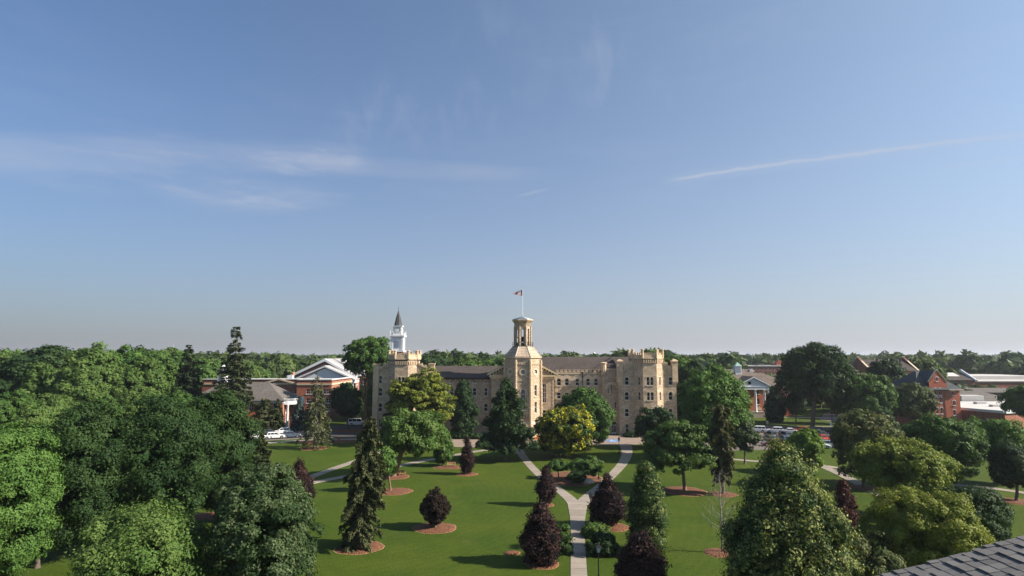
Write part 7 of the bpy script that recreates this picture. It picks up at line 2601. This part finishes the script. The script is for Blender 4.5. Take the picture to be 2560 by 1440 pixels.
    T('dark_tree', 'dark green tree in front of the parapet gabled hall', 2216, 1048, 893, 2172, 2272, 1010, 'leaf_deep', 'dense', 52, k=18, clump=1.45)
    T('olive_tree', 'olive green tree left of the shouldered brick gable', 2272, 1076, 948, 2226, 2334, 1066, 'leaf_olive', 'round', 53, k=16, tips=0.2, clump=1.30)
    C('blue_spruce', 'blue spruce beside the right car park', 2226, 1108, 1028, 2194, 2260, 1102, 'needle_blue', 54, droop=0.15, sparse=0.0, hang=0.3)
    T('light_green_tree', 'broad light green tree below the shouldered brick gable', 2345, 1222, 1034, 2258, 2445, 1198, 'leaf_mid', 'dome', 55, k=22, clump=0.94)
    T('light_green_tree', 'light green tree at the right in front of the flat roofed hall', 2490, 1208, 1044, 2405, 2572, 1188, 'leaf_bright', 'oak', 56, k=22, clump=1.01)
    T('dark_tree', 'dark rounded tree cut by the right edge of the picture', 2542, 1254, 1098, 2486, 2620, 1228, 'leaf_deep', 'dense', 57, k=16, clump=0.87, mulch=(2.4,))
    T('edge_tree', 'green bough of a tree entering at the right edge', 2590, 1100, 966, 2518, 2650, 1062, 'leaf_mid', 'oak', 58, k=14)
    C('small_spruce', 'small conifer in front of the shouldered brick hall', 2379, 1056, 998, 2362, 2400, 1052, 'needle_dark', 59, droop=0.2, sparse=0.0, hang=0.3)
    C('small_spruce', 'little conifer by the flat roofed hall at the right', 2527, 1072, 1030, 2512, 2540, 1068, 'needle_dark', 60, droop=0.2, sparse=0.0, hang=0.3)
    T('young_tree', 'dark young tree in front of the white pediment hall', 1936, 1055, 976, 1910, 1964, 1044, 'leaf_deep', 'egg', 61, n_ax=6, clump=1.16)
    T('dark_tree', 'dark tree filling the gap left of the huge oak', 1990, 1058, 975, 1968, 2012, 1048, 'leaf_deep', 'round', 62, k=10)
    # small trees inside the fork
    for i, (u, vb, vt, u0, u1, vl, mt, lab) in enumerate(((1396, 1196, 1146, 1364, 1424, 1184, 'leaf_mid', 'small layered tree at the left of the planting bed in the fork'), (1462, 1204, 1140, 1424, 1508, 1196, 'leaf_mid', 'small spreading tree at the right of the planting bed in the fork'),
                                                         (1440, 1216, 1176, 1416, 1466, 1211, 'leaf_dark', 'low leafy tree at the front of the planting bed in the fork'), (1400, 1148, 1116, 1382, 1420, 1140, 'leaf_mid', 'little tree below the yellow flowering tree'))):
        T('small_tree', lab, u, vb, vt, u0, u1, vl, mt, 'round', 70 + i, k=9, clump=0.55, leaf=0.26, flat=0.5, group='small trees in the fork bed')
    # shrubs
    for i, (u, vb, vt, u0, u1, mt, lab) in enumerate(((1490, 1341, 1314, 1457, 1524, 'leaf_light', 'light green shrub right of the straight path'), (1492, 1384, 1334, 1455, 1548, 'leaf_deep', 'dark low shrub right of the straight path'), (1408, 1342, 1312, 1390, 1426, 'leaf_mid', 'green shrub left of the straight path'),
                                                     (1410, 1382, 1342, 1386, 1427, 'leaf_dark', 'dark shrub left of the path behind the big dark beech'), (1574, 1092, 1080, 1556, 1600, 'leaf_deep', 'clipped dark hedge at the right end of the stone hall'),
                                                     (1160, 1096, 1082, 1118, 1206, 'leaf_deep', 'low dark hedge along the left wing of the stone hall'), (800, 1078, 1068, 780, 826, 'leaf_mid', 'low shrubs beyond the left road'))):
        b, h, cx, R_, zl = px_tree(u, vb, vt, u0, u1, vb)
        rng, nrng = random.Random(i + 5), np.random.default_rng(900 + i)
        o = thing('shrub', lab, 'shrub', b, 0, 'shrubs near the paths')
        L = [(cx + rng.uniform(-.6, .6) * R_, rng.uniform(-.5, .5) * min(R_, 1.6), h * 0.42 * rng.uniform(.8, 1.1), R_ * 0.42, min(R_ * 0.42, 1.1), h * 0.5) for _ in range(8)]
        new_obj('foliage', crown_mesh(L, mt, nrng, max(0.13, b.y * 0.0032), 0.42, 2.0, 9000, True), o)
        mb = MB()
        for k in range(6):
            mb.tube([(cx + rng.uniform(-.3, .3) * R_, rng.uniform(-.2, .2), 0), (cx + rng.uniform(-.6, .6) * R_, rng.uniform(-.4, .4), h * 0.6)], [0.03, 0.012], 4)
        new_obj('stems', mb.mesh('stems', 'bark'), o)
    # bare tree
    b, h, cx, R_, zl = px_tree(1806, 1382, 1180, 1768, 1846, 1300)
    rng = random.Random(12)
    o = thing('bare_tree', 'leafless slender tree left of the big linden', 'tree', b)
    mb = MB()
    mb.tube([(0, 0, 0), (0.05, 0, h * .3), (-0.03, 0, h * .65), (0.02, 0, h)], [0.13, 0.1, 0.06, 0.012], 7)
    mb.build('trunk', 'bark_grey', o)
    mb = MB()
    for k in range(38):
        t = 0.22 + 0.76 * k / 38
        a = k * 2.4
        l = h * 0.30 * (1.15 - t) * rng.uniform(.7, 1.2) + 0.5
        s = Vector((0, 0, h * t))
        e = s + Vector((math.cos(a) * l * 0.8, math.sin(a) * l * 0.8, l * 0.62))
        m = s.lerp(e, 0.5) + Vector((0, 0, -0.08 * l))
        mb.tube([s, m, e], [0.04 * (1.2 - t), 0.026 * (1.2 - t), 0.008], 4)
        for j in range(4):
            q = m.lerp(e, j / 4)
            mb.tube([q, q + Vector((rng.uniform(-1, 1), rng.uniform(-1, 1), rng.uniform(.3, 1))) * l * 0.3], [0.014, 0.005], 3)
    mb.build('branches', 'bark_grey', o)
    mulch_bed(b, 1.5, -0.5, 'leafless slender tree left of the big linden', 66)
    # dead twig crown on the left skyline is a separate small thing
    b, h, cx, R_, zl = px_tree(410, 1050, 893, 398, 424, 960)


# ------------------------------------------------------------------ woods: individual trees, then the far mass
CLEAR = [(690, 850, 957, 262), (838, 905, 950, 262), (960, 1025, 884, 268), (505, 840, 1000, 212), (1836, 1990, 990, 206), (1812, 1888, 937, 262), (1862, 1995, 931, 470), (1766, 1796, 916, 300),
         (2172, 2302, 930, 224), (2134, 2180, 945, 214), (2118, 2176, 932, 300), (2336, 2444, 951, 300), (2290, 2410, 1000, 190), (2395, 2560, 1012, 216), (2436, 2560, 984, 255), (2440, 2560, 962, 330), (1040, 1700, 885, 200)]
SOLID = []      # building footprints (x0, x1, y0, y1)


def blocked(x, y, r, h):
    for x0, x1, y0, y1 in SOLID:
        if x0 - r * 0.8 < x < x1 + r * 0.8 and y0 - r * 0.8 < y < y1 + r * 0.8:
            return True
    u = 1280 + x / y * FPX * cp
    ru = r / y * FPX
    v = 893 + (CAM_H - h) / y * FPX
    for u0, u1, vl, D in CLEAR:
        if y < D and u + ru > u0 and u - ru < u1 and v < vl:
            return True
    return False


MARKS = [(120, 'at the far left'), (260, 'above the dark maple mass'), (420, 'left of the dark spruce spire'), (540, 'between the two tall spruces'), (660, 'right of the tallest spruce'), (760, 'left of the chapel gable'), (900, 'behind the chapel'), (1060, 'near the clock steeple'),
         (1180, 'above the left wing roof'), (1310, 'just left of the bell tower'), (1450, 'just right of the bell tower'), (1600, 'above the right wing roof'), (1720, 'right of the battlemented tower'), (1840, 'behind the tall bright maple'), (1960, 'behind the cupola hall'),
         (2090, 'behind the huge oak'), (2200, 'right of the huge oak'), (2320, 'behind the gabled brick hall'), (2450, 'behind the sloping roof hall'), (9999, 'at the far right')]


def woods():
    rng = random.Random(21)
    nrng = np.random.default_rng(77)
    for o in bpy.data.objects:
        if o.get('category') in ('building', 'house', 'steeple') and not o.parent:
            pts = []
            for ch in o.children:
                if ch.type == 'MESH':
                    c = np.empty(len(ch.data.vertices) * 3, dtype=np.float32)
                    ch.data.vertices.foreach_get('co', c)
                    c = c.reshape(-1, 3) + np.array(ch.location)
                    pts.append(c[:, :2])
            p = np.concatenate(pts)
            SOLID.append((p[:, 0].min(), p[:, 0].max(), p[:, 1].min(), p[:, 1].max()))
    protos, fine = [], []
    for i, (mt, form, kk) in enumerate((('leaf_mid', 'dense', 18), ('leaf_dark', 'round', 14), ('leaf_far', 'oak', 20), ('leaf_light', 'dense', 18), ('leaf_deep', 'dense', 16), ('leaf_far_olive', 'round', 14), ('leaf_bright', 'oak', 16), ('leaf_feather', 'round', 14))):
        r2 = random.Random(i + 300)
        Rr, zl, h = 5.6, 3.0, 17.0
        zc, Hh = (h + zl) / 2, (h - zl) / 2
        if form == 'dense':
            L = broad_lobes(Rr - .4, Hh - .3, zc, kk, r2, 0.66, (0.28, 0.42), 0.8, -0.7)
        elif form == 'oak':
            L = broad_lobes(Rr - .4, Hh - .3, zc, kk, r2, 0.72, (0.24, 0.42), 0.6, -0.45)
        else:
            L = broad_lobes(Rr - .4, Hh - .3, zc, kk, r2)
        cm = crown_mesh(L, mt, nrng, 0.85, 1.55, 2.0, 11000, False)
        tm = trunk_mesh(h, 0.3, zl + 7, L, r2, 'bark', nl=6, sides=6)
        protos.append((cm, tm))
        fine.append((crown_mesh(L, mt, np.random.default_rng(500 + i), 0.5, 1.15, 2.0, 30000, False), tm))
    labels = {0: 'mid green tree in the woods behind the campus', 1: 'dark green tree in the woods behind the campus', 2: 'broad green tree in the woods behind the campus', 3: 'light green tree in the woods behind the campus', 4: 'deep green tree in the woods behind the campus',
              5: 'olive tinted tree in the woods behind the campus', 6: 'bright green tree in the woods behind the campus', 7: 'soft green feathery tree in the woods behind the campus'}
    placed = [(x, y) for x, y in TREE_SPOTS]

    def put(i, x, y, h, lab, g):
        s = h / 17.0
        cmesh, tmesh = fine[i] if y < 200 else protos[i]
        o = thing('woodland_tree', lab, 'tree', (x, y, 0), rng.random() * 6.28, g)
        wx = s * rng.uniform(0.9, 1.25)
        o.scale = (wx, wx, s)
        new_obj('trunk', tmesh, o)
        new_obj('crown', cmesh, o)
        placed.append((x, y))
    # named near-left canopy, seen one by one
    near = [(60, 1085, 905, 3, 'broad light green crown at the far left of the middle woods'), (190, 1075, 925, 7, 'soft green crown left of the dark maples'), (300, 1080, 930, 7, 'soft green crown above the middle dark maple'), (375, 1062, 903, 6, 'bright green tree right of the soft green crowns'),
            (20, 1140, 975, 0, 'mid green crown above the left edge maple'), (130, 1130, 985, 7, 'feathery green crown behind the dark maple mass'), (250, 1122, 990, 0, 'mid green crown just behind the dark maples'), (345, 1110, 965, 7, 'soft green crown between dark maple and bright tree'),
            (440, 1100, 975, 0, 'mid green crown in front of the dark spruce spire'), (515, 1085, 985, 4, 'deep green crown under the tall spruces'), (-40, 1110, 925, 1, 'dark crown leaving the picture at the left'), (85, 1170, 1010, 3, 'light crown low behind the left edge maple'),
            (1722, 1085, 950, 4, 'deep green tree beside the right corner of the stone hall'), (1735, 1060, 900, 1, 'dark tree behind the right corner of the stone hall'), (1700, 1050, 893, 0, 'mid green tree rising behind the right tower'), (880, 1062, 985, 4, 'dark tree between the chapel and the hickory'),
            (2110, 1060, 960, 0, 'mid green tree between the oak and the round tree'), (2460, 1090, 1060, 3, 'light green tree before the flat roofed hall'), (2420, 1120, 1050, 0, 'mid green tree below the white flat roof'), (2320, 1090, 1035, 6, 'bright green tree at the foot of the brick gable'), (2520, 1130, 1075, 7, 'soft green tree low at the right edge')]
    for u, vb, vt, i, lab in near:
        b = G(u, vb)
        put(i, b.x, b.y, WZ(vt, b.y), lab, 'trees of the middle distance')
    n = 0
    tries = 0
    cand = []
    for _ in range(5200):
        y = math.sqrt(rng.uniform(150 ** 2, 330 ** 2))
        u = rng.uniform(-120, 2680)
        x = (u - 1280) / FPX * y
        cand.append((y, x, u))
    cand.sort()
    for y, x, u in cand:
        if y < 196 and u > 500 and not (y > 188 and (u < 560)):
            continue
        if 830 < u < 1730 and y < 205:
            continue
        if u > 1730 and y < 222:
            continue
        h = min(23.5, max(11.0, rng.gauss(17.2, 2.6)))
        if u < 520:
            h = min(24.5, h + 2.0)
        if 1350 < u < 1600:
            h = min(h, 19.5)
        r = 5.6 * h / 17.0
        if any((x - a) ** 2 + (y - b_) ** 2 < 8.2 ** 2 for a, b_ in placed):
            continue
        if blocked(x, y, r, h):
            h = 8.0
            if blocked(x, y, 3.4, h):
                continue
        i = rng.choices(range(8), (5, 4, 5, 2, 3, 2, 1, 3))[0]
        col = labels[i].split(' in the')[0]
        mark = next(m for lim, m in MARKS if u < lim)
        size = 'tall ' if h > 19 else ('low ' if h < 14 else '')
        row = 'in the near woods' if y < 235 else 'further back in the woods'
        put(i, x, y, h, size + col + ' ' + row + ' ' + mark, 'trees of the woods behind the campus')
        n += 1
        if n >= 290:
            break
    ymax = y
    # the rest of the woods: one mass
    V, TI = [], []

    def far_tree(x, y, h, r, nt, tint):
        zc, Hh = h * 0.58, h * 0.43
        d = norm(nrng.normal(size=(nt, 3)))
        d[:, 2] = np.abs(d[:, 2]) * np.where(nrng.random(nt) < 0.75, 1, -1)
        bl = norm(nrng.normal(size=(6, 3)))
        rad = 0.78 + 0.27 * np.max(np.clip(d @ bl.T, 0, 1) ** 4, axis=1) + 0.05 * nrng.normal(size=nt)
        c = np.array([x, y, zc]) + d * rad[:, None] * np.array([r, r, Hh])
        nn = norm(d + 0.55 * nrng.normal(size=(nt, 3)) + np.array([0, 0, 0.35]))
        a = norm(np.cross(nn, nrng.normal(size=(nt, 3))))
        b2 = np.cross(nn, a)
        s = (r * min(0.62, 4.4 / math.sqrt(nt)) * (0.7 + 0.6 * nrng.random(nt)))[:, None]
        V.append(np.stack([c - a * s * .6 + b2 * s * .55, c - a * s * .6 - b2 * s * .55, c + a * s * .8], axis=1).reshape(-1, 3))
        TI.append(np.repeat(np.clip(tint + 0.18 * nrng.normal(size=nt), 0, 1), 3))
    y = ymax - 25
    while y < 4600:
        sp = 10.5 if y < 520 else max(12.0, y * 0.021)
        half = (1430 / FPX) * y
        x = -half + rng.uniform(0, sp)
        while x < half:
            px, py = x + rng.uniform(-.4, .4) * sp, y + rng.uniform(-.45, .45) * sp
            h = min(25.0, max(9.0, rng.gauss(16.2, 3.6)))
            u = 1280 + px / py * FPX
            if u < 560:
                h = min(26, h + 1.8)
            if rng.random() < 0.04:
                h += 4
            r = max(5.2 * h / 17 * rng.uniform(.85, 1.25), sp * 0.56)
            if not (py < ymax + 12 and any((px - a) ** 2 + (py - b_) ** 2 < 60 for a, b_ in placed)):
                bl = blocked(px, py, r, h)
                if bl:
                    h, r = 7.5, 3.6
                    bl = blocked(px, py, r, h)
                if not bl:
                    far_tree(px, py, h, r, int(min(200, max(30, 52000 / py))), rng.random())
            x += sp
        y += sp * (0.95 if y < 900 else 1.3)
    V, TI = np.concatenate(V), np.concatenate(TI)
    me = raw_mesh('woods', V, np.arange(len(V)), 3, 'leaf_far', {'tint': TI, 'tip': np.zeros(len(V))})
    tag(new_obj('woods', me), 'green woods stretching flat to the horizon', 'woods', None, 'stuff')
    print('woods: individuals', n, 'mass tris', len(V) // 3, 'ymax', ymax)


def haze():
    m = bpy.data.materials.new('haze_air')
    m.use_nodes = True
    nt = m.node_tree
    nt.nodes.clear()
    out = nd(nt, 'ShaderNodeOutputMaterial')
    v = nd(nt, 'ShaderNodeVolumePrincipled')
    v.inputs['Color'].default_value = (0.80, 0.87, 1.0, 1)
    v.inputs['Density'].default_value = HAZE_DENSITY
    v.inputs['Anisotropy'].default_value = 0.25
    ln(nt, v.outputs[0], out.inputs['Volume'])

    MATS['haze_air'] = m
    o = MB().box(-6100, 6100, -500, 6100, -1.0, 52.0).build('haze', 'haze_air', None)
    tag(o, 'thin pale summer haze over the far woods', 'haze', None, 'stuff')


HAZE_DENSITY = 0.0001

# ------------------------------------------------------------------ run
import time as _t
_t0 = _t.time()


def step(f):
    t = _t.time()
    r = f()
    print('step', f.__name__, round(_t.time() - t, 2))
    return r


step(build_ground)
step(stone_hall)
step(portico_hall)
step(victorian_house)
step(flat_hall)
step(left_hall)
step(long_brick_hall)
step(chapel)
step(far_buildings)
step(near_roof)
step(lamp_posts)
step(benches)
step(signs_and_bits)
step(vehicles)
step(plant_trees)
step(woods)
step(haze)
print('total', _t.time() - _t0, 'tris', sum(len(m.loops) - 2 * len(m.polygons) for m in bpy.data.meshes))
